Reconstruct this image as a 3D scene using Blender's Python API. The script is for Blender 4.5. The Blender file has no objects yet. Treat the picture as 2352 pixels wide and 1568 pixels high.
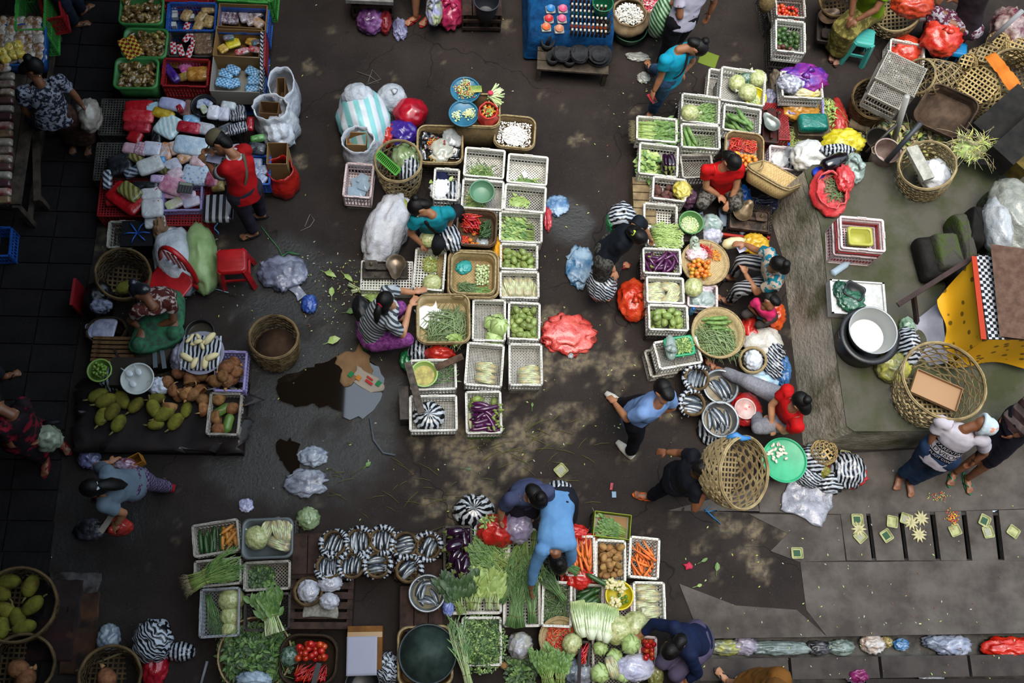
import bpy,math,random
import numpy as np
from mathutils import Vector as V,Matrix,noise
from mathutils.bvhtree import BVHTree
R=random.Random(11)
sc=bpy.context.scene
COL=sc.collection
# ---------------------------------------------------------------- camera, sky, exposure
F,CX,CY,H=2300.0,1176.0,784.0,10.5
n_=V((1000-CX,CY-1560,-F)).normalized()
z_=-n_
x_=(V((1,0,0))-z_*z_.x).normalized()
y_=z_.cross(x_)
W=Matrix((x_,y_,z_))
cam=bpy.data.cameras.new('camera')
cam.lens,cam.sensor_width,cam.clip_end=F/2352*36,36,200
co=bpy.data.objects.new('camera',cam)
COL.objects.link(co)
co.matrix_world=Matrix.Translation((0,0,H))@W.to_4x4()
sc.camera=co
w=bpy.data.worlds.new('overcast_sky')
sc.world=w
w.use_nodes=True
nt=w.node_tree
nt.nodes.clear()
tc,sx=nt.nodes.new('ShaderNodeTexCoord'),nt.nodes.new('ShaderNodeSeparateXYZ')
mr=nt.nodes.new('ShaderNodeMapRange')
bg,wo=nt.nodes.new('ShaderNodeBackground'),nt.nodes.new('ShaderNodeOutputWorld')
mr.inputs[1].default_value,mr.inputs[2].default_value=0,1
mr.inputs[3].default_value,mr.inputs[4].default_value=0.42,1.2
bg.inputs[0].default_value=(0.70,0.85,1.0,1)
for a,b in((tc.outputs['Generated'],sx.inputs[0]),(sx.outputs[2],mr.inputs[0]),(mr.outputs[0],bg.inputs[1]),(bg.outputs[0],wo.inputs[0])):
 nt.links.new(a,b)
sl=bpy.data.lights.new('sun','SUN')
sl.energy,sl.angle,sl.color=1.65,math.radians(34),(1,0.91,0.79)
so=bpy.data.objects.new('sun',sl)
COL.objects.link(so)
so.rotation_euler=(math.radians(6),math.radians(-2),0)
vs_=sc.view_settings
vs_.view_transform,vs_.look,vs_.gamma,vs_.use_curve_mapping='Standard','None',1,False
vs_.exposure=1.3
sc.cycles.max_bounces,sc.cycles.transparent_max_bounces=6,24
sc.cycles.diffuse_bounces=3
# ---------------------------------------------------------------- helpers
def P(px,py,z=0.0):
 """the point at height z that the photo shows at pixel (px, py)"""
 d=W@V((px-CX,CY-py,-F))
 return d*((z-H)/d.z)+V((0,0,H))
def PX(w_):
 c=W.inverted()@(V(w_)-V((0,0,H)))
 return(CX+F*c.x/-c.z,CY-F*c.y/-c.z)
def lin(h):
 if not isinstance(h,str):return tuple(h)
 o=[]
 for i in(0,2,4):
  c=int(h[i:i+2],16)/255
  o.append(c/12.92 if c<=.04045 else((c+.055)/1.055)**2.4)
 return tuple(o)
MC={}
def _mix(nt,fac,a,b,mode='MIX'):
 m=nt.nodes.new('ShaderNodeMix');m.data_type='RGBA';m.blend_type=mode
 for s,v in((0,fac),(6,a),(7,b)):
  if hasattr(v,'is_output'):nt.links.new(v,m.inputs[s])
  else:m.inputs[s].default_value=v if s==0 else(*lin(v),1)[:4]
 return m.outputs[2]
def _noise(nt,scale,detail=4,rough=.6,co_=None,dist=0.0):
 t=nt.nodes.new('ShaderNodeTexNoise')
 t.inputs['Scale'].default_value,t.inputs['Detail'].default_value,t.inputs['Roughness'].default_value=scale,detail,rough
 t.inputs['Distortion'].default_value=dist
 if co_:nt.links.new(co_,t.inputs[0])
 return t.outputs[0]
def _ramp(nt,x,lo,hi):
 m=nt.nodes.new('ShaderNodeMapRange');nt.links.new(x,m.inputs[0])
 m.inputs[1].default_value,m.inputs[2].default_value=lo,hi
 return m.outputs[0]
def _math(nt,op,a,b=0.0,c=0.0):
 m=nt.nodes.new('ShaderNodeMath');m.operation=op
 for i,v in enumerate((a,b,c)):
  if hasattr(v,'is_output'):nt.links.new(v,m.inputs[i])
  else:m.inputs[i].default_value=v
 return m.outputs[0]
def M(c1,rough=.6,c2=None,ns=8.0,lo=.4,hi=.62,rnd=0.0,bump=0.0,bs=40.0,metal=0.0,alpha=1.0,pat=None,spec=.5,sss=0.0,coat=0.0,trans=0.0):
 """a procedural material: base c1, blotches of c2, per-object shade jitter rnd, bump, or a pattern
    pat = ('bands', scale, distort, axis) | ('rays', n) | ('checker', scale) | ('weave', scale) | ('spots', scale, lo) | ('grid', scale)"""
 key=(c1,rough,c2,ns,lo,hi,rnd,bump,bs,metal,alpha,pat,spec,sss,coat,trans)
 if key in MC:return MC[key]
 if spec==.5 and rough>.5:spec=.18
 m=bpy.data.materials.new('finish');m.use_nodes=True
 nt=m.node_tree;nt.nodes.clear()
 b,o=nt.nodes.new('ShaderNodeBsdfPrincipled'),nt.nodes.new('ShaderNodeOutputMaterial')
 nt.links.new(b.outputs[0],o.inputs[0])
 b.inputs['Roughness'].default_value,b.inputs['Metallic'].default_value=rough,metal
 b.inputs['Alpha'].default_value=alpha
 b.inputs['Specular IOR Level'].default_value=spec
 b.inputs['Coat Weight'].default_value=coat
 b.inputs['Transmission Weight'].default_value=trans
 if sss:
  b.inputs['Subsurface Weight'].default_value,b.inputs['Subsurface Scale'].default_value=sss,.01
 tc=nt.nodes.new('ShaderNodeTexCoord').outputs['Object']
 col=c1
 if c2 is not None:
  if pat is None:
   fac=_ramp(nt,_noise(nt,ns,5,.6,tc),lo,hi)
  elif pat[0]=='bands':
   wv=nt.nodes.new('ShaderNodeTexWave');wv.bands_direction=pat[3]
   nt.links.new(tc,wv.inputs[0]);wv.inputs['Scale'].default_value=pat[1];wv.inputs['Distortion'].default_value=pat[2]
   wv.inputs['Detail Scale'].default_value=1.2;wv.inputs['Detail'].default_value=1.0
   fac=_ramp(nt,wv.outputs[1],.46,.54)
  elif pat[0]=='rays':
   s=nt.nodes.new('ShaderNodeSeparateXYZ');nt.links.new(tc,s.inputs[0])
   an=_math(nt,'ARCTAN2',s.outputs[1],s.outputs[0])
   nn=_noise(nt,7,2,.5,tc)
   an=_math(nt,'MULTIPLY_ADD',nn,.9,an)
   fac=_ramp(nt,_math(nt,'SINE',_math(nt,'MULTIPLY',an,pat[1])),-.1,.1)
  elif pat[0]=='checker':
   ck=nt.nodes.new('ShaderNodeTexChecker');nt.links.new(tc,ck.inputs[0]);ck.inputs['Scale'].default_value=pat[1];fac=ck.outputs[1]
  elif pat[0]=='weave':
   ck=nt.nodes.new('ShaderNodeTexChecker');nt.links.new(tc,ck.inputs[0]);ck.inputs['Scale'].default_value=pat[1]
   fac=_math(nt,'MULTIPLY_ADD',_noise(nt,25,3,.6,tc),.9,_math(nt,'MULTIPLY',ck.outputs[1],.3));fac=_ramp(nt,fac,.3,.8)
  elif pat[0]=='spots':
   vo=nt.nodes.new('ShaderNodeTexVoronoi');nt.links.new(tc,vo.inputs[0]);vo.inputs['Scale'].default_value=pat[1]
   fac=_ramp(nt,vo.outputs[0],pat[2],pat[2]+.06)
  elif pat[0]=='grid':
   s=nt.nodes.new('ShaderNodeSeparateXYZ');nt.links.new(tc,s.inputs[0])
   a1=_math(nt,'LESS_THAN',_math(nt,'FRACT',_math(nt,'MULTIPLY',s.outputs[0],pat[1])),.22)
   a2=_math(nt,'LESS_THAN',_math(nt,'FRACT',_math(nt,'MULTIPLY',s.outputs[1],pat[1])),.22)
   fac=_math(nt,'MAXIMUM',a1,a2)
  elif pat[0]=='height':
   s=nt.nodes.new('ShaderNodeSeparateXYZ');nt.links.new(tc,s.inputs[0])
   fac=_ramp(nt,_math(nt,'MULTIPLY_ADD',_noise(nt,12,2,.5,tc),.05,s.outputs[pat[3]if len(pat)>3 else 2]),pat[1],pat[2])
  col=_mix(nt,fac,c1,c2)
 if rnd:
  oi=nt.nodes.new('ShaderNodeObjectInfo')
  hs=nt.nodes.new('ShaderNodeHueSaturation')
  v_=_math(nt,'MULTIPLY_ADD',oi.outputs['Random'],2*rnd,1-rnd)
  r2=_math(nt,'FRACT',_math(nt,'MULTIPLY',oi.outputs['Random'],7.13))
  nt.links.new(v_,hs.inputs['Value'])
  nt.links.new(_math(nt,'MULTIPLY_ADD',r2,rnd*.12,.5-rnd*.06),hs.inputs['Hue'])
  if hasattr(col,'is_output'):nt.links.new(col,hs.inputs['Color'])
  else:hs.inputs['Color'].default_value=(*lin(col),1)
  col=hs.outputs[0]
 if hasattr(col,'is_output'):nt.links.new(col,b.inputs[0])
 else:b.inputs[0].default_value=(*lin(col),1)
 if bump:
  bp=nt.nodes.new('ShaderNodeBump');bp.inputs['Strength'].default_value=bump;bp.inputs['Distance'].default_value=.012 if bs>=30 else.035
  if pat and pat[0]=='weave':
   src=ck.outputs[1]
  else:src=_noise(nt,bs,4,.6,tc)
  nt.links.new(src,bp.inputs['Height']);nt.links.new(bp.outputs[0],b.inputs['Normal'])
 MC[key]=m
 return m
class MB:
 """collects shapes into one mesh"""
 def __init__(s):s.v,s.f,s.m,s.sm=[],[],[],[]
 def add(s,vs,fs,mat=0,smooth=True):
  o=len(s.v)
  s.v+=[tuple(v)for v in vs]
  for f in fs:s.f.append([i+o for i in f]);s.m.append(mat);s.sm.append(smooth)
  return s
 def box(s,c,d,rot=None,mat=0,taper=1.0):
  x,y,z=d[0]/2,d[1]/2,d[2]/2
  vs=[V((a*x*(taper if k<0 else 1),b*y*(taper if k<0 else 1),k*z))for k in(-1,1)for a,b in((-1,-1),(1,-1),(1,1),(-1,1))]
  if rot is not None:vs=[rot@v for v in vs]
  return s.add([v+V(c)for v in vs],[(3,2,1,0),(4,5,6,7),(0,1,5,4),(1,2,6,5),(2,3,7,6),(3,0,4,7)],mat,False)
 def beam(s,a,b,w_,h_,up=(0,0,1),mat=0):
  a,b=V(a),V(b);d=b-a
  q=d.normalized();u=V(up);x=q.cross(u)
  if x.length<1e-4:x=q.cross(V((1,0,0)))
  x.normalize();u=x.cross(q)
  return s.box((a+b)/2,(w_,d.length,h_),Matrix((x,q,u)).transposed(),mat)
 def tube(s,pts,r,n=8,mat=0,cap=True,flat=1.0,smooth=True,up=None):
  pts=[V(p)for p in pts];k=len(pts)
  rs=r if isinstance(r,(list,tuple))else[r]*k
  vs,ux=[],None
  for i in range(k):
   t=(pts[min(i+1,k-1)]-pts[max(i-1,0)])
   t=t.normalized()if t.length>1e-9 else V((0,0,1))
   if ux is None:
    ux=V(up)if up else(V((0,0,1))if abs(t.z)<.9 else V((1,0,0)))
   uy=t.cross(ux)
   if uy.length<1e-6:uy=t.cross(V((.3,1,.2)))
   uy.normalize();ux=uy.cross(t).normalized()
   for j in range(n):
    a=2*math.pi*j/n
    vs.append(pts[i]+(uy*math.cos(a)+ux*math.sin(a)*flat)*rs[i])
  fs=[(i*n+j,i*n+(j+1)%n,(i+1)*n+(j+1)%n,(i+1)*n+j)for i in range(k-1)for j in range(n)]
  if cap:fs+=[tuple(range(n))[::-1],tuple((k-1)*n+j for j in range(n))]
  return s.add(vs,fs,mat,smooth)
 def ell(s,c,r,nu=12,nv=8,rot=None,mat=0,fn=None):
  vs=[]
  for i in range(nv+1):
   t=math.pi*i/nv
   for j in range(nu):
    a=2*math.pi*j/nu
    v=V((math.sin(t)*math.cos(a),math.sin(t)*math.sin(a),math.cos(t)))
    k=fn(v)if fn else 1
    v=V((v.x*r[0],v.y*r[1],v.z*r[2]))*k
    vs.append((rot@v if rot is not None else v)+V(c))
  fs=[]
  for i in range(nv):
   for j in range(nu):
    q=(i*nu+j,i*nu+(j+1)%nu,(i+1)*nu+(j+1)%nu,(i+1)*nu+j)
    fs.append(q[::-1])
  return s.add(vs,fs,mat,True)
 def loft(s,rings,mat=0,close=True,cap0=False,cap1=False,smooth=True):
  n=len(rings[0]);vs=[p for r_ in rings for p in r_]
  fs=[]
  for i in range(len(rings)-1):
   for j in range(n if close else n-1):
    fs.append((i*n+j,i*n+(j+1)%n,(i+1)*n+(j+1)%n,(i+1)*n+j))
  if cap0:fs.append(tuple(range(n))[::-1])
  if cap1:fs.append(tuple((len(rings)-1)*n+j for j in range(n)))
  return s.add(vs,fs,mat,smooth)
 def lathe(s,prof,n=24,mat=0,c=(0,0,0),smooth=True):
  rings=[[(c[0]+r_*math.cos(2*math.pi*j/n),c[1]+r_*math.sin(2*math.pi*j/n),c[2]+z)for j in range(n)]for r_,z in prof]
  return s.loft(rings,mat,smooth=smooth)
 def mesh(s,name,mats):
  me=bpy.data.meshes.new(name)
  me.from_pydata(s.v,[],s.f)
  for m_ in(mats if isinstance(mats,(list,tuple))else[mats]):me.materials.append(m_)
  me.polygons.foreach_set('material_index',s.m)
  me.polygons.foreach_set('use_smooth',s.sm)
  me.update()
  return me
def rrect(w_,d_,r_,z,n=5,dx=0,dy=0):
 """a rounded rectangle as one ring of points"""
 o=[]
 for k,(a,b)in enumerate(((1,1),(-1,1),(-1,-1),(1,-1))):
  for i in range(n):
   t=math.pi/2*(k+i/(n-1))
   o.append((dx+a*(w_/2-r_)+r_*math.cos(t),dy+b*(d_/2-r_)+r_*math.sin(t),z))
 return o
def ob(name,me,parent=None,loc=(0,0,0),rz=0.0,sc_=None,rot=None):
 o=bpy.data.objects.new(name,me)
 COL.objects.link(o)
 if parent:o.parent=parent
 o.location=loc
 o.rotation_euler=rot if rot else(0,0,rz)
 if sc_:o.scale=(sc_,)*3 if isinstance(sc_,(int,float))else sc_
 return o
def tag(o,label,cat,group=None,kind=None):
 if label:o['label']=label
 if cat:o['category']=cat
 if group:o['group']=group
 if kind:o['kind']=kind
 return o
def thing(name,label,cat,loc=(0,0,0),rz=0.0,group=None,kind=None):
 return tag(ob(name,None,None,loc,rz),label,cat,group,kind)
def one(name,mb,mats,label,cat,loc=(0,0,0),rz=0.0,group=None,kind=None,rot=None,sc_=None):
 me=mb.mesh(name,mats)if isinstance(mb,MB)else mb
 return tag(ob(name,me,None,loc,rz,sc_,rot),label,cat,group,kind)
def stuffpart(name,mb,mats,parent,**k):
 o=ob(name,mb.mesh(name,mats)if isinstance(mb,MB)else mb,parent,**k);o['kind']='stuff';return o
def voxel(mb,name,mats,vox=.011,smooth=6,disp=0.0,dsc=9.0,seed=0,ratio=None):
 """one continuous skin around everything collected in mb"""
 me=mb.mesh(name,mats)
 o=bpy.data.objects.new('tmp',me);COL.objects.link(o)
 r_=o.modifiers.new('r','REMESH');r_.mode,r_.voxel_size,r_.use_smooth_shade='VOXEL',vox,True
 if smooth:
  q=o.modifiers.new('s','SMOOTH');q.iterations,q.factor=smooth,.5
 dg=bpy.context.evaluated_depsgraph_get()
 out=bpy.data.meshes.new_from_object(o.evaluated_get(dg))
 out.name=name
 bpy.data.objects.remove(o);bpy.data.meshes.remove(me)
 if disp:
  n=len(out.vertices);co_=np.empty(n*3);nn=np.empty(n*3)
  out.vertices.foreach_get('co',co_);out.vertices.foreach_get('normal',nn)
  co_,nn=co_.reshape(-1,3),nn.reshape(-1,3)
  off=V((seed*3.1,seed*1.7,0))
  d=np.array([1-2*abs(noise.noise(V(c)*dsc+off))+.5*noise.noise(V(c)*dsc*2.3+off)for c in co_])
  co_+=nn*(d*disp)[:,None]
  out.vertices.foreach_set('co',co_.ravel())
 out.materials.clear()
 for m_ in(mats if isinstance(mats,(list,tuple))else[mats]):out.materials.append(m_)
 out.update()
 return out
def frame3(p1,p2,p3,z):
 """rectangle at height z from three photo corners (top-left, top-right, bottom-left): centre, width, depth, turn"""
 a,b,c=P(*p1,z),P(*p2,z),P(*p3,z)
 u,t=b-a,a-c
 rz=math.atan2(u.y,u.x)
 rz2=math.atan2(t.y,t.x)-math.pi/2
 rz=(rz+rz2)/2
 return(b+c)/2,u.length,t.length,rz
def nz(v,s_=1.0,o=0.0):return noise.noise(V((v[0]*s_+o,v[1]*s_-o,v[2]*s_+2*o)))
# ---------------------------------------------------------------- the setting
def blobs(px_,X,Y):
 a=np.zeros_like(X)
 for x,y,r_,k in px_:
  c=P(x,y);a=np.maximum(a,k*np.clip(1.6-np.hypot(X-c.x,Y-c.y)/r_,0,1))
 return a
STEP=.045
xs,ys=np.arange(-7.5,10.5,STEP),np.arange(-2.2,11,STEP)
X,Y=np.meshgrid(xs,ys)
N2=np.array([[noise.fractal(V((x*2.2,y*2.2,0)),.8,2.2,4)for x in xs]for y in ys])
N3=np.array([[noise.noise(V((x*.7,y*.7,5)))for x in xs]for y in ys])
lightm=blobs([(1120,1090,.75,1),(1000,1040,.35,.8),(1240,1075,.45,.9),(1300,860,.62,.9),(1060,1150,.3,.7),(700,1110,.3,.35),(1650,1250,.4,.55),(1760,1240,.35,.6),(740,800,.25,.5),(250,570,.25,.6),(1330,1045,.3,.6),(1740,1300,.12,1)],X,Y)
wetm=blobs([(700,930,1.0,1),(640,1020,.7,.9),(660,640,.55,.9),(700,690,.4,.9),(600,920,.6,1),(1300,515,.3,.9),(820,640,.35,.5),(150,1250,.7,.6),(250,1200,.5,.6)],X,Y)
N4=np.array([[noise.fractal(V((x*5,y*5,9)),.9,2.2,4)for x in xs]for y in ys])
light=np.clip((lightm*.9+N2*.8+N4*.7-.62)*2.4,0,1)
wet=np.clip((wetm+N2*.5-.35)*2,0,1)
# two trenches are left open in the ground: the slatted drain and the gutter
def band(px1,px2,z=0.0):
 a,b=P(*px1,z),P(*px2,z);return a,b
g0,g1=P(1600,1466),P(2352,1456)
GY0=lambda x:g0.y+(g1.y-g0.y)*(x-g0.x)/(g1.x-g0.x)
s0,s1=P(1980,1180),P(2352,1170)
SY0=lambda x:s0.y+(s1.y-s0.y)*(x-s0.x)/(s1.x-s0.x)
GW,SW=.20,.50
zz=-.012*wet+.006*N2+.012*N3
idx=lambda j,i:j*len(xs)+i
keep=[]
for j in range(len(ys)-1):
 yc=ys[j]+STEP/2
 for i in range(len(xs)-1):
  xc=xs[i]+STEP/2
  if g0.x-.02<xc and GY0(xc)-GW-.24<yc<GY0(xc)+.02:continue
  if P(1985,1230).x<xc and SY0(xc)-SW<yc<SY0(xc):continue
  keep.append((idx(j,i),idx(j,i+1),idx(j+1,i+1),idx(j+1,i)))
me=bpy.data.meshes.new('floor')
me.from_pydata(np.stack([X.ravel(),Y.ravel(),zz.ravel()],1).tolist(),[],keep)
for nm,arr in(('pale',light),('wet',wet)):
 at_=me.attributes.new(nm,'FLOAT','POINT');at_.data.foreach_set('value',arr.ravel().astype(np.float32))
me.polygons.foreach_set('use_smooth',[True]*len(keep))
gm=bpy.data.materials.new('asphalt');gm.use_nodes=True
nt=gm.node_tree;nt.nodes.clear()
pb,om=nt.nodes.new('ShaderNodeBsdfPrincipled'),nt.nodes.new('ShaderNodeOutputMaterial')
nt.links.new(pb.outputs[0],om.inputs[0])
tc=nt.nodes.new('ShaderNodeTexCoord').outputs['Object']
def attr(n):
 a=nt.nodes.new('ShaderNodeAttribute');a.attribute_name=n;return a.outputs['Fac']
base=_mix(nt,_ramp(nt,_noise(nt,1.3,6,.65,tc),.35,.68),'241f1d','322b28')
base=_mix(nt,_ramp(nt,_noise(nt,60,3,.7,tc),.6,.72),base,'453d38')
base=_mix(nt,_ramp(nt,_noise(nt,9,5,.7,tc),.62,.75),base,'1f1b19')
base=_mix(nt,attr('pale'),base,_mix(nt,_ramp(nt,_noise(nt,14,4,.6,tc),.4,.6),'4a433c','6f634f'))
base=_mix(nt,attr('wet'),base,'15120f')
vo=nt.nodes.new('ShaderNodeTexVoronoi');vo.feature='DISTANCE_TO_EDGE';vo.inputs['Scale'].default_value=.55
mp=nt.nodes.new('ShaderNodeMix');mp.data_type='VECTOR'
nv=nt.nodes.new('ShaderNodeTexNoise');nv.inputs['Scale'].default_value=3;nt.links.new(tc,nv.inputs[0])
mp.inputs[0].default_value=.28;nt.links.new(tc,mp.inputs[4]);nt.links.new(nv.outputs[1],mp.inputs[5])
nt.links.new(mp.outputs[1],vo.inputs[0])
crk=_math(nt,'MULTIPLY',_math(nt,'LESS_THAN',vo.outputs[0],.0022),_ramp(nt,_noise(nt,.9,2,.5,tc),.42,.5))
base=_mix(nt,_math(nt,'MULTIPLY',crk,.75),base,'171412')
nt.links.new(base,pb.inputs[0])
rg=nt.nodes.new('ShaderNodeMapRange');nt.links.new(attr('wet'),rg.inputs[0]);rg.inputs[3].default_value,rg.inputs[4].default_value=.7,.22
nt.links.new(rg.outputs[0],pb.inputs['Roughness'])
nt.links.new(_math(nt,'MULTIPLY_ADD',attr('wet'),.35,.1),pb.inputs['Specular IOR Level'])
bp=nt.nodes.new('ShaderNodeBump');bp.inputs['Strength'].default_value=.5;bp.inputs['Distance'].default_value=.02
nt.links.new(_math(nt,'MULTIPLY_ADD',crk,-1.0,_noise(nt,30,6,.7,tc)),bp.inputs['Height']);nt.links.new(bp.outputs[0],pb.inputs['Normal'])
me.materials.append(gm)
floor=ob('floor',me);floor['kind']='structure'
CONC=M('57514c',.8,'3d3733',3,.35,.65,rnd=.05,bump=.4,bs=25)
CONC_D=M('3a3532',.85,'25211f',4,.4,.65,rnd=.08,bump=.4,bs=25)
# sidewalk slabs along the dark side of the lane
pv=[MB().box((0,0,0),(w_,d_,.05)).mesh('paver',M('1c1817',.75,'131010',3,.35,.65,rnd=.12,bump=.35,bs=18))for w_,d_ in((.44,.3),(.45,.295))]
kl=[P(290,0),P(226,540),P(168,870),P(120,1268),P(95,1568)]
def kerb(y):
 for a,b in zip(kl,kl[1:]):
  if b.y<=y<=a.y:return b.x+(a.x-b.x)*(y-b.y)/(a.y-b.y)
 return kl[0].x if y>kl[0].y else kl[-1].x
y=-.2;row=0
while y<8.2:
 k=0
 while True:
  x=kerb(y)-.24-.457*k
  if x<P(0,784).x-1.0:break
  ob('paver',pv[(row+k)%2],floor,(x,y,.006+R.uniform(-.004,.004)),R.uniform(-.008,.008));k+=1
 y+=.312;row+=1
 # slatted drain: cover slabs with open joints
tr=MB().box((P(1985,1230).x+2.5,SY0(5)-SW/2,-.2),(5.2,SW+.1,.05));tr.box((P(1985,1230).x+2.5,SY0(5),-.1),(5.2,.03,.2));tr.box((P(1985,1230).x+2.5,SY0(5)-SW,-.1),(5.2,.03,.2))
ob('drain_bed',tr.mesh('drain_bed',CONC_D),floor)
for i,(xa,xb)in enumerate(((1930,1988),(1998,2062),(2072,2134),(2146,2206),(2218,2278),(2292,2352),(2364,2420))):
 a,b,c,d=P(xa,1180-(xa-1980)*.027),P(xb,1180-(xb-1980)*.027),P(xb+14,1287),P(xa+14,1287)
 m=MB().add([(p.x,p.y,z+R.uniform(-.004,.004))for z in(-.06,.012)for p in(d,c,b,a)],[(3,2,1,0),(4,5,6,7),(0,1,5,4),(1,2,6,5),(2,3,7,6),(3,0,4,7)],0,False)
 ob('concrete_slab',m.mesh('concrete_slab',CONC),floor)
 # the paved strips around it
def slab(pxs,z0,z1,m,name='concrete_slab',par=None):
 p=[P(x,y,z1)for x,y in pxs];n=len(p)
 q=MB().add([(a.x,a.y,z)for z in(z0,z1)for a in p],[tuple(range(n))[::-1],tuple(range(n,2*n))]+[(i,(i+1)%n,n+(i+1)%n,n+i)for i in range(n)],0,False)
 return ob(name,q.mesh(name,m),floor if par is None else par)
slab([(1535,1172),(1730,1120),(1745,1176),(1900,1180),(1975,1182),(1975,1176),(1640,1176)][::-1],-.05,.004,CONC)
for px_ in([(1745,1176),(1975,1180),(2352,1168),(2480,1166),(2480,1010),(1960,1040),(1740,1100)],[(1838,1290),(1990,1290),(2480,1284),(2480,1452),(2080,1458),(1900,1462),(1852,1400)],[(1560,1340),(1690,1390),(1830,1400),(1900,1462),(1610,1466)],[(1720,1180),(1930,1182),(1942,1287),(1836,1290),(1770,1265),(1810,1225)]):
 slab(px_[::-1],-.05,.008+R.uniform(0,.004),CONC)
 # gutter, its kerb and what lies beyond
gx0,gx1=g0.x,g0.x+7
gb=MB().add([(gx0,GY0(gx0)-GW-.26,-.18),(gx1,GY0(gx1)-GW-.26,-.18),(gx1,GY0(gx1)+.04,-.18),(gx0,GY0(gx0)+.04,-.18)],[(0,1,2,3)],0,False)
gb.add([(gx0,GY0(gx0)+.01,-.2),(gx1,GY0(gx1)+.01,-.2),(gx1,GY0(gx1)+.01,0),(gx0,GY0(gx0)+.01,0)],[(0,1,2,3)],0,False)
ob('gutter_bed',gb.mesh('gutter_bed',M('4b4843',.6,'2b2724',5,.4,.6,bump=.4)),floor)
for i in range(5):
 a,b=gx0+.02+i*.95,gx0+.95+i*.95
 m=MB().add([(x,GY0(x)-GW-dy,z)for z in(-.18,-.01)for x,dy in((a,.21),(b-.012,.21),(b-.012,0),(a,0))],[(3,2,1,0),(4,5,6,7),(0,1,5,4),(1,2,6,5),(2,3,7,6),(3,0,4,7)],0,False)
 ob('kerb_stone',m.mesh('kerb_stone',M('423c39',.8,'2f2a28',4,.4,.65,rnd=.06,bump=.4)),floor)
 # raised concrete platform with mossy sides
HP=.75
MOSSY=M('4e4b42',.85,'3b3e28',2.2,.42,.62,bump=.5,bs=22)
SIDE=M('a39b8e',.85,'5c5a44',1.6,.4,.6,bump=.6,bs=18)
pp=[(1848,392),(1866,378),(2000,372),(2352,380),(2700,400),(2700,930),(2352,975),(2150,990),(1962,990),(1945,978),(1915,770),(1885,520)]
tp=[P(x,y,HP)for x,y in pp]
cx0=sum(p.x for p in tp)/len(tp)
n=len(tp)
pm=MB().add([(p.x,p.y,HP)for p in tp]+[(p.x,p.y,HP-.03)for p in tp],[tuple(range(n))[::-1]],0,False)
pl=MB()
wall_rings=[]
for z in(0,.18,.36,.54,.68,HP-.012):
 wall_rings.append([(p.x+(-.2+.05*nz((p.x*2,p.y*2,z*2)))*(1-z/HP),p.y-.03*(1-z/HP),z)for p in tp])
pl.loft(wall_rings,1,smooth=False)
pl.add([(p.x,p.y,HP)for p in tp],[tuple(range(n))[::-1]],0,False)
pl.loft([wall_rings[-1],[(p.x,p.y,HP)for p in tp]],0,smooth=False)
plat=ob('platform',pl.mesh('platform',[MOSSY,SIDE]));plat['kind']='structure'
# surrounding buildings and the gallery roof that keep daylight off the edges (all outside the picture)
def wall(name,c,d,m):
 o=ob(name,MB().box((0,0,0),d).mesh(name,m),None,c);o['kind']='structure';return o
PLASTER=M('8a8378',.85,'6b645a',2,.4,.7)
DARKW=M('3b3632',.85,'2a2623',2,.4,.7)
wall('wall_left',(-6.6,4.5,3.6),(.3,20,7.3),DARKW)
wall('roof',(-5.08,4.0,7.4),(6.6,21,.2),DARKW)
wall('roof',(-4.3,.45,11.7),(7.4,6.1,.2),DARKW)  # unseen eave, added and sized to shade the near left corner
wall('wall_back',(1,11.4,3.5),(26,.3,7),DARKW)
wall('wall_front',(2,-2.6,7),(26,.4,14),DARKW)
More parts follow.
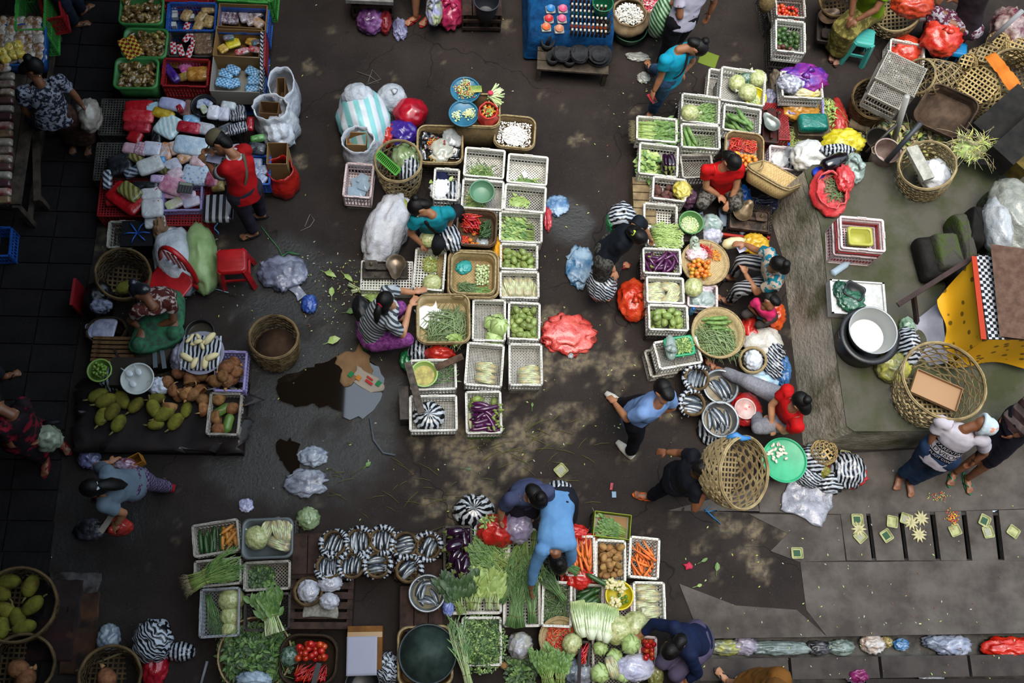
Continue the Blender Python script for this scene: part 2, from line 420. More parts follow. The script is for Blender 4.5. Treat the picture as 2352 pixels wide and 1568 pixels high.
# ---------------------------------------------------------------- builders: containers
WHITE,GRIMY,GREY=M('c9c6bd',.45,'9a948a',9,.45,.75,rnd=.08,bump=.1),M('a9a399',.6,'6b645b',7,.4,.7,rnd=.1,bump=.2),M('8d9093',.5,'5b5c5e',7,.4,.7,rnd=.08)
LILAC,BLUE,RED=M('8f86b8',.45,'6f688f',6,.5,.7),M('1f4f9c',.4,'163566',5,.5,.7),M('8e1a1e',.4,'5d1113',5,.5,.7)
DARK,GREENP,PINKW=M('4a4440',.7,'2b2725',8,.4,.65,rnd=.15,bump=.25),M('3f8f3d',.4,'2c6b2e',5,.5,.7),M('cdb9b9',.45,'a08c8c',9,.45,.75)
CRM=dict(w=WHITE,k=GRIMY,g=GREY,p=LILAC,b=BLUE,r=RED,d=DARK,n=GREENP,o=PINKW)
CM={}
def crate_meshes(w_,d_,h_,style):
 key=(round(w_,2),round(d_,2),round(h_,2),style)
 if key in CM:return CM[key]
 t=.012
 base=MB()
 pitch=.034
 if style in('dia','mesh'):
  pw=.012 if style=='dia' else.007
  k=-(w_+d_)/2
  for s_ in(1,-1):
   k=-(w_+d_)/2+pitch/2
   while k<(w_+d_)/2:
    x0,x1=max(-w_/2,k-d_/2),min(w_/2,k+d_/2)
    if x1-x0>.02:
     base.beam((x0,s_*(x0-k),.004),(x1,s_*(x1-k),.004),pw,.005)
    k+=pitch
 else:
  n=int(w_/.03)
  for i in range(n+1):base.box((-w_/2+w_*i/n,0,.004),(.013,d_,.005))
  n=int(d_/.03)
  for i in range(n+1):base.box((0,-d_/2+d_*i/n,.005),(w_,.013,.005))
 sides=[]
 for L in(w_,d_):
  m=MB()
  m.box((0,0,.018),(L,t,.036));m.box((0,0,h_-.03),(L,t,.05));m.box((0,0,h_*.52),(L,t,.016))
  n=max(6,int(L/.034))
  for i in range(n+1):m.box((-L/2+L*i/n,0,h_/2),(.013,t*.8,h_))
  sides.append(m)
 rim=MB()
 ro,ri=.03,.02
 rim.loft([rrect(w_+.02,d_+.02,ro,h_-.028),rrect(w_+.024,d_+.024,ro,h_),rrect(w_-.012,d_-.012,ri,h_),rrect(w_-.012,d_-.012,ri,h_-.028)],smooth=False)
 for s_ in(-1,1):
  rim.box((0,s_*(d_/2+.006),h_+.004),(w_*.22,.012,.012));rim.box((s_*(w_/2+.006),0,h_+.004),(.012,d_*.22,.012))
 CM[key]=(base,sides,rim)
 return CM[key]
class Ctx:
 def __init__(s,c,w_,d_,rz,z):s.c,s.w,s.d,s.rz,s.z=c,w_,d_,rz,z
 def at(s,u,v,z=0):
  """point in the container: u, v in -1..1 across width and depth"""
  x,y=u*s.w/2,v*s.d/2
  return V((s.c[0]+x*math.cos(s.rz)-y*math.sin(s.rz),s.c[1]+x*math.sin(s.rz)+y*math.cos(s.rz),s.z+z))
 def sub(s,u0,u1,v0,v1,dz=0):
  c=s.at((u0+u1)/2,(v0+v1)/2)
  return Ctx(c,s.w*(u1-u0)/2,s.d*(v1-v0)/2,s.rz,s.z+dz)
MESHC={}
def crate_at(label,c,w_,d_,h_,rz,z0,col='w',style='dia',flip=False,name='crate',tilt=None):
 w_,d_,h_=round(w_,2),round(d_,2),round(h_,2)
 key=(w_,d_,h_,style,col)
 if key not in MESHC:
  base,sides,rim=crate_meshes(w_,d_,h_,style)
  m=CRM[col]
  MESHC[key]=(base.mesh('crate_floor',m),sides[0].mesh('side_panel',m),sides[1].mesh('side_panel',m),rim.mesh('rim',m))
 b,s0,s1,rm=MESHC[key]
 t=thing(name,label,'crate',(c[0],c[1],z0),rz)
 if flip:t.rotation_euler=(math.pi,0,rz);t.location.z=z0+h_
 if tilt:t.rotation_euler=(tilt[0],tilt[1],rz)
 ob('crate_floor',b,t);ob('rim',rm,t)
 for k in(-1,1):
  ob('side_panel',s0,t,(0,k*(d_/2-.006),0));ob('side_panel',s1,t,(k*(w_/2-.006),0,0),math.pi/2)
 return Ctx((c[0],c[1]),w_-.025,d_-.025,rz,z0+.012)
def crate(label,p1,p2,p3,z,h_=.2,col='w',style='dia',sup='d',name='crate'):
 """a crate whose rim the photo shows at three corners; whatever is missing below stands on an upturned crate"""
 c,w_,d_,rz=frame3(p1,p2,p3,z);w_-=.026;d_-=.026
 z0=z-h_
 if z0>.05 and sup:
  crate_at('grimy upturned crate holding up the '+label,c,w_-.03,d_-.03,z0-.003,rz+.02,0,sup,'dia',True,'upturned_crate')
 else:z0=max(z0,0.002)
 return crate_at(label,c,w_,d_,z-z0,rz,z0,col,style,name=name)
def weave_mat(a='c2ae84',b='a18d66',s=70):return M(a,.75,b,12,pat=('weave',s),bump=.35)
def tray_basket(label,p1,p2,p3,z,h_=.14,mats=None,r_=.1,name='woven_basket',taper=.9,sup=None,cat='basket',rz=None,z0=None):
 """tightly woven rounded-square basket with a bound rim"""
 c,w_,d_,rz_=frame3(p1,p2,p3,z)
 rz=rz_ if rz is None else rz
 m=mats or weave_mat()
 t=thing(name,label,cat,(c.x,c.y,z-h_),rz)
 return _tray(t,w_,d_,h_,r_,taper,m,c,rz,z-h_)
def _tray(t,w_,d_,h_,r_,taper,m,c,rz,z0):
 k=taper;b=MB()
 wl=lambda f,z,o:rrect((w_-o)*f,(d_-o)*f,r_*f,z,7)
 b.loft([wl(k,0,0),wl((1+k)/2,h_*.45,0),wl(1,h_,0),wl(1,h_,.016),wl((1+k)/2,h_*.45,.02),wl(k,.008,.02)],cap0=True)
 ob('basket_wall',b.mesh('basket_wall',m),t)
 f=MB();f.loft([wl(k,.006,.015),wl(k,.012,.015)],cap0=True,cap1=True)
 ob('basket_floor',f.mesh('basket_floor',m),t)
 r2=MB()
 for zz,rr,o in((h_,.011,.008),(h_-.022,.008,-.006)):
  ring=rrect(w_-o,d_-o,r_,zz,7);r2.tube(ring+ring[:1],rr,6,cap=False)
 c1=next(k[0]for k,v in MC.items()if v==m)
 ob('rim',r2.mesh('rim',m if int(c1[:2],16)<112 else M('a4906a',.8,'7f6c4c',30)),t)
 return Ctx((c[0],c[1]),w_*k-.05,d_*k-.05,rz,z0+.014)
def round_tray(label,pc,rpx,z,h_=.1,mats=None,name='round_basket',cat='basket',taper=.85):
 c=P(*pc,z);r_=(P(pc[0]+rpx,pc[1],z)-c).length
 m=mats or weave_mat()
 t=thing(name,label,cat,(c.x,c.y,z-h_))
 b=MB().lathe([(0,0),(r_*taper,0),(r_*(1+taper)/2,h_*.5),(r_,h_),(r_-.012,h_),(r_*(1+taper)/2-.014,h_*.5),(r_*taper-.012,.01),(0,.01)],32)
 ob('basket_wall',b.mesh('basket_wall',m),t)
 q=MB()
 for zz,rr in((h_,.01),(h_-.02,.008)):
  q.tube([(r_*math.cos(a*math.pi/18),r_*math.sin(a*math.pi/18),zz)for a in range(37)],rr,6,cap=False)
 ob('rim',q.mesh('rim',M('a4906a',.8,'7f6c4c',30)),t)
 return Ctx((c.x,c.y),r_*taper*1.6,r_*taper*1.6,0,z-h_+.012)
BAMBOO=M('a08e68',.7,'6a583c',6,.35,.7,bump=.15,bs=60)
BAMBOO_L=M('b79f6c',.65,'7d673f',6,.4,.75,bump=.15,bs=60)
BAMBOO_D=M('6d583a',.75,'3a2d1d',6,.35,.65,bump=.2,bs=60)
def hex_basket(label,top,rt,bot,rb,n=14,m=None,sw=.013,rings=5,bulge=.06,twist=1.3,name='bamboo_basket',floor=True,seed=0,dense=False,group=None,cat='basket'):
 """open-weave bamboo basket between a rim circle (centre top, radius rt) and a bottom circle"""
 m=m or BAMBOO
 top,bot=V(top),V(bot)
 ax=top-bot;L=ax.length
 q=V((0,0,1)).rotation_difference(ax.normalized())
 t=thing(name,label,cat,bot,group=group)
 t.rotation_mode='QUATERNION';t.rotation_quaternion=q
 rr=random.Random(seed)
 rad=lambda s_:rb+(rt-rb)*s_+bulge*math.sin(math.pi*s_)*(rt+rb)/2
 def strip(mb,pts,w_,th=.004):
  rings=[]
  for i,(p,nrm)in enumerate(pts):
   a,b=pts[max(i-1,0)][0],pts[min(i+1,len(pts)-1)][0]
   tg=(b-a).normalized();sd=nrm.cross(tg).normalized()*w_/2
   rings.append([p-sd,p+sd,p+sd+nrm*th,p-sd+nrm*th])
  mb.loft(rings,smooth=False)
 weave=MB()
 for k in range(n):
  for s_ in(1,-1):
   pts=[]
   a0=2*math.pi*(k+(0 if s_>0 else.5))/n+rr.uniform(-.04,.04)
   for i in range(12):
    f=i/11;a=a0+s_*twist*f;r_=rad(f)+(.004 if s_>0 else-.001)+(.004 if(i+k)%2 else 0)
    pts.append((V((r_*math.cos(a),r_*math.sin(a),L*f)),V((math.cos(a),math.sin(a),0))))
   strip(weave,pts,sw*rr.uniform(.8,1.25))
 for k in range(rings):
  f=(k+.6)/rings*.98
  pts=[(V(((rad(f)+.006*math.sin(i*2.6))*math.cos(2*math.pi*i/40),(rad(f)+.006*math.sin(i*2.6))*math.sin(2*math.pi*i/40),L*f+rr.uniform(-.003,.003))),V((math.cos(2*math.pi*i/40),math.sin(2*math.pi*i/40),0)))for i in range(41)]
  strip(weave,pts,sw*(2.2 if dense else 1.0))
 stuffpart('weave',weave,m,t)
 rim=MB()
 for dr,dz in((0,0),(.008,-.012),(-.006,-.01)):
  rim.tube([((rt+dr+.003*math.sin(i*1.7))*math.cos(2*math.pi*i/40),(rt+dr)*math.sin(2*math.pi*i/40),L+dz)for i in range(41)],.009,6,cap=False)
 ob('rim',rim.mesh('rim',m),t)
 if floor:
  b=MB()
  k=-rb+.02
  while k<rb:
   h2=math.sqrt(max(rb*rb-k*k,1e-4))
   b.beam((k,-h2,.004),(k,h2,.004),.018,.004);b.beam((-h2,k,.008),(h2,k,.008),.018,.004)
   k+=.048
  stuffpart('basket_floor',b,m,t)
 return t
def bowl(label,pc,rpx,z,h_,m,name='bowl',m2=None,lip=.012,taper=.72,cat='bowl',fill=None,handles=False,ctx=True):
 """round basin whose rim the photo shows centred at pc with radius rpx"""
 c=P(*pc,z);r_=(P(pc[0]+rpx,pc[1],z)-P(pc[0]-rpx,pc[1],z)).length/2
 t=thing(name,label,cat,(c.x,c.y,z-h_))
 rb=r_*taper
 b=MB().lathe([(0,.002),(rb*.9,0),(rb,.008),(rb+(r_-rb)*.6,h_*.5),(r_-lip*.4,h_-.006)],36)
 b.lathe([(r_-lip*.4-.003,h_-.004),(rb+(r_-rb)*.6-.006,h_*.5),(rb-.006,.014),(rb*.85,.008),(0,.007)],36,1 if m2 else 0)
 ob('basin_wall',b.mesh('basin_wall',[m,m2]if m2 else[m]),t)
 q=MB().lathe([(r_-lip,h_-.003),(r_-lip*.5,h_+.004),(r_+lip*.35,h_+.002),(r_+lip*.4,h_-.008),(r_-lip*.4,h_-.01),(r_-lip,h_-.003)],36)
 ob('rim',q.mesh('rim',m),t)
 if handles:
  for s_ in(-1,1):
   q=MB().tube([(s_*(r_+.0),-.05,h_-.01),(s_*(r_+.03),-.03,h_-.01),(s_*(r_+.03),.03,h_-.01),(s_*r_,.05,h_-.01)],.006,6)
   ob('handle',q.mesh('handle',m),t)
 if fill:
  lv,fm=fill
  q=MB().lathe([(0,h_*lv),(rb+(r_-rb)*lv*1.1-.008,h_*lv)],36);q.f=[f[::-1]for f in q.f]
  s_=ob('contents',q.mesh('contents',fm),t);s_['kind']='stuff'
 return Ctx((c.x,c.y),rb*1.9,rb*1.9,0,z-h_+(h_*fill[0]if fill else.01))
 # ---------------------------------------------------------------- builders: bags, sacks, packets, boxes
ICO={}
def ico(n):
 if n not in ICO:
  import bmesh
  bm=bmesh.new();bmesh.ops.create_icosphere(bm,subdivisions=n,radius=1)
  ICO[n]=([v.co.copy()for v in bm.verts],[[v.index for v in f.verts]for f in bm.faces]);bm.free()
 return ICO[n]
def blob(size,amp=.2,fr=1.6,seed=0,n=4,crease=1.0,flat=True,neck=0.0):
 """crumpled soft mass, flat underneath; neck > 0 draws the top up into a tied tuft"""
 vs,fs=ico(n);o=[]
 for v in vs:
  k=1+amp*(1-2*abs(nz(v,fr,seed+.37)))*crease+amp*.6*nz(v,fr*2.7,seed+5)+amp*.35*(1-2*abs(nz(v,fr*5,seed+9)))
  p=V((v.x*k,v.y*k,v.z*k))
  if neck and v.z>.55:
   f=(v.z-.55)/.45
   p.x*=1-.85*min(1,f*1.15);p.y*=1-.85*min(1,f*1.15)
   p.z+=neck*f**2
  if flat:p.z=max(p.z,-.6+.05*nz(v,3,seed))
  o.append((p.x*size[0],p.y*size[1],(p.z+(.6 if flat else 0))*size[2]))
 return MB().add(o,fs)
def knot(parent,z,m,s_=.05,seed=0,at=(0,0)):
 """the tied mouth of a bag: a twist and two flared ears"""
 b=MB();rr=random.Random(seed)
 b.tube([(0,0,-.01),(0,0,s_*.5),(0,0,s_*.8)],[s_*.5,s_*.28,s_*.35],8)
 for k in range(3):
  a=rr.uniform(0,6.28);d=V((math.cos(a),math.sin(a),0));sd=V((-d.y,d.x,0))
  pts=[V((0,0,s_*.7)),d*s_*.8+V((0,0,s_*1.1)),d*s_*1.7+V((0,0,s_*.7))]
  b.loft([[p-sd*w_,p+V((0,0,w_*.5)),p+sd*w_,p-V((0,0,w_*.3))]for p,w_ in zip(pts,(s_*.2,s_*.6,s_*.9))],cap0=True,cap1=True)
 return ob('knot',b.mesh('knot',m),parent,(at[0],at[1],z))
def bag(label,pc,wpx,hpx,m,z=0.0,hz=.18,seed=0,tied=True,amp=.16,fr=1.7,name='plastic_bag',cat='bag',rz=0.0,n=4,group=None,neck=.0,ks=.05,crease=1.0):
 c=P(*pc,z+hz*.5);s_=(P(pc[0]+50,pc[1],z+hz*.5)-c).length/50
 sy=(P(pc[0],pc[1]-50,z+hz*.5)-c).length/50
 o=one(name,blob((wpx*s_/2,hpx*sy/2,hz/1.6),amp,fr,seed,n,neck=neck,crease=crease),m,label,cat,(c.x,c.y,z),rz,group)
 if tied:knot(o,hz*.97,m,ks,seed)
 return o
def open_bag(label,pc,r_,z,h_,m,m2=None,seed=0,name='open_bag',cat='bag',lean=(0,0),oval=1.0,rz=0.0,fold=.0,rings=9,ruff=.12,bulge=.25,ng=40):
 """standing bag or sack with an open crumpled mouth; pc is the mouth centre at height z+h_"""
 c=P(*pc,z+h_);base=V((c.x-lean[0],c.y-lean[1],z))
 t=thing(name,label,cat,base,rz)
 def ring(f,rr_,o):
  k=[]
  for j in range(ng):
   a=2*math.pi*j/ng
   q=1+ruff*(1-2*abs(nz((math.cos(a)*1.5,math.sin(a)*1.5,f*1.1),1.2,seed+o)))+ruff*.5*nz((math.cos(a)*3,math.sin(a)*3,f*4),1.5,seed)
   q=max(q,.55)
   k.append((lean[0]*f+rr_*q*math.cos(a),lean[1]*f+rr_*q*math.sin(a)*oval,h_*f+(.025*nz((math.cos(a)*2,math.sin(a)*2,0),1.3,seed+3)if f>.9 else 0)))
  return k
 b=MB()
 prof=lambda f:r_*(1+bulge*math.sin(math.pi*min(1,f*1.15+.08)))
 out=[ring(i/rings,prof(i/rings)*(.93 if i==0 else 1),0)for i in range(rings+1)]
 inn=[ring(i/rings,prof(i/rings)-.012,0)for i in range(rings,1,-1)]
 b.loft(out+inn,cap0=True,cap1=True)
 ob('bag_wall',b.mesh('bag_wall',m),t)
 return Ctx((c.x,c.y),r_*1.4,r_*1.4*oval,rz,z+h_*.35)
def sheet(w_,d_,amp=.02,seed=0,nx=16,ny=12,ragged=.0,fr=6,th=.0012,edge=None):
 """thin crumpled sheet lying flat, with thickness"""
 top=[]
 for j in range(ny+1):
  for i in range(nx+1):
   x,y=(i/nx-.5)*w_,(j/ny-.5)*d_
   e=ragged*(max(abs(i/nx-.5),abs(j/ny-.5))*2)**3
   x+=e*w_*nz((x*4,y*4,1),2,seed);y+=e*d_*nz((x*4,y*4,7),2,seed+2)
   top.append((x,y,.002+amp*(1+nz((x*fr,y*fr,0),1,seed))*(1-abs(nz((x*fr,y*fr,3),1.7,seed)))))
 k=nx+1;N=len(top)
 fs=[(j*k+i,j*k+i+1,(j+1)*k+i+1,(j+1)*k+i)for j in range(ny)for i in range(nx)]
 bot=[(x,y,z-th)for x,y,z in top]
 fs2=[tuple(q+N for q in f[::-1])for f in fs]
 rim=list(range(0,k))+[j*k+nx for j in range(1,ny+1)]+[ny*k+i for i in range(nx-1,-1,-1)]+[j*k for j in range(ny-1,0,-1)]
 fs3=[(rim[i],rim[i]+N,rim[(i+1)%len(rim)]+N,rim[(i+1)%len(rim)])for i in range(len(rim))]
 return MB().add(top+bot,fs+fs2+fs3)
def pillow(w_,d_,h_,seed=0,cr=.25,sq=.35,nu=30,nv=16):
 """stuffed packet: puffed rectangle with crinkled faces"""
 def fn(v):return 1
 vs=[]
 for i in range(nv+1):
  t=math.pi*i/nv
  for j in range(nu):
   a=2*math.pi*j/nu
   x,y,z=math.sin(t)*math.cos(a),math.sin(t)*math.sin(a),math.cos(t)
   e=lambda q:math.copysign(abs(q)**sq,q)
   px,py=e(x),e(y)
   k=1+cr*(.5-abs(nz((px*2,py*2,z),1.9,seed)))
   vs.append((px*w_/2,py*d_/2,h_/2+z*h_/2*k))
 fs=[(i*nu+j,(i+1)*nu+j,(i+1)*nu+(j+1)%nu,i*nu+(j+1)%nu)for i in range(nv)for j in range(nu)]
 return MB().add(vs,fs)
def carton(label,p1,p2,p3,z,h_,m='a27a4d',inner='8a6640',name='cardboard_box',flaps=True,col2=None,z0=None):
 c,w_,d_,rz=frame3(p1,p2,p3,z)
 mo,mi=M(m,.8,None,rnd=.06,bump=.05),M(inner,.85)
 t=thing(name,label,'box',(c.x,c.y,z-h_),rz)
 ob('box_floor',MB().box((0,0,.004),(w_,d_,.006)).mesh('box_floor',mi),t)
 for k in(-1,1):
  ob('side_panel',MB().box((0,k*d_/2,h_/2),(w_,.006,h_)).mesh('side_panel',mo),t)
  ob('side_panel',MB().box((k*w_/2,0,h_/2),(.006,d_,h_)).mesh('side_panel',mo),t)
 return Ctx((c.x,c.y),w_-.03,d_-.03,rz,z-h_+.01)
def packet(label,pc,w_,d_,h_,m,z,rz=0.0,seed=0,name='packet',group=None,cat='packet',tilt=(0,0),band=None,cr=.25,sq=.35):
 c=P(*pc,z+h_/2)
 o=one(name,pillow(w_,d_,h_,seed,cr,sq),m,label,cat,(c.x,c.y,z),0,group,rot=(tilt[0],tilt[1],rz))
 if band:
  for s_ in band[1]:
   ob('label_panel',MB().box((s_[0]*w_,s_[1]*d_,h_*.96+.002),(s_[2]*w_,s_[3]*d_,.004)).mesh('label_panel',band[0]),o)
 return o
def tub(label,p1,p2,p3,z,h_,m,r_=.07,name='plastic_tub',taper=.86):
 c,w_,d_,rz=frame3(p1,p2,p3,z)
 t=thing(name,label,'tub',(c.x,c.y,z-h_),rz);k=taper;b=MB()
 R_=lambda f,zz,o:rrect((w_-o)*f,(d_-o)*f,r_*f,zz,6)
 b.loft([R_(k,0,0),R_(1,h_,.03),R_(1,h_,.045),R_(k,.01,.03)],cap0=True,cap1=True)
 ob('tub_wall',b.mesh('tub_wall',m),t)
 ob('rim',MB().loft([R_(1,h_-.03,.005),R_(1,h_,0),R_(1,h_+.004,.03),R_(1,h_-.002,.05)]).mesh('rim',m),t)
 return Ctx((c.x,c.y),w_-.05,d_-.05,rz,z-h_+.02)
 # ---------------------------------------------------------------- builders: produce
PR={}
def proto(kind,fn,nvar=3):
 PR[kind]=[fn(random.Random(100+i))for i in range(nvar)]
def bent(L,r0,bend,k=8,prof=None,n=8,r2=None):
 """a curved tapering fruit along x; returns the tube maker's points and radii"""
 pts,rs=[],[]
 for i in range(k+1):
  f=i/k;a=(f-.5)*bend
  pts.append(((f-.5)*L,bend*L*.25*(1-(2*f-1)**2),0))
  rs.append(r0*prof(f))
 return pts,rs
def mk(name,mb,m):return(name,mb.mesh(name,m))
rnd_end=lambda f:max(.08,min(1,math.sqrt(max(0,1-(2*f-1)**2))*1.25))
def P_chayote(r):
 b=MB().ell((0,0,0),(.05,.036,.034),16,10,fn=lambda v:1+.06*math.cos(5*math.atan2(v.z,v.y))+.0-.18*max(0,v.x)**1.5*.5)
 s_=MB().tube([(.043,0,0),(.054,0,.003)],[.005,.003],5)
 return[mk('chayote',b,M('84954e',.38,'6a7c40',9,.4,.7,rnd=.16)),mk('stem',s_,M('6a7a3a',.6))]
proto('chayote',P_chayote)
def P_aub(r):
 bd=r.uniform(.25,.75)
 pts,rs=bent(.26,.024,bd,10,lambda f:.55+.55*math.sin(math.pi*min(.95,f*.9+.02))if 0<f<1 else.25)
 b=MB().tube(pts,rs,9)
 p0,p1=V(pts[0]),V(pts[1]);d=(p0-p1).normalized()
 c_=MB().tube([p1+d*.005,p0+d*.004,p0+d*.03],[.018,.014,.005],7)
 return[mk('aubergine',b,M('46163f',.22,'6e3660',6,.55,.8,rnd=.22,coat=.3)),mk('calyx',c_,M('7d8a4a',.6))]
proto('aub',P_aub,5)
def P_raub(r):
 pts,rs=bent(.17,.036,r.uniform(.1,.4),9,lambda f:(.5+.6*math.sin(math.pi*min(.93,f*.8+.12)))if 0<f<1 else.3)
 b=MB().tube(pts,rs,10)
 p0,p1=V(pts[0]),V(pts[1]);d=(p0-p1).normalized()
 c_=MB().tube([p1,p0+d*.003,p0+d*.035],[.025,.016,.006],7)
 return[mk('dark_aubergine',b,M('230c22',.16,'3a1630',4,.6,.8,rnd=.2,coat=.5)),mk('calyx',c_,M('6d7440',.6))]
proto('raub',P_raub,4)
def P_carrot(r):
 pts,rs=bent(.19,.017,r.uniform(-.15,.15),8,lambda f:.95-.75*f**1.3 if f>0 else.5)
 return[mk('carrot',MB().tube(pts,rs,8),M('d9702a',.5,'b4561c',14,.5,.7,rnd=.1,bump=.2,bs=90)),mk('crown',MB().tube([V(pts[0])+V((.002,0,0)),V(pts[0])-V((.008,0,0))],[.008,.005],6),M('8a6a3a',.7))]
proto('carrot',P_carrot,4)
def P_potato(r):
 sd=r.random()*50
 return[mk('potato',MB().ell((0,0,0),(.042,.034,.03),14,9,fn=lambda v:1+.12*nz(v,1.6,sd)),M('a07b4d',.75,'7d5c36',16,.45,.65,rnd=.14,bump=.15))]
proto('potato',P_potato,4)
def P_beet(r):
 sd=r.random()*50
 return[mk('tuber',MB().ell((0,0,0),(.042,.037,.035),14,9,fn=lambda v:1+.14*nz(v,1.8,sd)),M('6d4a44',.8,'4c302e',14,.4,.65,rnd=.16,bump=.3))]
proto('tuber',P_beet,3)
def P_cuke(r):
 pts,rs=bent(.24,.022,r.uniform(-.25,.25),9,rnd_end)
 return[mk('cucumber',MB().tube(pts,rs,9),M('2a4a22',.4,'41632f',14,.55,.75,rnd=.2,bump=.1)),mk('tip',MB().tube([V(pts[-1]),V(pts[-1])+V((.008,0,0))],[.004,.003],5),M('8a8a4a',.7))]
proto('cuke',P_cuke,3)
def P_gourd(r):
 pts,rs=bent(.3,.026,r.uniform(-.15,.25),10,rnd_end)
 b=MB().tube(pts,rs,10)
 return[mk('ridged_gourd',b,M('6f8f4a',.5,'4c7035',22,.45,.6,rnd=.12,bump=.5,bs=50)),mk('stem',MB().tube([V(pts[0]),V(pts[0])-V((.02,0,0))],[.007,.004],5),M('5b7038',.7))]
proto('gourd',P_gourd,3)
def P_corn(r):
 """two ears of corn wrapped in film: ears and husks are parts"""
 b=MB().add(*[(x.v,x.f)for x in[pillow(.25,.13,.065,r.random()*9,.25,.6)]][0])
 ear=MB();hk=MB()
 for k in(-1,1):
  pts,rs=bent(.22,.026,.05,8,rnd_end)
  ear.tube([(p[0],p[1]+k*.026,.036)for p in pts],rs,9)
  for j in range(3):
   hk.tube([(-.12+.03*j,k*(.03+.022*(j-1)),.05),(-.02+.03*j,k*(.03+.02*(j-1)),.066),(.08,k*(.03+.014*(j-1)),.05)],[.004,.013,.004],6,flat=.35)
 film=M('b4b49c',.15,alpha=.3,coat=.5)
 return[mk('corn_packet',b,film),('corn_ears',ear.mesh('corn_ears',M('b99f52',.5,'c9bd8c',12,rnd=.1))),('husk',hk.mesh('husk',M('b4b988',.6,'c6c8a4',10)))]
proto('corn',P_corn,2)
def P_cab(r):
 sd=r.random()*40
 b=MB().ell((0,0,.07),(.085,.082,.072),20,14,fn=lambda v:1+.05*(1-2*abs(nz(v,2.1,sd))))
 lf=MB()
 for k in range(5):
  a=k*1.26+r.random();rg=[]
  for i in range(6):
   e=-.25+i*.29
   row=[]
   for j in range(7):
    q=a+(j-3)*.2*math.sin(min(3,.9+i*.35))
    rad_=.088+.004*math.sin(i*2+j)+.012*(abs(j-3)/3)**2
    row.append((rad_*math.cos(e)*math.cos(q),rad_*math.cos(e)*math.sin(q),.07+rad_*.86*math.sin(e)))
   rg.append(row)
  lf.loft(rg,close=False)
 return[mk('cabbage',b,M('b5c98a',.5,'93b068',5,.45,.65,rnd=.1,bump=.2,bs=14)),mk('outer_leaves',lf,M('a3bd74',.5,'cbd8a6',8,.5,.7,rnd=.1))]
proto('cabbage',P_cab,2)
def P_cele(r):
 """a bag of shredded greens pressed into a pale ball"""
 sd=r.random()*40
 b=blob((.1,.095,.085),.07,2.4,sd,4)
 k=MB().tube([(.09,0,.05),(.115,0,.05),(.14,.01,.06)],[.018,.008,.022],8)
 return[mk('shredded_cabbage_ball',b,M('bcbc8a',.35,'8f9a5c',38,.42,.6,rnd=.07,bump=.5,bs=60,coat=.4)),mk('knot',k,M('c9cbb0',.3,alpha=.7))]
proto('ball',P_cele,3)
def P_tomato(r):
 return[mk('tomato',MB().ell((0,0,0),(.027,.027,.024),12,8),M('b32a18',.2,'c94a20',5,.5,.7,rnd=.16,coat=.3)),mk('calyx',MB().ell((0,0,.022),(.008,.008,.003),6,4),M('4e6a2a',.7))]
proto('tomato',P_tomato,1)
def P_otom(r):
 return[mk('orange_tomato',MB().ell((0,0,0),(.027,.025,.024),12,8),M('d9782a',.25,'c9a23a',5,.45,.65,rnd=.18,coat=.3)),mk('calyx',MB().ell((0,0,.022),(.007,.007,.003),6,4),M('5e6a2a',.7))]
proto('otomato',P_otom,1)
def P_lime(r):return[mk('lime',MB().ell((0,0,0),(.019,.017,.017),10,7),M('4f6e24',.35,'6f8a34',8,rnd=.22))]
proto('lime',P_lime,1)
def P_avo(r):return[mk('avocado',MB().ell((0,0,0),(.04,.032,.031),12,8,fn=lambda v:1-.12*v.x),M('3c5a26',.4,'2c4520',10,rnd=.22))]
proto('avo',P_avo,1)
def P_salak(r):return[mk('snake_fruit',MB().ell((0,0,0),(.035,.03,.028),10,7,fn=lambda v:1-.12*v.x),M('5d3526',.5,'3c2018',20,rnd=.2))]
proto('salak',P_salak,1)
def P_geg(r):return[mk('small_green_aubergine',MB().ell((0,0,0),(.016,.015,.014),9,6),M('cdd6a8',.35,'7f9a55',30,.45,.65,rnd=.12)),mk('calyx',MB().tube([(0,0,.01),(0,0,.017),(.003,0,.028)],[.011,.008,.003],6),M('4f6a34',.6))]
proto('geg',P_geg,1)
def chil(c,L,r0,nm):
 def f_(r):
  pts,rs=bent(L,r0,r.uniform(-.4,.6),6,lambda f:(1-.8*f**1.5)if f>0 else.6,6)
  return[mk(nm,MB().tube(pts,rs,6),M(c,.25,rnd=.2,coat=.3)),mk('stem',MB().tube([pts[0],V(pts[0])+V((-.02,.003,.003))],[.003,.002],4),M('4f6a2c',.6))]
 return f_
proto('chili',chil('b91d14',.125,.0075,'red_chili'),4)
proto('gchili',chil('2c4a1c',.11,.007,'green_chili'),3)
proto('schili',chil('c8401c',.055,.006,'small_chili'),3)
proto('ychili',chil('d98a2a',.05,.006,'small_orange_chili'),3)
def P_bean(r):
 b=r.uniform(-.5,.5);L=r.uniform(.22,.3)
 pts=[((f-.5)*L,b*L*.3*(1-(2*f-1)**2)+.008*math.sin(f*7+b*9),.01*math.sin(f*5+b*20))for f in(0,.2,.4,.6,.8,1)]
 return[mk('long_bean',MB().tube(pts,[.002,.0042,.0048,.0048,.004,.0015],5),M('7d9062',.5,'64784e',6,rnd=.2))]
proto('bean',P_bean,6)
def P_sbean(r):
 b=r.uniform(-.7,.7);L=r.uniform(.11,.16)
 pts=[((f-.5)*L,b*L*.3*(1-(2*f-1)**2),.01*math.sin(f*5+b*20))for f in(0,.25,.5,.75,1)]
 return[mk('green_bean',MB().tube(pts,[.002,.0045,.005,.0045,.0015],5),M('667f52',.5,'536b42',6,rnd=.16))]
proto('sbean',P_sbean,5)
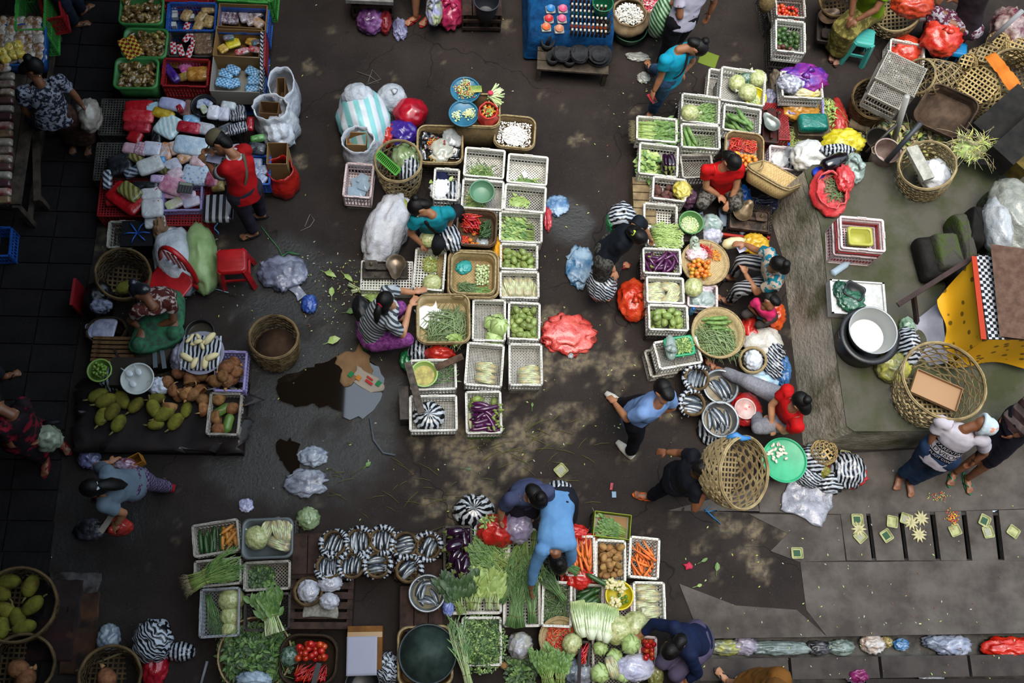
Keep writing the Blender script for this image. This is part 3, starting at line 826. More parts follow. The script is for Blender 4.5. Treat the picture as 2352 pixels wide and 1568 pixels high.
def P_coco(r):
 sd=r.random()*40
 b=MB().ell((0,0,0),(.075,.068,.066),16,11,fn=lambda v:1+.06*nz(v,1.5,sd)+(.3*max(0,v.x-.75)*2))
 return[mk('coconut',b,M('8a5f3e',.85,'5e3d26',18,.4,.65,rnd=.15,bump=.6,bs=70)),mk('tuft',MB().tube([(.085,0,0),(.105,.004,.004),(.12,.012,.006)],[.02,.014,.003],6),M('a07850',.9,bump=.4))]
proto('coco',P_coco,3)
def P_husk(r):
 """a husk shell pulled off a coconut: a thick fibrous half cup"""
 sd=r.random()*40;rg=[]
 for i in range(9):
  t=math.pi*.52*i/8;row=[]
  for j in range(16):
   a=2*math.pi*j/16;k=1+.09*nz((math.cos(a),math.sin(a),i*.3),1.6,sd)
   row.append((-.09*math.cos(t)*k,.085*math.sin(t)*math.cos(a)*k,.075*math.sin(t)*math.sin(a)*k))
  rg.append(row)
 inn=[[(p[0]*.72+.012,p[1]*.78,p[2]*.78)for p in row]for row in rg[::-1]]
 return[mk('coconut_husk',MB().loft(rg+inn),M('9a6c46',.9,'6a4426',12,.4,.6,rnd=.15,bump=.8,bs=40)),mk('fibres',MB().tube([(.0,.05,.05),(.03,.055,.06),(.055,.05,.055)],[.01,.006,.002],5),M('b08a5c',.9))]
proto('husk',P_husk,2)
def P_jack(r):
 sd=r.random()*40
 b=MB().ell((0,0,0),(.115,.075,.07),22,14,fn=lambda v:1+.05*nz(v,1.3,sd)+.012*math.sin(v.x*40)*math.sin(9*math.atan2(v.z,v.y)))
 return[mk('young_jackfruit',b,M('7d7a2c',.7,'5a4f22',7,.42,.62,rnd=.2,bump=1.0,bs=120)),mk('stalk',MB().tube([(-.11,0,0),(-.14,.003,.01),(-.165,.01,.015)],[.014,.01,.009],6),M('6e6238',.8))]
proto('jack',P_jack,3)
def P_papaya(r):
 pts,rs=bent(.22,.05,.1,9,rnd_end)
 return[mk('green_papaya',MB().tube(pts,rs,12),M('4a6a2e',.4,'6d8a3a',6,rnd=.1))]
proto('papaya',P_papaya,1)
def P_cass(r):
 """a peeled and cut root: pale wedge with a rounded back"""
 L=.12;w_=r.uniform(.05,.075);h_=.045;t=r.uniform(.3,.7)
 rg=[[(x,-w_/2*k,0),(x,w_/2*k,0),(x,w_/2*k*.9,h_*k*.7),(x,0,h_*k),(x,-w_/2*k*.9,h_*k*.7)]for x,k in((-L/2,t),(-L*.3,.9),(0,1),(L*.3,.85),(L/2,.35))]
 return[mk('cut_root_piece',MB().loft(rg,cap0=True,cap1=True),M('d8c99a',.6,'b9a468',9,.5,.7,rnd=.06,bump=.15))]
proto('cass',P_cass,4)
def P_fish(r):
 L=.2;rg=[]
 for i in range(9):
  f=i/8;w_=.027*math.sin(math.pi*min(1,f*.88+.06))**.75+.003;bnd=.012*math.sin(f*3)
  rg.append([((f-.5)*L,bnd+w_*math.cos(2*math.pi*j/10),.55*w_*math.sin(2*math.pi*j/10))for j in range(10)])
 b=MB().loft(rg,cap0=True,cap1=True)
 q=.012*math.sin(3)
 tl=MB().add([(L/2-.005,q,.003),(L/2+.035,q+.028,.001),(L/2+.02,q,.002),(L/2+.035,q-.028,.001),(L/2-.005,q,-.003),(L/2+.02,q,-.002)],[(0,2,1),(0,3,2),(4,1,5),(4,5,3)],0,False)
 fin=MB().add([(-.02,.026,0),(.02,.024,0),(.012,.042,.001),(-.012,.04,-.001),(0,.03,.004)],[(0,1,2,3),(0,4,1),(3,2,4)],0,False)
 ey=MB().ell((-L/2+.02,.004,.008),(.0045,.0045,.003),7,5)
 return[mk('fish',b,M('aab0b4',.25,'363c44',10,rnd=.16,metal=.35,pat=('height',.006,.03,1))),mk('tail_fin',tl,M('565b60',.4)),mk('back_fin',fin,M('4a5058',.4)),mk('eye',ey,M('121214',.2))]
proto('fish',P_fish,3)
def P_garlic(r):return[mk('small_shell',MB().ell((0,0,0),(.026,.017,.01),9,6,fn=lambda v:1+.12*nz(v,2,r.random()*9)),M('c9c3b2',.6,'8a8274',20,.5,.7,rnd=.14))]
proto('oyster',P_garlic,3)
def P_napa(r):
 sd=r.random()*30
 rib=MB();lf=MB()
 rib.tube([(-.17,0,.05),(-.12,0,.055),(-.04,0,.06)],[.028,.05,.052],12)
 for k in range(11):
  a=(k-5)*.34+r.uniform(-.1,.1)
  y0=math.sin(a)*.055;z0=.03+math.cos(a)*.04
  rib.tube([(-.17,y0*.4,z0*.8),(-.09,y0*1.1,z0+.025),(.02,y0*1.5,z0+.03),(.12,y0*1.7,z0+.02)],[.012,.026,.017,.003],6,flat=.4)
  rg=[]
  for i in range(8):
   f=i/7;x=-.07+.27*f;wd=.05*math.sin(math.pi*(.18+.72*f))*.62
   rg.append([(x,y0*(1.0+.25*f)+(j-3)/3*wd,z0+.03+.014*math.sin(i*2.1+j*2.7+sd)*(abs(j-3)/3+.15)-.02*f)for j in range(7)])
  lf.loft(rg,close=False)
 return[mk('chinese_cabbage',lf,M('7f965a',.5,'a2b378',9,.4,.65,rnd=.08,bump=.3)),mk('white_rib',rib,M('d8dec4',.4,'bccb98',7))]
proto('napa',P_napa,3)
def P_caul(r):
 b=MB();g=MB()
 for k in range(26):
  a,q=r.uniform(0,6.28),math.sqrt(r.random())*.06
  b.ell((q*math.cos(a),q*math.sin(a),.07-q*.5),(.02,.02,.018),8,6)
 for k in range(5):
  a=k*1.257
  g.tube([(0,0,.01),(.05*math.cos(a),.05*math.sin(a),.02),(.085*math.cos(a),.085*math.sin(a),.05)],[.012,.02,.006],6,flat=.3)
 return[mk('cauliflower',b,M('ddd3a4',.7,'c2b67c',20,bump=.5,bs=90)),mk('leaf_collar',g,M('8aa35a',.5))]
proto('cauliflower',P_caul,2)
NOPARTS={'chili','gchili','schili','ychili','otomato','tomato','geg','lime'}
def place(kind,loc,rz,label,cat,group=None,s_=1.0,pitch=0.0,roll=0.0,parts=True):
 var=R.choice(PR[kind])
 o=ob(var[0][0],var[0][1],None,loc,0,s_,(roll,pitch,rz))
 tag(o,label,cat,group)
 if parts:
  for nm,me in var[1:]:ob(nm,me,o)
 return o
def heap(kind,cx_,n,label,cat,group,r_,L=0.0,ang=0.0,spread=3.14,s_=1.0,rect=True,tries=7,roll=True,top=None,parts=None,jit=.12,sink=.85):
 """n pieces dropped one after another to the lowest free spot inside the container"""
 pts=np.zeros((0,4));out=[]
 parts=(kind not in NOPARTS)if parts is None else parts
 r_*=s_;L*=s_
 ks=[0.0]if L<r_*1.2 else list(np.linspace(-.5,.5,3 if L<r_*9 else 5))
 hw,hd=cx_.w/2,cx_.d/2
 for i in range(n):
  best=None
  for _ in range(tries):
   a=ang+R.uniform(-spread,spread)
   ex,ey=abs(math.cos(a))*L*.42+r_*.9,abs(math.sin(a))*L*.42+r_*.9
   mx,my=max(hw-ex,.0),max(hd-ey,.0)
   if rect:x,y=R.uniform(-mx,mx),R.uniform(-my,my)
   else:
    q,b=math.sqrt(R.random()),R.uniform(0,6.283);x,y=q*mx*math.cos(b),q*my*math.sin(b)
   z=r_
   sp=[(x+k*L*math.cos(a),y+k*L*math.sin(a))for k in ks]
   if len(pts):
    for px_,py_ in sp:
     d2=(pts[:,0]-px_)**2+(pts[:,1]-py_)**2
     rr=(pts[:,3]+r_)*sink
     h_=np.where(d2<rr**2,pts[:,2]+np.sqrt(np.maximum(rr**2-d2,0)),r_)
     z=max(z,float(h_.max()))
   if best is None or z<best[0]:best=(z,x,y,a,sp)
  z,x,y,a,sp=best
  if top and z>top:continue
  pts=np.vstack([pts]+[[[p[0],p[1],z,r_]]for p in sp])
  wx=cx_.c[0]+x*math.cos(cx_.rz)-y*math.sin(cx_.rz)
  wy=cx_.c[1]+x*math.sin(cx_.rz)+y*math.cos(cx_.rz)
  out.append(place(kind,(wx,wy,cx_.z+z),a+cx_.rz,label,cat,group,s_*R.uniform(1-jit,1+jit),R.uniform(-.12,.12),R.uniform(-3,3)if roll else 0,parts))
 return out
def bed(label,k,kind,n,hh,ang,spread,name,cat,s_=1.0):
 """what lies under the picked out pieces of a heap: one joined mass of the same pieces"""
 b=MB()
 for i in range(n):
  me=R.choice(PR[kind])[0][1];a=ang+R.uniform(-spread,spread);x,y=R.uniform(-.42,.42)*k.w,R.uniform(-.42,.42)*k.d
  t=Matrix.Translation((x,y,R.random()*hh+.006))@Matrix.Rotation(a,4,'Z')@Matrix.Scale(s_,4)
  b.add([t@v.co for v in me.vertices],[list(p.vertices)for p in me.polygons])
 one(name,b,PR[kind][0][0][1].materials[0],label,cat,(k.c[0],k.c[1],k.z),k.rz,kind='stuff');k.z+=hh*.8
 # ---------------------------------------------------------------- builders: greens
def leaf(b,p,d,L,w_,up=V((0,0,1)),mat=0,fold=.25):
 """one folded leaf blade: two halves about a midrib"""
 p,d=V(p),V(d).normalized()
 s_=d.cross(up)
 if s_.length<.05:s_=d.cross(V((1,0,0)))
 s_.normalize();u=s_.cross(d)
 m1,m2,tip=p+d*L*.35+u*L*.05,p+d*L*.7+u*L*.04,p+d*L-u*L*.08
 e=u*w_*fold
 b.add([p,m1,m2,tip,m1+s_*w_*.5+e,m2+s_*w_*.42+e,m1-s_*w_*.5+e,m2-s_*w_*.42+e],[(0,4,1),(1,4,5,2),(2,5,3),(0,1,6),(1,2,7,6),(2,3,7)],mat)
def rdir(rr,flat=.5):
 a=rr.uniform(0,6.283);return V((math.cos(a),math.sin(a),rr.uniform(-.15,1)*flat))
LEAF=dict(dark=M('2d4526',.5,'445c34',10,rnd=.06),mid=M('4b6d33',.5,'6b8a45',10,rnd=.06),light=M('80994d',.5,'9db266',10,rnd=.06),pale=M('94ab5f',.55,'b8c586',10),blue=M('50753f',.5,'709058',8),stem=M('86a04e',.5,'a6b873',9),white=M('d3dcb4',.5,'b4c886',9),root=M('a59a78',.9,'7d7253',20),yellow=M('b2ab5c',.6,'8f9a48',12))
def herb_heap(label,cx_,h_,n,L,w_,mats,name='herb_heap',seed=0,cat='greens',stems=0,rect=True,group=None,flat=.6,box=False):
 """a loose mound of leaves (nobody could count them): one object of kind stuff"""
 rr=random.Random(seed);b=MB();hw,hd=cx_.w/2,cx_.d/2
 core=[[(hw*.8*k*math.cos(a*math.pi/8),hd*.8*k*math.sin(a*math.pi/8),h_*.7*z)for a in range(16)]for k,z in((1,0),(.8,.45),(.4,.75),(.05,.8))]
 b.loft(core,0)
 for i in range(n):
  x,y=rr.uniform(-1,1),rr.uniform(-1,1)
  q=max(abs(x),abs(y))if box else math.hypot(x,y)
  if q>1:x,y,q=x*.7,y*.7,min(1,q*.7)
  z=h_*(1-(q**2.5 if box else q*q))*rr.uniform(.55,1.05)+.006
  leaf(b,(x*hw,y*hd,z),rdir(rr,flat)+V((x,y,0))*.5,L*rr.uniform(.6,1.25),w_*rr.uniform(.7,1.2),mat=rr.randrange(len(mats)),fold=rr.uniform(.05,.4))
 for i in range(stems):
  x,y=rr.uniform(-.8,.8)*hw,rr.uniform(-.8,.8)*hd;d=rdir(rr,.2)*L*2
  z=h_*rr.uniform(.5,.95)
  b.tube([(x,y,z),(x+d.x*.5,y+d.y*.5,z+.01),(x+d.x,y+d.y,z-.01)],.003,4,len(mats)-1)
 return one(name,b,[LEAF[m]for m in mats],label,cat,(cx_.c[0],cx_.c[1],cx_.z),cx_.rz,group,kind='stuff')
def bunch(label,base,tip,w0,w1,n,stem='stem',leafm='mid',L=.1,lw=.02,per=3,name='greens_bunch',seed=0,cat='greens',z=.03,thick=.05,sr=.0035,tie=.3,roots=False,f0=.5,base_m=None,group=None,cap=None,droop=.02):
 """a tied bunch laid down from base to tip: stems, leaves, tie (and roots) are parts"""
 rr=random.Random(seed);a,c=V(base),V(tip);d=c-a;LL=d.length;q=d.normalized();s_=V((-q.y,q.x,0)).normalized()
 t=thing(name,label,cat,a,group=group)
 st,lf,rt=MB(),MB(),MB()
 for i in range(n):
  u,v=rr.uniform(-1,1),rr.random()
  pin=lambda f:(abs(f-tie)*1.2+.45)if tie else 1
  end=rr.uniform(.75,1.05)
  pts=[]
  for f in(0,.25,.5,.75,1):
   ff=f*end;wd=(w0+(w1-w0)*ff)*min(1,pin(ff))
   pts.append(q*LL*ff+s_*(u*wd/2+.006*math.sin(i+ff*5))+V((0,0,.004+v*thick*(.5+.5*min(1,pin(ff)))*(1-.5*u*u)-droop*ff*ff)))
  st.tube(pts,[sr,sr,sr*.9,sr*.7,sr*.4],4)
  for k in range(per):
   f=f0+(1-f0)*rr.random();g=f*4;j=min(3,int(g));p=pts[j].lerp(pts[j+1],g-j)
   leaf(lf,p,q+s_*rr.uniform(-.8,.8)+V((0,0,rr.uniform(-.1,.6))),L*rr.uniform(.7,1.2),lw*rr.uniform(.7,1.2),fold=rr.uniform(.05,.3))
  if roots:
   for k in range(2):rt.tube([pts[0],pts[0]-q*.04+s_*rr.uniform(-.025,.025)+V((0,0,rr.uniform(-.02,.02))),pts[0]-q*rr.uniform(.06,.1)+s_*rr.uniform(-.04,.04)],[.002,.0012,.0006],3)
 stuffpart('stems',st,LEAF[stem],t)
 if per:stuffpart('leaves',lf,LEAF[leafm],t)
 if roots:stuffpart('roots',rt,LEAF['root'],t)
 if tie:
  p=q*LL*tie;wd=(w0+(w1-w0)*tie)*.3
  tb=MB().tube([p+s_*math.cos(k*.6283)*wd+V((0,0,thick*.3+math.sin(k*.6283)*thick*.45))for k in range(11)],.004,5,cap=False)
  ob('tie',tb.mesh('tie',M('6e6a3a',.8)),t)
 return t
def BG(c1,c2=None,a=1.0,r_=.3,ns=6):return M(c1,r_,c2,ns,alpha=a,coat=.35,bump=.55,bs=13)
ORD='first second third fourth fifth sixth seventh eighth ninth'.split()
# ---------------------------------------------------------------- builders: people
SKIN=M('9a6a4a',.5,'8a5a3d',10,rnd=.0,sss=.05)
SKIN_D=M('7a4e34',.5,'6a4029',10,sss=.05)
SKIN_L=M('b07d5c',.5,'a06e4e',10,sss=.05)
HAIR=M('080707',.5,'120e0d',30,bump=.3,bs=60,spec=.22)
def hand(b,w_,d,n,side,s_=1.0,curl=.5,mat=0):
 d=d.normalized();n=(n-d*n.dot(d)).normalized();l=d.cross(n)*side
 q=Matrix((l,d,n)).transposed()
 b.ell(w_+d*.05*s_,(.04*s_,.052*s_,.017*s_),10,8,q,mat)
 for k,(off,L)in enumerate(((-.028,.062),(-.009,.075),(.010,.07),(.028,.055))):
  p=w_+d*.085*s_+l*off*s_;dd=d+l*off*3.0;pts=[w_+d*.05*s_+l*off*.8*s_,p]
  c=curl
  for j in range(3):
   dd=(dd*math.cos(c)-n*math.sin(c)).normalized()if j else(d+l*off*3-n*c*.6).normalized()
   p=p+dd*L*s_*(.42-.06*j);pts.append(p)
  b.tube(pts,[.011*s_,.0105*s_,.0095*s_,.009*s_,.007*s_],7,mat)
 p=w_+d*.02*s_-l*.026*s_
 b.tube([p,p+(d*.6-l*.7-n*.2).normalized()*.035*s_,p+(d*.6-l*.7-n*.2).normalized()*.035*s_+(d-l*.25-n*.4).normalized()*.035*s_],[.014*s_,.011*s_,.008*s_],7,mat)
def foot(b,a,t,s_=1.0,mat=0):
 t=V((t.x,t.y,0)).normalized();l=V((-t.y,t.x,0));g=a-V((0,0,.05*s_))
 b.tube([a+V((0,0,.03*s_)),a-V((0,0,.01)),g-t*.02*s_],[.036*s_,.035*s_,.03*s_],9,mat)
 b.tube([g-t*.045*s_,g,g+t*.08*s_,g+t*.13*s_-V((0,0,.008))],[.025*s_,.035*s_,.04*s_,.036*s_],9,mat,flat=.62)
 for k in range(5):
  o=(k-2)*.0165*s_
  b.tube([g+t*.12*s_+l*o-V((0,0,.006)),g+t*(.175-.009*abs(k-1.2))*s_+l*o*1.15-V((0,0,.012))],[.011*s_,.009*s_],6,mat)
def el_ring(c,l,f,rx,ry,n=18,sq=.85):
 o=[]
 for j in range(n):
  a=2*math.pi*j/n;x,y=math.cos(a),math.sin(a)
  o.append(c+l*math.copysign(abs(x)**sq,x)*rx+f*math.copysign(abs(y)**sq,y)*ry)
 return o
def person(label,J,shirt=None,pants=None,hair='short',skin=None,s=1.0,shoes=None,curl=.55,face=False,bow=0.0,seed=0,extra=None,group=None,sleeve=.55,hem=.0,pants_len=.9,skirt=None,sandal='2a2a2c',fat=1.0,hair_m=None,legs=True,name='person'):
 skin=skin or SKIN
 G={k:P(*v)for k,v in J.items()}
 for k in 'LR':
  for a in 'sewhka':
   if a+k not in G:G[a+k]=None
 hL,hR,sL,sR,hd=G['hL'],G['hR'],G['sL'],G['sR'],G['hd']
 pel,ch=(hL+hR)/2,(sL+sR)/2
 hl=(hL-hR).normalized();sl_=(sL-sR).normalized()
 spine=(ch-pel);up=spine.normalized()
 fc=(G['fc']-hd).normalized()
 fw=up.cross(sl_)
 fw=-fw if fw.dot(fc)<-.2 else fw
 nk=ch+up*.05*s+fw*.01
 root=thing(name,label,'person',(0,0,0),group=group)
 def torso(b,inf,t0,mat=0):
  rings=[]
  for t,rx,ry in((t0,.155,.115),(0.0,.155,.115),(.2,.145,.108),(.45,.138,.1),(.7,.155,.108),(.88,.165,.1),(1.0,.135,.08),(1.09,.06,.055)):
   c=pel+spine*t-fw*bow*4*t*(1-t)
   l=hl.lerp(sl_,max(0,min(1,t)));l=(l-up*l.dot(up)).normalized();f_=up.cross(l)
   k=s*fat if t<.6 else s
   rings.append(el_ring(c,l,f_,rx*k+inf,ry*k+inf))
  b.loft(rings,mat,cap0=True,cap1=True)
 body=MB()
 torso(body,0,-.12)
 if(hd-nk).length>.18*s:
  e_=V((0,0,H));rd=(hd-e_).normalized();t0=(nk-e_).dot(rd);o2=(nk-e_-rd*t0).length
  hd=e_+rd*(t0-math.sqrt(max((.17*s)**2-o2*o2,0)))
  if(hd-nk).length>.2*s:hd=nk+(hd-nk).normalized()*.2*s
  G['hd']=hd
 hu=(hd-nk).normalized();hu=(hu-fc*hu.dot(fc)).normalized();hs=fc.cross(hu)
 body.tube([nk-up*.05,nk,hd-fc*.02-hu*.02],[.062*s,.052*s,.052*s],10)
 q=Matrix((hs,fc,hu)).transposed()
 hsz=1.0 if s>.8 else.93
 body.ell(hd,(.074*hsz,.092*hsz,.112*hsz),18,14,q,fn=lambda v:1-.1*max(0,-v.z)*(1-abs(v.y)))
 body.ell(hd+fc*.045*hsz-hu*.06*hsz,(.05*hsz,.045*hsz,.05*hsz),12,8,q)
 body.tube([hd+fc*.085*hsz+hu*.015,hd+fc*.108*hsz-hu*.02,hd+fc*.09*hsz-hu*.028],[.01,.016,.012],8)
 for k in(-1,1):body.ell(hd+hs*k*.074*hsz-hu*.005,(.012,.022,.032),8,6,q)
 hm=hair_m or HAIR
 for k in 'LR':
  s_,e,w_=G['s'+k],G['e'+k],G['w'+k]
  sd=1 if k=='L' else-1
  if e is not None:
   body.ell(s_,(.058*s,)*3,10,8)
   body.tube([ch.lerp(s_,.5),s_,s_.lerp(e,.5),e],[.06*s,.054*s,.046*s,.04*s],10)
   body.ell(e,(.041*s,)*3,8,6)
   body.tube([e,e.lerp(w_,.4),w_],[.04*s,.039*s,.027*s],10)
   fd=w_-e
   if 'f'+k in G:fd=G['f'+k]-w_
   hand(body,w_,fd,V((0,0,1))if abs(fd.normalized().z)<.85 else sl_*sd,sd,s,curl)
  if not legs:continue
  h_,kn,an=G['h'+k],G['k'+k],G['a'+k]
  body.ell(h_,(.1*s,)*3,10,8)
  body.tube([h_,h_.lerp(kn,.5),kn],[.098*s*fat,.082*s*fat,.058*s],12)
  body.ell(kn,(.058*s,)*3,10,8)
  body.tube([kn,kn.lerp(an,.35),an],[.056*s,.058*s,.036*s],10)
  tdir=(G['t'+k]-an)if 't'+k in G else V((fw.x,fw.y,0))
  foot(body,an,tdir,s)
 ob('body',voxel(body,'body',skin,.0095,4),root)
 if shirt:
  m,b=shirt,MB()
  torso(b,.017,-hem)
  for k in 'LR':
   s_,e=G['s'+k],G['e'+k]
   if e is None or sleeve==0:continue
   w_=G['w'+k]
   b.ell(s_,(.072*s,)*3,10,8)
   if sleeve<=1:b.tube([ch.lerp(s_,.55),s_,s_.lerp(e,sleeve)],[.074*s,.072*s,.07*s],12)
   else:
    b.tube([ch.lerp(s_,.55),s_,e],[.074*s,.068*s,.054*s],12);b.ell(e,(.054*s,)*3,8,6)
    b.tube([e,e.lerp(w_,sleeve-1)],[.053*s,.04*s],10)
  ob('shirt',voxel(b,'shirt',m,.0115,5,.006,7,seed),root)
 if pants and legs:
  b=MB()
  c0=pel
  b.loft([el_ring(c0+up*dz,hl,up.cross(hl),(.16+.008)*s*fat,(.122+.006)*s*fat)for dz in(-.1,.0,.09)],cap0=True,cap1=True)
  for k in 'LR':
   h_,kn,an=G['h'+k],G['k'+k],G['a'+k]
   b.ell(h_,(.116*s*fat,)*3,10,8)
   b.tube([h_,h_.lerp(kn,.5),kn],[.114*s*fat,.1*s*fat,.078*s],12)
   b.ell(kn,(.078*s,)*3,10,8)
   if pants_len>0:b.tube([kn,kn.lerp(an,pants_len)],[.076*s,.062*s],12)
  ob('trousers',voxel(b,'trousers',pants,.012,4,.006,7,seed+3),root)
 if skirt:
  m,f_=skirt;b=MB()
  rings=[]
  for t in(0,.33,.66,1.0):
   if t<=.66:
    u=t/.66;pl_,pr=hL.lerp(G['kL'],u),hR.lerp(G['kR'],u)
   else:
    u=(t-.66)/.34*f_;pl_,pr=G['kL'].lerp(G['aL'],u),G['kR'].lerp(G['aR'],u)
   c=(pl_+pr)/2;l=(pl_-pr)
   wd=l.length/2+.115*s;l=l.normalized()if l.length>.02 else hl
   dr=((G['kL']+G['kR'])/2-pel)if t<=.5 else((G['aL']+G['aR'])/2-(G['kL']+G['kR'])/2)
   dr=dr.normalized()if dr.length>.02 else-up
   f2=dr.cross(l).normalized()
   rings.append(el_ring(c,l,f2,wd,.12*s))
  b.loft(rings,cap0=True,cap1=True)
  for k in 'LR':b.ell(G['h'+k],(.12*s,)*3,10,8)
  b.ell(pel,(.15*s,.15*s,.13*s),10,8)
  for k in 'LR':b.ell(G['k'+k],(.085*s,)*3,10,8)
  ob('skirt',voxel(b,'skirt',m,.0125,5,.006,7,seed+5),root)
  # hair
 hb=MB()
 sd_=seed*3.3
 if hair!='none':
  hb.ell(hd-fc*.016+hu*.027,(.084*hsz,.1*hsz,.1*hsz),26,18,q,fn=lambda v:1+.025*nz((v.x*5,v.y*1.2,v.z*1.2),2,sd_))
  hb.ell(hd-fc*.05-hu*.035,(.074*hsz,.06*hsz,.1*hsz),18,12,q)
  hr=ob('hair',hb.mesh('hair',hm),root)
 bk=hd-fc*.095+hu*.02
 if hair=='bun':
  ob('hair_bun',MB().ell(bk-fc*.012+hu*.03,(.05,.045,.045),14,10,q,fn=lambda v:1+.07*math.sin(9*math.atan2(v.z,v.x))).mesh('hair_bun',hm),hr)
 if hair in('tail','long'):
  p2=G.get('pt',bk-fc*.06-hu*.2)
  md=bk.lerp(p2,.45)-fc*.02+V((0,0,.03))
  r0=.034 if hair=='tail' else.06
  ob('ponytail',MB().tube([bk+fc*.03,bk-fc*.01,md,md.lerp(p2,.6),p2],[r0*.9,r0*.8,r0*1.15,r0*.9,.012],10,flat=.7).mesh('ponytail',hm),hr)
  if hair=='tail' and extra and 'tie' in extra:ob('hair_tie',MB().ell(bk-fc*.005,(.036,.02,.036),10,8,q).mesh('hair_tie',M(extra['tie'],.6)),hr)
 if face:
  for k in(-1,1):
   e_=ob('eye',MB().ell(hd+fc*.079*hsz+hs*k*.031*hsz+hu*.008,(.014,.01,.007),8,6,q).mesh('eye',M('c9c0b4',.3)),root)
   ob('pupil',MB().ell(hd+fc*.087*hsz+hs*k*.031*hsz+hu*.007,(.006,.004,.006),6,5,q).mesh('pupil',M('120c0a',.2)),e_)
   ob('eyebrow',MB().tube([hd+fc*.088*hsz+hs*k*.014+hu*.03,hd+fc*.086*hsz+hs*k*.032+hu*.035,hd+fc*.074*hsz+hs*k*.05+hu*.029],[.003,.004,.002],5).mesh('eyebrow',hm),root)
  ob('mouth',MB().ell(hd+fc*.09*hsz-hu*.056,(.024,.008,.008),10,6,q).mesh('mouth',M('7a3f38',.5)),root)
 if shoes and legs:
  for k in 'LR':
   an=G['a'+k];t=(G['t'+k]-an)if 't'+k in G else V((fw.x,fw.y,0));t=V((t.x,t.y,0)).normalized();l=V((-t.y,t.x,0));g=an-V((0,0,.085*s))
   if shoes=='sandal':
    nn=14;rg=[]
    for zz in(0,.014):
     rg.append([g+t*(.055+.13*math.cos(2*math.pi*j/nn))*s+l*(.043+.006*math.cos(2*math.pi*j/nn))*math.sin(2*math.pi*j/nn)*s+V((0,0,zz))for j in range(nn)])
    so_=ob('sandal_sole',MB().loft(rg,cap0=True,cap1=True,smooth=False).mesh('sandal_sole',M(sandal,.7)),root)
    st=MB()
    for q_ in(-1,1):st.tube([g+t*.13*s+V((0,0,.02)),g+t*.09*s+l*q_*.022*s+V((0,0,.058)),g+t*.04*s+l*q_*.045*s+V((0,0,.02))],.007,6)
    ob('sandal_strap',st.mesh('sandal_strap',M(sandal,.6)),so_)
   else:
    b=MB();b.tube([g+V((0,0,.03))-t*.05*s,g+V((0,0,.045)),g+t*.1*s+V((0,0,.035)),g+t*.19*s+V((0,0,.025))],[.04*s,.052*s,.05*s,.028*s],12,flat=.75)
    b.ell(an-V((0,0,.02)),(.05*s,.05*s,.05*s),10,8)
    ob('shoe',b.mesh('shoe',M(sandal,.6)),root)
 G.update(fcv=fc,hu=hu,hs=hs,fw=fw,up=up,ch=ch,pel=pel,spine=spine,sl=sl_,hq=q,root=root,nk=nk,s=s)
 return G
def strap(G,m,a='sL',b='hR',w_=.03,front=True,back=True,name='bag_strap'):
 """a cross-body strap lying on the shirt"""
 st=MB();c,up,fw,s_=G['ch'],G['up'],G['fw'],G['s']
 A,B=G[a],G[b]
 for sg in([1]if front else[])+([-1]if back else[]):
  pts=[]
  for i in range(9):
   f=i/8;p=(c+(A-c)*.5+up*.05).lerp(B+up*.06,f)
   pts.append(p+fw*sg*(.135*s_*math.sin(math.pi*(.12+.76*f))+.01))
  st.tube(pts,w_/2,6,flat=.3,up=fw*sg)
 return ob(name,st.mesh(name,m),G['root'])
def wrap(t,me,origin,xdir,ydir,m,parent,name,off=.003):
 bv=BVHTree.FromPolygons([v.co for v in me.vertices],[list(p.vertices)for p in me.polygons])
 x,y=V(xdir).normalized(),V(ydir).normalized();y=(y-x*y.dot(x)).normalized();z=x.cross(y)
 for v in t.vertices:
  p=V(origin)+x*v.co.x+y*v.co.y
  hit=bv.ray_cast(p+z*.4,-z)
  v.co=(hit[0]+z*off)if hit[0]else p
 t.materials.clear();t.materials.append(m);t.name=name
 return ob(name,t,parent)
def patch(w_,h_,nx=10,ny=6):
 me=bpy.data.meshes.new('p');vs=[((i/nx-.5)*w_,(j/ny-.5)*h_,0)for j in range(ny+1)for i in range(nx+1)]
 me.from_pydata(vs,[],[(j*(nx+1)+i,j*(nx+1)+i+1,(j+1)*(nx+1)+i+1,(j+1)*(nx+1)+i)for j in range(ny)for i in range(nx)]);return me
def text_mesh(s_,size,align='CENTER'):
 cu=bpy.data.curves.new('t','FONT');cu.body=s_;cu.size=size;cu.align_x=align;cu.align_y='CENTER';cu.resolution_u=2
 o=bpy.data.objects.new('t',cu);COL.objects.link(o)
 t=bpy.data.meshes.new_from_object(o.evaluated_get(bpy.context.evaluated_depsgraph_get()));bpy.data.objects.remove(o)
 return t
 # ---------------------------------------------------------------- the stall in the middle of the lane
k_=crate('crate of wilting green stems beside the white pulp basket',(1070,337),(1163,343),(1062,405),.42)
herb_heap('yellow green stems and petals left on the crate floor',k_.sub(-.9,.6,-.9,.3),.02,60,.07,.01,['light','light','mid'],'herb_scraps',1,stems=60)
k_=crate('almost empty crate with leaf scraps and a white card',(1167,350),(1260,360),(1163,418),.42)
herb_heap('sparse leaf scraps in the almost empty crate',k_.sub(-.8,.9,-.9,0),.012,30,.05,.02,['mid','light'],'herb_scraps',2)
one('paper_card',MB().box((0,0,0),(.05,.08,.002)),M('d8d8d2',.8),'small white card lying in the almost empty crate','card',k_.at(-.1,.1,.03),.4)
k_=crate('crate with moss green herbs under the green bowl',(1062,408),(1160,415),(1057,478),.42)
herb_heap('trampled mossy herbs around the green bowl',k_.sub(-.95,.2,-.9,.9),.03,160,.04,.012,['light','mid','yellow'],'herb_heap',3)
bowl('green plastic bowl standing empty on the herb crate',(1107,439),29,.5,.09,M('588064',.4),name='green_bowl')
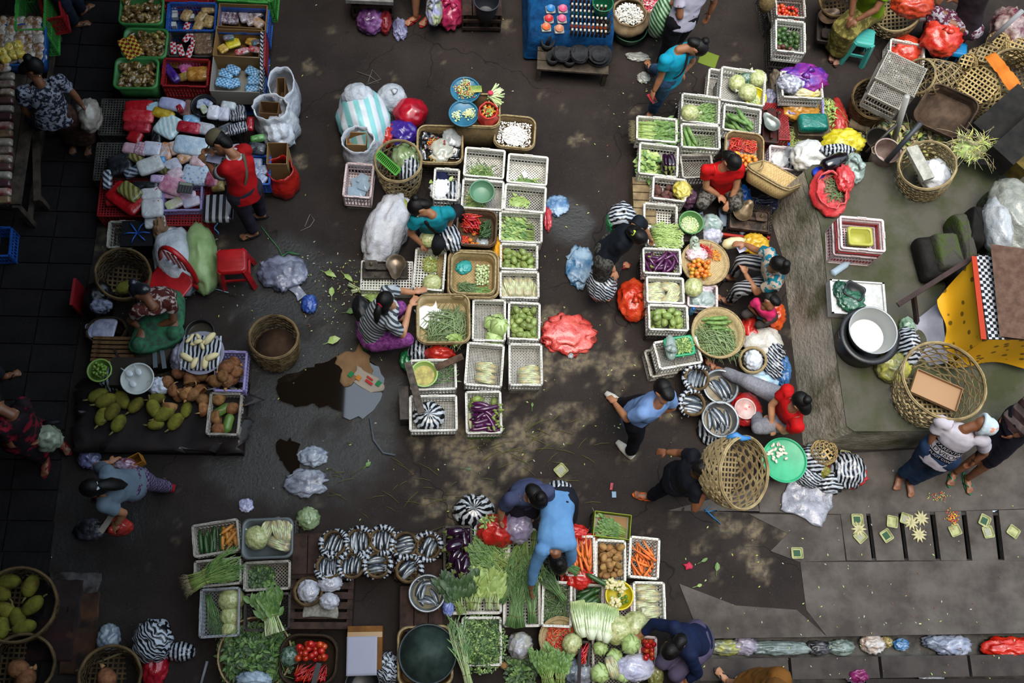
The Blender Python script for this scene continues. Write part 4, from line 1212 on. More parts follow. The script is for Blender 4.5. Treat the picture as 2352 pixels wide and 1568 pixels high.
k_=crate('empty mesh crate with a few leaves by the lane',(1160,420),(1257,428),(1155,482),.42,style='mesh')
herb_heap('few loose leaves in the empty mesh crate',k_.sub(-.95,.4,-.3,.9),.01,14,.06,.03,['light'],'herb_scraps',4)
k_=crate('mesh crate of leafy bay branches',(1148,484),(1247,486),(1145,556),.4,style='mesh')
for i in range(5):
 bunch(ORD[i]+' leafy bay branch from the near rim of its mesh crate',k_.at(.75,-.7+.3*i,.02),k_.at(-.85,-.8+.42*i,.05),.05,.16,10,'stem','mid' if i%2 else 'light',.085,.034,6,'leafy_branch',20+i,thick=.05,tie=None,f0=.25,group='bay branches in the mesh crate')
k_=crate('crate of chayotes between bay leaves and corn',(1148,557),(1237,560),(1147,618),.4)
heap('chayote',k_,34,'green chayote in the crate between bay branches and corn','chayote','chayotes in the upper crate',.034,.03)
k_=crate('white crate of film wrapped corn below the upper chayotes',(1148,622),(1240,621),(1146,686),.4)
for i in range(7):
 place('corn',k_.at(-.75+.25*i if i<7 else 0,(-.1,.1)[i%2],.02+.03*(i%2)),math.pi/2+R.uniform(-.35,.35),ORD[i]+' film wrapped corn packet from the scale side below the upper chayotes','corn','corn packets below the upper chayotes')
k_=crate('crate holding three white cabbages beside the bean basket',(1085,685),(1163,687),(1083,783),.36)
for i,(u,v,z,s_)in enumerate(((.15,-.02,.0,.95),(.65,.1,.02,1.05),(.72,-.35,.07,1.2),(.5,-.7,.0,1.15))):
 place('cabbage',k_.at(u,v,z),R.uniform(0,6),('small cabbage nearest the bean basket','leafy cabbage at the back','big cabbage on top','cabbage at the front')[i]+' of the cabbage crate','cabbage','cabbages beside the bean basket',s_,R.uniform(-.3,.3))
one('paper_card',MB().box((0,0,0),(.05,.08,.002)),M('d8d8d2',.8),'small white card behind the pale cabbages','card',k_.at(.4,.4,.02),.1)
k_=crate('crate heaped with chayotes beside the cabbages',(1168,692),(1243,694),(1164,780),.38)
heap('chayote',k_,48,'green chayote heaped in the crate beside the cabbages','chayote','chayotes beside the cabbages',.034,.03)
k_=crate('crate with two wrapped corn packets below the cabbages',(1073,783),(1159,791),(1066,884),.34)
for v in(.05,-.5):place('corn',k_.at(.15,v,.01),R.uniform(-.15,.15)-.1,('farther','nearer')[v<0]+' wrapped corn packet in the crate below the cabbages','corn','corn packets below the cabbages')
k_=crate('crate with two corn packets on its outer edge',(1168,788),(1247,788),(1167,886),.34,sup='k')
for v in(-.2,-.72):place('corn',k_.at(.35,v,.02 if v>-.5 else.1),R.uniform(-.1,.1),('farther','nearer')[v<-.5]+' wrapped corn packet in the outermost lower crate','corn','corn packets in the outer lower crate',1.1)
k_=crate('crate of purple aubergines and a few chayotes',(1069,898),(1152,895),(1069,998),.3,sup='n')
heap('aub',k_.sub(-.75,1,-1,.4),36,'glossy purple aubergine in the front crate','aubergine','aubergines in the front crate',.024,.2,2.9,.8)
heap('chayote',k_.sub(-1,.1,.3,1),7,'green chayote above the purple aubergines','chayote','chayotes above the purple aubergines',.034,.03)
place('chayote',k_.at(.72,.72,.05),1.3,'single chayote in the corner beside the aubergines','chayote')
pts_=[k_.at(-.85,.1,.06),k_.at(-.82,-.4,.06),k_.at(-.8,-.85,.05)]
one('white_radish',MB().tube(pts_,[.024,.02,.006],9),M('c6c59c',.5),'pale radish lying beside the purple aubergines','radish')
k_=crate('crate with the yellow green bowl and leek leaves',(942,827),(1050,820),(940,900),.3)
bowl('light green bowl of yellow lime peel water',(974,858),31,.36,.1,M('9ab86a',.3),name='green_bowl',fill=(.35,M('8a7a2c',.1,'b8a84a',18)))
bunch('loose leek leaves across the lower crate',k_.at(-.1,-.3,.06),k_.at(1.2,.5,.1),.05,.25,14,'blue','blue',.1,.012,1,'leek_leaves',31,tie=None)
k_=crate('white front crate holding a knotted striped bag',(940,907),(1050,905),(940,992),.3,style='dia')
STR=M('111214',.3,'b9bec4',pat=('rays',13),coat=.2)
STRB=M('111318',.3,'a9afb8',pat=('bands',7.5,2.2,'X'),coat=.2)
STRY=M('111318',.3,'a9afb8',pat=('bands',7.5,2.2,'Y'),coat=.2)
STRF=M('111318',.35,'a2a8b2',pat=('bands',13,3.0,'DIAGONAL'),coat=.2)
bag('black and white striped bag knotted in the front crate',(985,955),68,62,STR,.13,.17,3,amp=.1,name='striped_bag',ks=.035)
a,b=P(936,832,.38),P(968,948,.33)
one('wooden_plank',MB().beam(a,b,.075,.02),M('5c534b',.85,'3f3833',12,bump=.3),'grey weathered plank along the front crates','plank')
one('wooden_plank',MB().beam(P(1000,845,.36),P(1063,818,.38),.07,.02),M('5a4638',.85,'3f3128',12,bump=.3),'brown plank across the crate with the bowl','plank')
one('wooden_box',MB().box((0,0,.14),(.1,.36,.28)),M('4a4440',.85,'332e2b',10,bump=.3),'weathered grey box end beside the front crates','box',(P(930,940).x,P(930,940).y,0),.08)
# woven baskets
WV=weave_mat();WVL=weave_mat('d0bd94','b29c72',60)
k_=tray_basket('large woven basket of long beans in front of the crouching shopper',(960,678),(1080,672),(955,790),.42,.2,WVL)
crate_at('dark crate under the large bean basket',k_.c,.45,.45,.2,.1,0,'d',flip=True)
kb_=k_.sub(-.7,1,-1,.55);bed('mass of long beans under the topmost ones',kb_,'bean',170,.07,.6,1.2,'bean_bed','beans',1.15)
heap('bean',kb_,110,'long green bean piled in the large woven basket','bean','beans in the large woven basket',.006,.24,.6,1.2,s_=1.25,sink=.8,tries=5,jit=.1)
one('white_cloth',sheet(.28,.24,.03,5,ragged=.3),M('e2e2e4',.5),'crumpled white plastic sheet beside the beans','sheet',k_.at(-.6,.4,.03),.5)
for i in range(3):bunch('pale leafy head at the basket corner by the beans',k_.at(.85,-.6-.1*i,.06),k_.at(.6,-1.0+.05*i,.08),.03,.1,6,'light','light',.1,.06,2,'lettuce_leaf',40+i,tie=None,group='lettuce leaves at the bean basket corner')
tray_basket('outer woven tray nested under the small aubergines',(1031,574),(1146,576),(1028,682),.40,.17,WV)
k_=tray_basket('woven basket of small green aubergines and beans',(1038,577),(1140,582),(1034,672),.44,.17,weave_mat('b39c72','8f7850',60))
crate_at('dark crate under the small aubergine baskets',k_.c,.42,.42,.22,.05,0,'d',flip=True)
heap('geg',k_.sub(.1,.95,-.5,.75),95,'small round green aubergine in the nested basket','aubergine','small round aubergines in the nested basket',.0155)
heap('sbean',k_.sub(-.9,.25,-1,-.3),70,'green bean piled beside the small aubergines','bean','beans beside the small aubergines',.005,.12,0,1.2,tries=5)
heap('gourd',k_.sub(.1,.95,-1,-.55),9,'small ridged gourd below the small aubergines','gourd','ridged gourds below the small aubergines',.014,.12,.2,.5,s_=.5)
one('plastic_bag',blob((.075,.06,.025),.3,2,8,4),M('2f8f8c',.35),'teal plastic bag crumpled in the nested basket','bag',k_.at(-.55,.62,.0),.5)
k_=tray_basket('brown woven basket of red and green chillies',(1052,478),(1143,484),(1046,560),.44,.16,weave_mat('6e5844','4c3b2d',60))
crate_at('dark crate under the chilli basket',k_.c,.4,.38,.25,.05,0,'d',flip=True)
heap('chili',k_.sub(-1,.25,-.2,1),100,'long red chilli in the brown woven basket','chilli','long red chillies in the brown basket',.0085,.11,2.6,.7,tries=5)
heap('gchili',k_.sub(.15,1,-.6,.7),90,'dark green chilli in the brown woven basket','chilli','green chillies in the brown basket',.0075,.1,.9,.7,tries=5)
heap('schili',k_.sub(-1,-.4,-1,-.3),50,'tiny orange red chilli in the basket corner','chilli','tiny chillies in the basket corner',.006,.045)
for u,v in((-.1,-.1),(-.35,-.62),(-.2,-.9),(.1,-.9),(-.75,.1),(-.15,-.15)):
 place('otomato',k_.at(u,v,.027),R.uniform(0,6),'small orange tomato among the chillies','tomato','orange tomatoes among the chillies')
one('plastic_bag',blob((.05,.06,.025),.4,2.4,3,4),M('b9c2c4',.15,alpha=.55,coat=.5),'clear plastic scrap lying beside the green chillies','bag',k_.at(.45,-.7,.0),.2)
k_=tray_basket('woven basket lined with black plastic and petals',(958,286),(1062,290),(958,372),.4,.16,weave_mat('8f7852','68553a',60))
crate_at('dark crate under the petal basket',k_.c,.42,.34,.22,.02,0,'d',flip=True)
one('plastic_liner',sheet(.48,.34,.05,12,nx=24,ny=18,fr=9),M('0d0d0f',.18,coat=.5),'black plastic liner crumpled inside the petal basket','sheet',k_.at(0,.1,.03),k_.rz)
PET=[M('c9461c',.6),M('d98a1e',.6),M('b02a2e',.6),M('d8b43a',.6)]
def petals(label,cx_,n,z,mats=None,name='petal_heap',s_=.012,seed=0,hh=.02):
 rr=random.Random(seed);b=MB()
 for i in range(n):
  x,y=rr.gauss(0,.4)*cx_.w/2,rr.gauss(0,.4)*cx_.d/2
  d=rdir(rr,.8);leaf(b,(x,y,rr.random()*hh),d,s_*rr.uniform(.8,1.8),s_*rr.uniform(.6,1.1),mat=rr.randrange(len(mats or PET)))
 return one(name,b,mats or PET,label,'petals',(cx_.c[0],cx_.c[1],cx_.z+z),cx_.rz,kind='stuff')
petals('scattered orange and red petals on the black liner',k_.sub(-.9,.2,-.3,.7),240,.06,seed=1)
petals('yellow petal cluster near the basket front',k_.sub(-.5,-.05,-1,-.4),120,.05,[LEAF['pale'],PET[1],LEAF['light']],seed=2)
bag('clear bag of pale petals in the lined basket',(1015,345),52,46,M('b9bcae',.2,'cfc9b8',14,alpha=.8,coat=.5),.27,.1,4,False,.2)
bag('small clear bag above the pale petal bag',(1040,316),40,40,M('a8aeb2',.15,'d0d2d2',9,alpha=.7,coat=.5),.3,.08,6,False,.25)
one('glass_bottle',MB().lathe([(0,0),(.022,0),(.024,.05),(.012,.09),(.01,.13),(.012,.14),(0,.14)],14),M('9a1620',.12,coat=.6),'thin red bottle standing among the petals','bottle',k_.at(.25,.1,.04),0)
k_=tray_basket('woven basket of white pulp at the stall corner',(1140,262),(1232,270),(1133,335),.42,.18,weave_mat('7f6b4c','5c4b33',60))
crate_at('dark crate under the white pulp basket',k_.c,.36,.34,.22,-.08,0,'d',flip=True)
herb_heap('white grated coconut pulp filling the corner basket',k_.sub(-1,1,-1,1,.08),.03,420,.02,.018,['white','white'],'pulp_heap',7,'pulp',box=True).data.materials[0]=M('e2e0dc',.9)
bpy.data.objects['pulp_heap'].data.materials[1]=M('d6d2c8',.9)
# flower plates on a high woven hamper
k_=tray_basket('tall woven hamper carrying the flower plates',(1050,215),(1150,215),(1045,290),.62,.58,weave_mat('7f6b4c','5a4932',60),taper=1.0)
for lab,pc,r_ in(('upper blue plate with four flower clusters and a leaf',(1069,206),34),('lower blue plate with scattered white petals',(1065,260),34)):
 bowl(lab,pc,r_,.66,.035,M('2d6f8c',.35,'1f5a76',5),name='blue_plate',taper=.88,cat='plate')
p_=Ctx(P(1069,206,.66)[:2],.3,.3,0,.63)
for i,(u,v)in enumerate(((.1,.75),(-.55,.1),(-.3,-.5),(.5,-.45))):
 petals('small round flower cluster on the upper blue plate',Ctx(p_.at(u*.7,v*.7),.13,.12,0,.64),130,0,[LEAF['pale'],LEAF['white'],PET[1],LEAF['pale'],PET[2]],'flower_cluster',.013,50+i,.04)['group']='flower clusters on the upper blue plate'
one('banana_leaf',sheet(.16,.09,.01,3),M('5b7d35',.5,'a9a548',5),'folded green leaf on the upper blue plate','leaf',p_.at(.7,.05,.03),.1)
p_=Ctx(P(1065,260,.66)[:2],.3,.3,0,.63)
petals('heap of white petals on the lower blue plate',p_.sub(-.1,.9,-.4,.5),200,.01,[LEAF['white'],LEAF['white'],M('d9cf8a',.6)],seed=61,s_=.016)
petals('white flower buds lying to the side of the lower plate',p_.sub(-.9,-.2,-.7,.3),40,.01,[LEAF['white']],'flower_buds',.02,62)
open_bag('red plastic bag of flowers on the hamper',(1122,252),.1,.55,.2,M('c43a30',.35,alpha=.9),seed=4,name='red_bag',bulge=.2)
petals('mixed flowers filling the red bag',Ctx(P(1122,250,.72)[:2],.16,.2,0,.66),160,.0,[LEAF['light'],PET[1],PET[2],LEAF['mid'],LEAF['yellow']],'flower_heap',.022,63,.05)
b=MB()
for i in range(34):
 a=-.9+1.9*R.random();L_=R.uniform(.14,.2)
 b.tube([(0,0,0),(L_*.5*math.cos(a),L_*.5*math.sin(a),R.uniform(0,.05)),(L_*math.cos(a),L_*math.sin(a),R.uniform(0,.06))],[.006,.009,.008],5,flat=.4)
o_=thing('palm_fan','fan of pale cut palm strips with a pink flower','palm fan',P(1120,222,.68));stuffpart('palm_strips',b,LEAF['white'],o_)
ob('flower',MB().ell((.03,.02,.05),(.035,.03,.02),8,6).mesh('flower',M('c23a52',.6)),o_)
# bags and sacks at the upper corner
SACKW=M('a4aab4',.45,'c4c9d0',5,bump=.7,bs=12)
SACKT=M('c9ced4',.45,'7fbfc0',pat=('bands',2.6,.3,'X'),bump=.2,bs=14)
bag('big white sack with teal stripes leaning at the back',(835,270),112,130,SACKT,0,.5,21,False,.12,1.3,'white_sack','sack',.3)
bag('white tied sack behind the red wrapped bundle',(900,225),66,56,SACKW,0,.32,23,True,.08,1.4,'white_sack','sack',ks=.04)
bag('upper end of the white sack at the stall corner',(822,222),66,52,SACKW,.3,.26,24,False,.14,1.4,'white_sack','sack')
k_=open_bag('open white sack with a cardboard carton inside',(822,318),.17,0,.5,SACKW,seed=5,name='white_sack',cat='sack',lean=(-.05,.0),oval=.95,rz=.1)
c_=carton('small brown carton standing in the open sack',(797,302),(841,306),(796,330),.42,.2)
sackroot=[o for o in bpy.data.objects if o.get('label','').startswith('open white sack with a card')][0]
def flatprint(txt,size,m,parent,loc,rot,name='lettering'):
 t_=text_mesh(txt,size);t_.materials.clear();t_.materials.append(m);t_.name=name
 return ob(name,t_,parent,loc,0,None,rot)
flatprint('Polyprop',.055,M('1b2450',.6),sackroot,(-.05,.165,.475),(.9,0,-.05))
o_=one('wrapped_bundle',blob((.19,.17,.13),.1,1.3,12,4),M('a61226',.25,'7c0c1c',6,coat=.4),'red plastic wrapped bundle beside the tied sack','bundle',(P(943,262,.15).x,P(943,262,.15).y,.1),.2)
bag('violet plastic bag crumpled below the red bundle',(925,304),56,44,M('37207e',.3,coat=.3),.1,.16,31,False,.3,2)
bag('small red bag beside the violet one',(888,308),30,42,M('b02a22',.35,coat=.3),.1,.16,33,False,.3,2)
crate_at('dark crate under the violet and red bags',P(925,300),.5,.34,.1,0,0,'d',flip=True)
k_=crate('grimy crate of clear plastic food boxes',(795,372),(862,376),(784,452),.32,.24,'o','grid',sup='k')
for i,(u,v,z)in enumerate(((-.35,.45,0),(.3,.6,.04),(-.55,-.4,.02),(.1,-.55,.03),(.5,0,.06))):
 t_=thing('clear_food_box','clear hinged plastic box stacked in the grimy crate','box',k_.at(u*.8,v*.8,z),k_.rz+R.uniform(-.4,.4),'clear boxes in the grimy crate')
 pm_=M('7fa6c4',.1,alpha=.5,coat=.6)
 ob('tray',MB().loft([rrect(.11,.1,.02,0),rrect(.13,.12,.02,.05),rrect(.125,.115,.02,.05),rrect(.105,.095,.02,.004)],cap0=True).mesh('tray',pm_),t_)
 ob('lid',MB().loft([rrect(.132,.122,.02,.05),rrect(.12,.11,.02,.062)],cap1=True).mesh('lid',M('b4cbdc',.1,alpha=.55,coat=.6)),t_)
 # tall open bamboo basket behind the seated seller
hex_basket('bamboo basket with a green comb crate behind the teal seller',P(914,368,.62),.255,P(922,425,.02),.2,16,BAMBOO,.014,6,seed=3)
t_=thing('comb_crate','bright green slatted basket tilted inside the bamboo basket','crate',P(895,375,.55),-.72);t_.rotation_euler=(.5,.1,-.72)
ob('floor_panel',MB().box((0,0,0),(.3,.06,.006)).mesh('floor_panel',M('4f9a3a',.4)),t_)
for i in range(15):ob('slat',[m_ for m_ in[bpy.data.meshes.get('slat_g')]if m_][0]if bpy.data.meshes.get('slat_g')else MB().box((0,0,.03),(.006,.07,.06)).mesh('slat_g',M('5aa844',.4)),t_,(-.14+.02*i,0,0))
ob('rim',MB().loft([rrect(.33,.1,.02,.06),rrect(.33,.1,.02,.075),rrect(.3,.07,.02,.075),rrect(.3,.07,.02,.06)],smooth=False).mesh('rim',M('4f9a3a',.4)),t_)
bag('clear bag of leaves in the tall bamboo basket',(932,362),52,60,M('6f8a52',.25,'a3b08a',8,alpha=.85,coat=.4),.3,.2,41,False,.25,2)
bag('striped bag hanging in the tall bamboo basket',(940,388),40,50,STRB,.3,.2,42,False,.25,2,'striped_bag')
k_=crate('small white crate of papers and a striped bag',(997,384),(1058,388),(992,458),.36,.24,'w','grid')
bag('white plastic bag stuffed into the small crate',(1015,435),50,44,M('dcdde0',.4),.2,.13,44,False,.2,2)
bag('striped bag in the corner of the small crate',(1043,442),40,44,STRB,.2,.14,45,False,.25,2.2,'striped_bag')
bag('dark blue cloth bundle in the small crate',(1014,408),30,24,M('161c38',.8),.2,.12,46,False,.2,2,'cloth_bundle','bundle')
herb_heap('pale cabbage leaves tucked in the small crate',Ctx(P(1012,418,.3)[:2],.22,.12,0,.27),.03,14,.06,.05,['pale','yellow'],'leaf_scraps',9)
# seller's corner: sack, scale, cutting board
bag('tall white woven sack with red lines by the scale',(888,522),82,150,M('b4b4ba',.5,'c8c8cc',6,bump=.7,bs=10),0,.4,51,False,.2,1.8,'white_sack','sack',-.35)
bowl('red basket bowl with yellow bags behind the white sack',(900,478),30,.3,.1,M('8c2f22',.5),name='red_bowl')
bag('yellow plastic bag in the red bowl',(893,476),34,26,M('c2b03a',.3,coat=.4),.22,.1,52,False,.25,2)
bag('olive plastic bag beside the red bowl',(928,482),24,36,M('8a8f48',.3,coat=.4),.1,.2,53,False,.25,2)
c,w_,d_,rz_=frame3((828,596),(950,600),(826,666),.2)
crate_at('white perforated crate upturned under the scale',c,.56,.34,.2,rz_,0,'w','grid',True,'upturned_crate')
def scale(label,c,rz,pan_m,z,pan=(.16,.06),spout=1,w_=.42,d_=.2,pm='4c443e',wz=(-.13,.03)):
 t=thing('market_scale',label,'scale',(c[0],c[1],z),rz)
 im=M(pm,.6,'2e2925',12,metal=.3,bump=.3)
 ob('scale_bed',MB().loft([rrect(w_,d_,.02,0),rrect(w_,d_,.02,.05),rrect(w_-.03,d_-.03,.02,.055),rrect(w_-.03,d_-.03,.02,.03)],cap0=True,cap1=True,smooth=False).mesh('scale_bed',im),t)
 ob('balance_beam',MB().beam((-w_*.4,0,.07),(w_*.4,0,.07),.03,.03).mesh('balance_beam',im),t)
 ob('weight_plate',MB().loft([rrect(.14,.11,.03,.085),rrect(.14,.11,.03,.1)],cap0=True,cap1=True,smooth=False).mesh('weight_plate',im),t,(wz[0],wz[1],0))
 for dx,dy,r_ in((wz[0],wz[1],.02),(wz[0]+.05,wz[1]-.11,.016)):
  ob('weight',MB().lathe([(0,.1),(r_,.1),(r_,.13),(r_*.5,.135),(r_*.6,.15),(0,.152)],12).mesh('weight',M('7d7358',.4,metal=.6)),t,(dx,dy,0 if dy>0 else-.08))
 b=MB();prof=((.0,0),(.5,.005),(.8,.02),(1,.06),(.97,.06),(.77,.024),(.5,.01),(0,.006));rings=[]
 for k,zz in prof:
  row=[]
  for j in range(28):
   a=2*math.pi*j/28;e=max(0,math.cos(a-spout))**10*.75
   row.append((pan[0]*.75*k*(1+e)*math.cos(a),pan[0]*.75*k*(1+e)*math.sin(a),zz))
  rings.append(row)
 b.loft(rings)
 ob('scale_pan',b.mesh('scale_pan',pan_m),t,(pan[1],.02,.12))
 return t
scale('balance scale with spouted pan on the white crate',P(885,622,.22),.03,M('7a6a58',.35,'5c4f42',8,metal=.6),.205,(.145,.12),-1.6,.5,.2,wz=(-.15,.04))
c,w_,d_,rz_=frame3((955,570),(1030,572),(945,665),.36)
k_=crate('long white tray of sprouts and a cabbage',(955,568),(1028,572),(945,665),.36,.14,'w','grid',sup='d',name='white_tray')
herb_heap('tangled bean sprouts in the white tray',k_.sub(-.6,.6,.0,.95),.05,260,.03,.006,['pale','white','yellow'],'sprout_heap',13,stems=60)
place('ball',k_.at(.25,-.6,.0),.3,'pale shredded cabbage ball in the white tray','cabbage',None,1.05)
b=MB()
for i in range(40):b.tube([(R.uniform(-.02,.03),-.14,.02+R.random()*.03),(R.uniform(-.03,.03),0,.04+R.random()*.03),(R.uniform(-.02,.04),.14,.03+R.random()*.03)],.002,3)
one('straw_bundle',b,M('a08a5c',.8),'bundle of brown straws beside the sprouts','straws',k_.at(.72,.35,0),k_.rz,kind='stuff')
place('ball',P(985,552,.42),.6,'pale shredded cabbage ball in the seller\'s hand','cabbage',None,1.0)
one('striped_bag',blob((.1,.14,.07),.3,2,14,4),STRB,'striped bag held by the seller in teal','bag',P(1032,548,.42),.4)
bag('yellow cloth tucked between the baskets',(1143,578),24,60,M('c98f1e',.7),.1,.25,56,False,.2,2,'yellow_cloth','cloth')
petals('orange and red chillies peeking under the nested basket',Ctx(P(1085,678,.22)[:2],.25,.06,0,.22),60,0,seed=71,s_=.03)
# greens on the ground by the scale
for i,(x,y,u,v)in enumerate(((800,655,870,690),(815,690,880,668),(808,672,866,655),(848,664,880,655))):
 bunch(('long outer','nearest','middle','crate side')[i]+' bundle of trimmed mustard greens by the scale',P(x,y,.03),P(u,v,.05),.05,.14,9,'white','light',.13,.055,2,'mustard_greens',80+i,tie=.25,sr=.007,group='mustard greens by the scale')
bag('red and black bag on the crate behind the front tray',(1010,813),60,30,M('b2281c',.35,'8c1a12',7,coat=.3),.1,.2,61,False,.25,2,'red_bag')
bag('striped bag beside the long bean basket',(960,808),40,44,STRB,.05,.2,62,False,.3,2.4,'striped_bag')
bag('green plastic bag under the striped bag',(935,826),30,40,M('1f6b3c',.35,coat=.3),.05,.12,63,False,.25,2)
# people of this stall
TEAL=M('0f7f8c',.75,'0c6c7a',6,bump=.1)
G=person('woman seated in a teal shirt handing out a striped bag',dict(hd=(962,478,1.0),fc=(955,540,.78),sL=(1030,487,.84),sR=(955,503,.84),eL=(1036,500,.6),wL=(1028,528,.46),eR=(942,535,.62),wR=(968,560,.48),hL=(1015,520,.36),hR=(978,530,.36),kL=(1052,483,.42),aL=(1062,520,.14),kR=(1008,560,.5),aR=(1000,580,.12)),TEAL,M('15151a',.8),'bun',SKIN,.97,face=True,seed=1,sleeve=.5,hem=.1)
strap(G,M('141416',.6),'sR','hL',.045)
WS=M('2f3438',.8,'a9adb0',pat=('bands',9,.4,'Z'))
G=person('crouching shopper in a grey striped shirt with a black shoulder bag',dict(hd=(886,692,.93),fc=(930,655,.78),sL=(888,668,.74),sR=(900,745,.74),eL=(925,668,.55),wL=(952,672,.5),fL=(972,665,.5),eR=(925,770,.5),wR=(942,700,.5),fR=(966,670,.48),hL=(842,742,.28),hR=(862,785,.26),kL=(918,706,.5),aL=(905,730,.08),kR=(935,780,.44),aR=(880,790,.08)),M('3a4046',.8,'a6abb0',pat=('bands',9,.4,'DIAGONAL')),M('5a2260',.7,'8a4a86',30),'tail',SKIN_L,.97,bow=.05,seed=2,sleeve=.6,hem=.12,extra=dict(tie='b01a3a'),curl=.35)
strap(G,M('0c0c0e',.6),'sR','hL',.035)
one('shoulder_bag',blob((.09,.15,.1),.1,1.5,3,4),M('0d0d10',.5),'black shoulder bag on the back of the striped shopper','bag',P(832,715,.3),.3)
one('low_stool',MB().loft([rrect(.24,.24,.04,0),rrect(.2,.2,.04,.16)],cap1=True,smooth=False),M('1f6b3a',.5),'low green stool under the crouching shopper','stool',(P(853,780).x,P(853,780).y,0),.2)
# ---------------------------------------------------------------- the dark side: snack tubs, cloth table, coconut seller
PR['snack']=[[mk('snack_bag',pillow(.075,.06,.035,i,.5,.5),M('5c431d',.14,'a08552',34,.45,.62,rnd=.25,coat=.7,bump=.4,bs=50))]for i in range(3)]
GRT=M('3a7a3c',.4,'2c5f30',5)
for lab,p in(('back green tub of brown snack bags',((276,-10),(378,-8),(270,56))),('middle green tub with a strip of sachets',((285,62),(388,66),(277,131))),('front green tub of brown snack bags',((264,131),(366,133),(258,203)))):
 k_=tub(lab,*p,.5,.3,GRT)
 k_.z+=.13
 heap('snack',k_,74,'shiny clear bag of brown snacks, '+lab[:lab.find('tub')+3],'snack bag','snack bags in the '+lab,.026,.03,s_=1.22,parts=False)
 crate_at('dark crate under the '+lab,k_.c,.4,.28,.2,k_.rz,0,'d',flip=True)
def pk(lab,x,y,w_,d_,c1,z=.5,rz=0,h_=.05,c2=None,ns=10,pat=None,a=1,nm='packet',cat='packet',band=None,cr=.3,sq=.35,sd=None,r_=.3,tilt=(0,0)):
 if band is None and isinstance(c1,str)and int(x+y)%3 and pat is None:band=(M(c2 or 'b0b0b0',.35,c1,22),((.06*(int(x)%3-1),.08,.5,.34),))
 m=c1 if not isinstance(c1,str)else M(c1,r_,c2,ns,alpha=a,coat=.4,pat=pat,bump=.35,bs=18)
 return packet(lab,(x,y),w_/205,d_/205,h_,m,z,math.radians(rz),sd if sd is not None else int(x*7+y)%97,nm,None,cat,tilt,band,cr,sq)
k_=crate('blue crate of crackers and small white boxes',(384,4),(499,6),(380,70),.5,.25,'b','grid')
for i,(x,y,z)in enumerate(((403,30,.32),(403,42,.3),(400,62,.3),(442,44,.3))):
 one('small_carton',MB().box((0,0,.03),(.07,.06,.06)),M('b6b4ac',.7),('white small carton at the back of the blue crate','second white carton in the blue crate','white carton at the front edge of the blue crate','white carton between the cracker packs')[i],'carton',P(x,y,z),.1)
for i,(x,y,r_)in enumerate(((428,35,70),(462,40,60),(478,22,10),(480,50,80),(455,62,75))):pk('clear packet of tan crackers, %s in the blue crate'%('by the white cartons','tilted across the middle','lying on top','by the edge','at the front')[i],x,y,34,22,'8a6c40',.33+.02*i,r_,.06,'b89a68',30)
CB=('8c6a42','6d5030')
k_=carton('brown carton of purple and clear snacks in the back row',(503,6),(612,14),(500,64),.56,.3,*CB)
crate_at('tall blue crate holding the brown snack carton',k_.c,.56,.34,.3,k_.rz,.2,'b','grid')
for i,(x,y,c_)in enumerate(((518,40,'3c1830'),(535,42,'3c1830'),(562,38,'8a8088'),(575,45,'6e5a50'),(590,28,'4a3c44'),(592,52,'a87c44'))):pk('clear snack bag, %s in the brown back carton'%('deep purple by the wall','second purple one','silver grey in the middle','brownish below the grey','dark striped at the corner','golden biscuits at the corner')[i],x,y,26,34,c_,.36,10*i,.06,'b5aab0',26)
k_=crate('dark crate of sachet strips and brown bags',(388,70),(490,72),(384,130),.46,.22,'d','grid')
for i,(x,y,r_)in enumerate(((428,65,80),(432,84,60),(445,92,95),(398,110,100),(415,115,110),(436,118,80))):pk('red and white sachet strip, %s of the dark crate'%('topmost','second from the back','beside the brown bags','hanging over the side','at the front left part','at the front middle')[i].replace(' left',''),x,y,34,14,'c4bcc0',.42+.01*i,r_,.02,'a81c24',pat=('checker',34))
for i,(x,y)in enumerate(((465,86),(468,102),(468,116))):pk('brown clear bag of chips, %s in the dark crate'%('back one','middle one','front one')[i],x,y,44,22,'5a4432',.42,5,.05,'8a6e54',30)
pk('yellow and red sachet strip draped over the middle green tub',292,112,26,62,'b8a83c',.5,32,.02,'7c2018',pat=('checker',30))
pk('second yellow sachet strip beside the first on the green tub',309,105,22,60,'b8a83c',.51,32,.02,'7c2018',pat=('checker',30))
k_=carton('deep brown carton with yellow and red packs',(497,58),(601,66),(490,126),.56,.3,*CB)
for i,(x,y,w_,d_,c_,c2,r_,l)in enumerate(((535,99,34,26,'c9b41a','d8cc50',25,'bright yellow serrated'),(577,94,24,26,'9a6e1c','c9a860',-20,'golden foil'),(556,118,34,16,'a81a24','c8c0c4',20,'red and white'),(585,114,30,16,'a81a24','b8b0b4',-10,'crimson'),(512,112,22,22,'a8842c','d2b060',40,'amber'),(588,98,20,16,'2f6f7c','7c2428',20,'teal striped'),(525,86,26,14,'7c5a74','4a8a80',15,'violet'))):pk(l+' pack in the deep brown carton',x,y,w_,d_,c_,.36+.012*i,r_,.04,c2,16)
crate_at('blue crate below the deep brown carton',k_.c,.52,.34,.24,k_.rz,.0,'b','grid')
k_=crate('dark red crate of candy bags in the front row',(375,132),(484,136),(368,197),.48,.26,'r','grid')
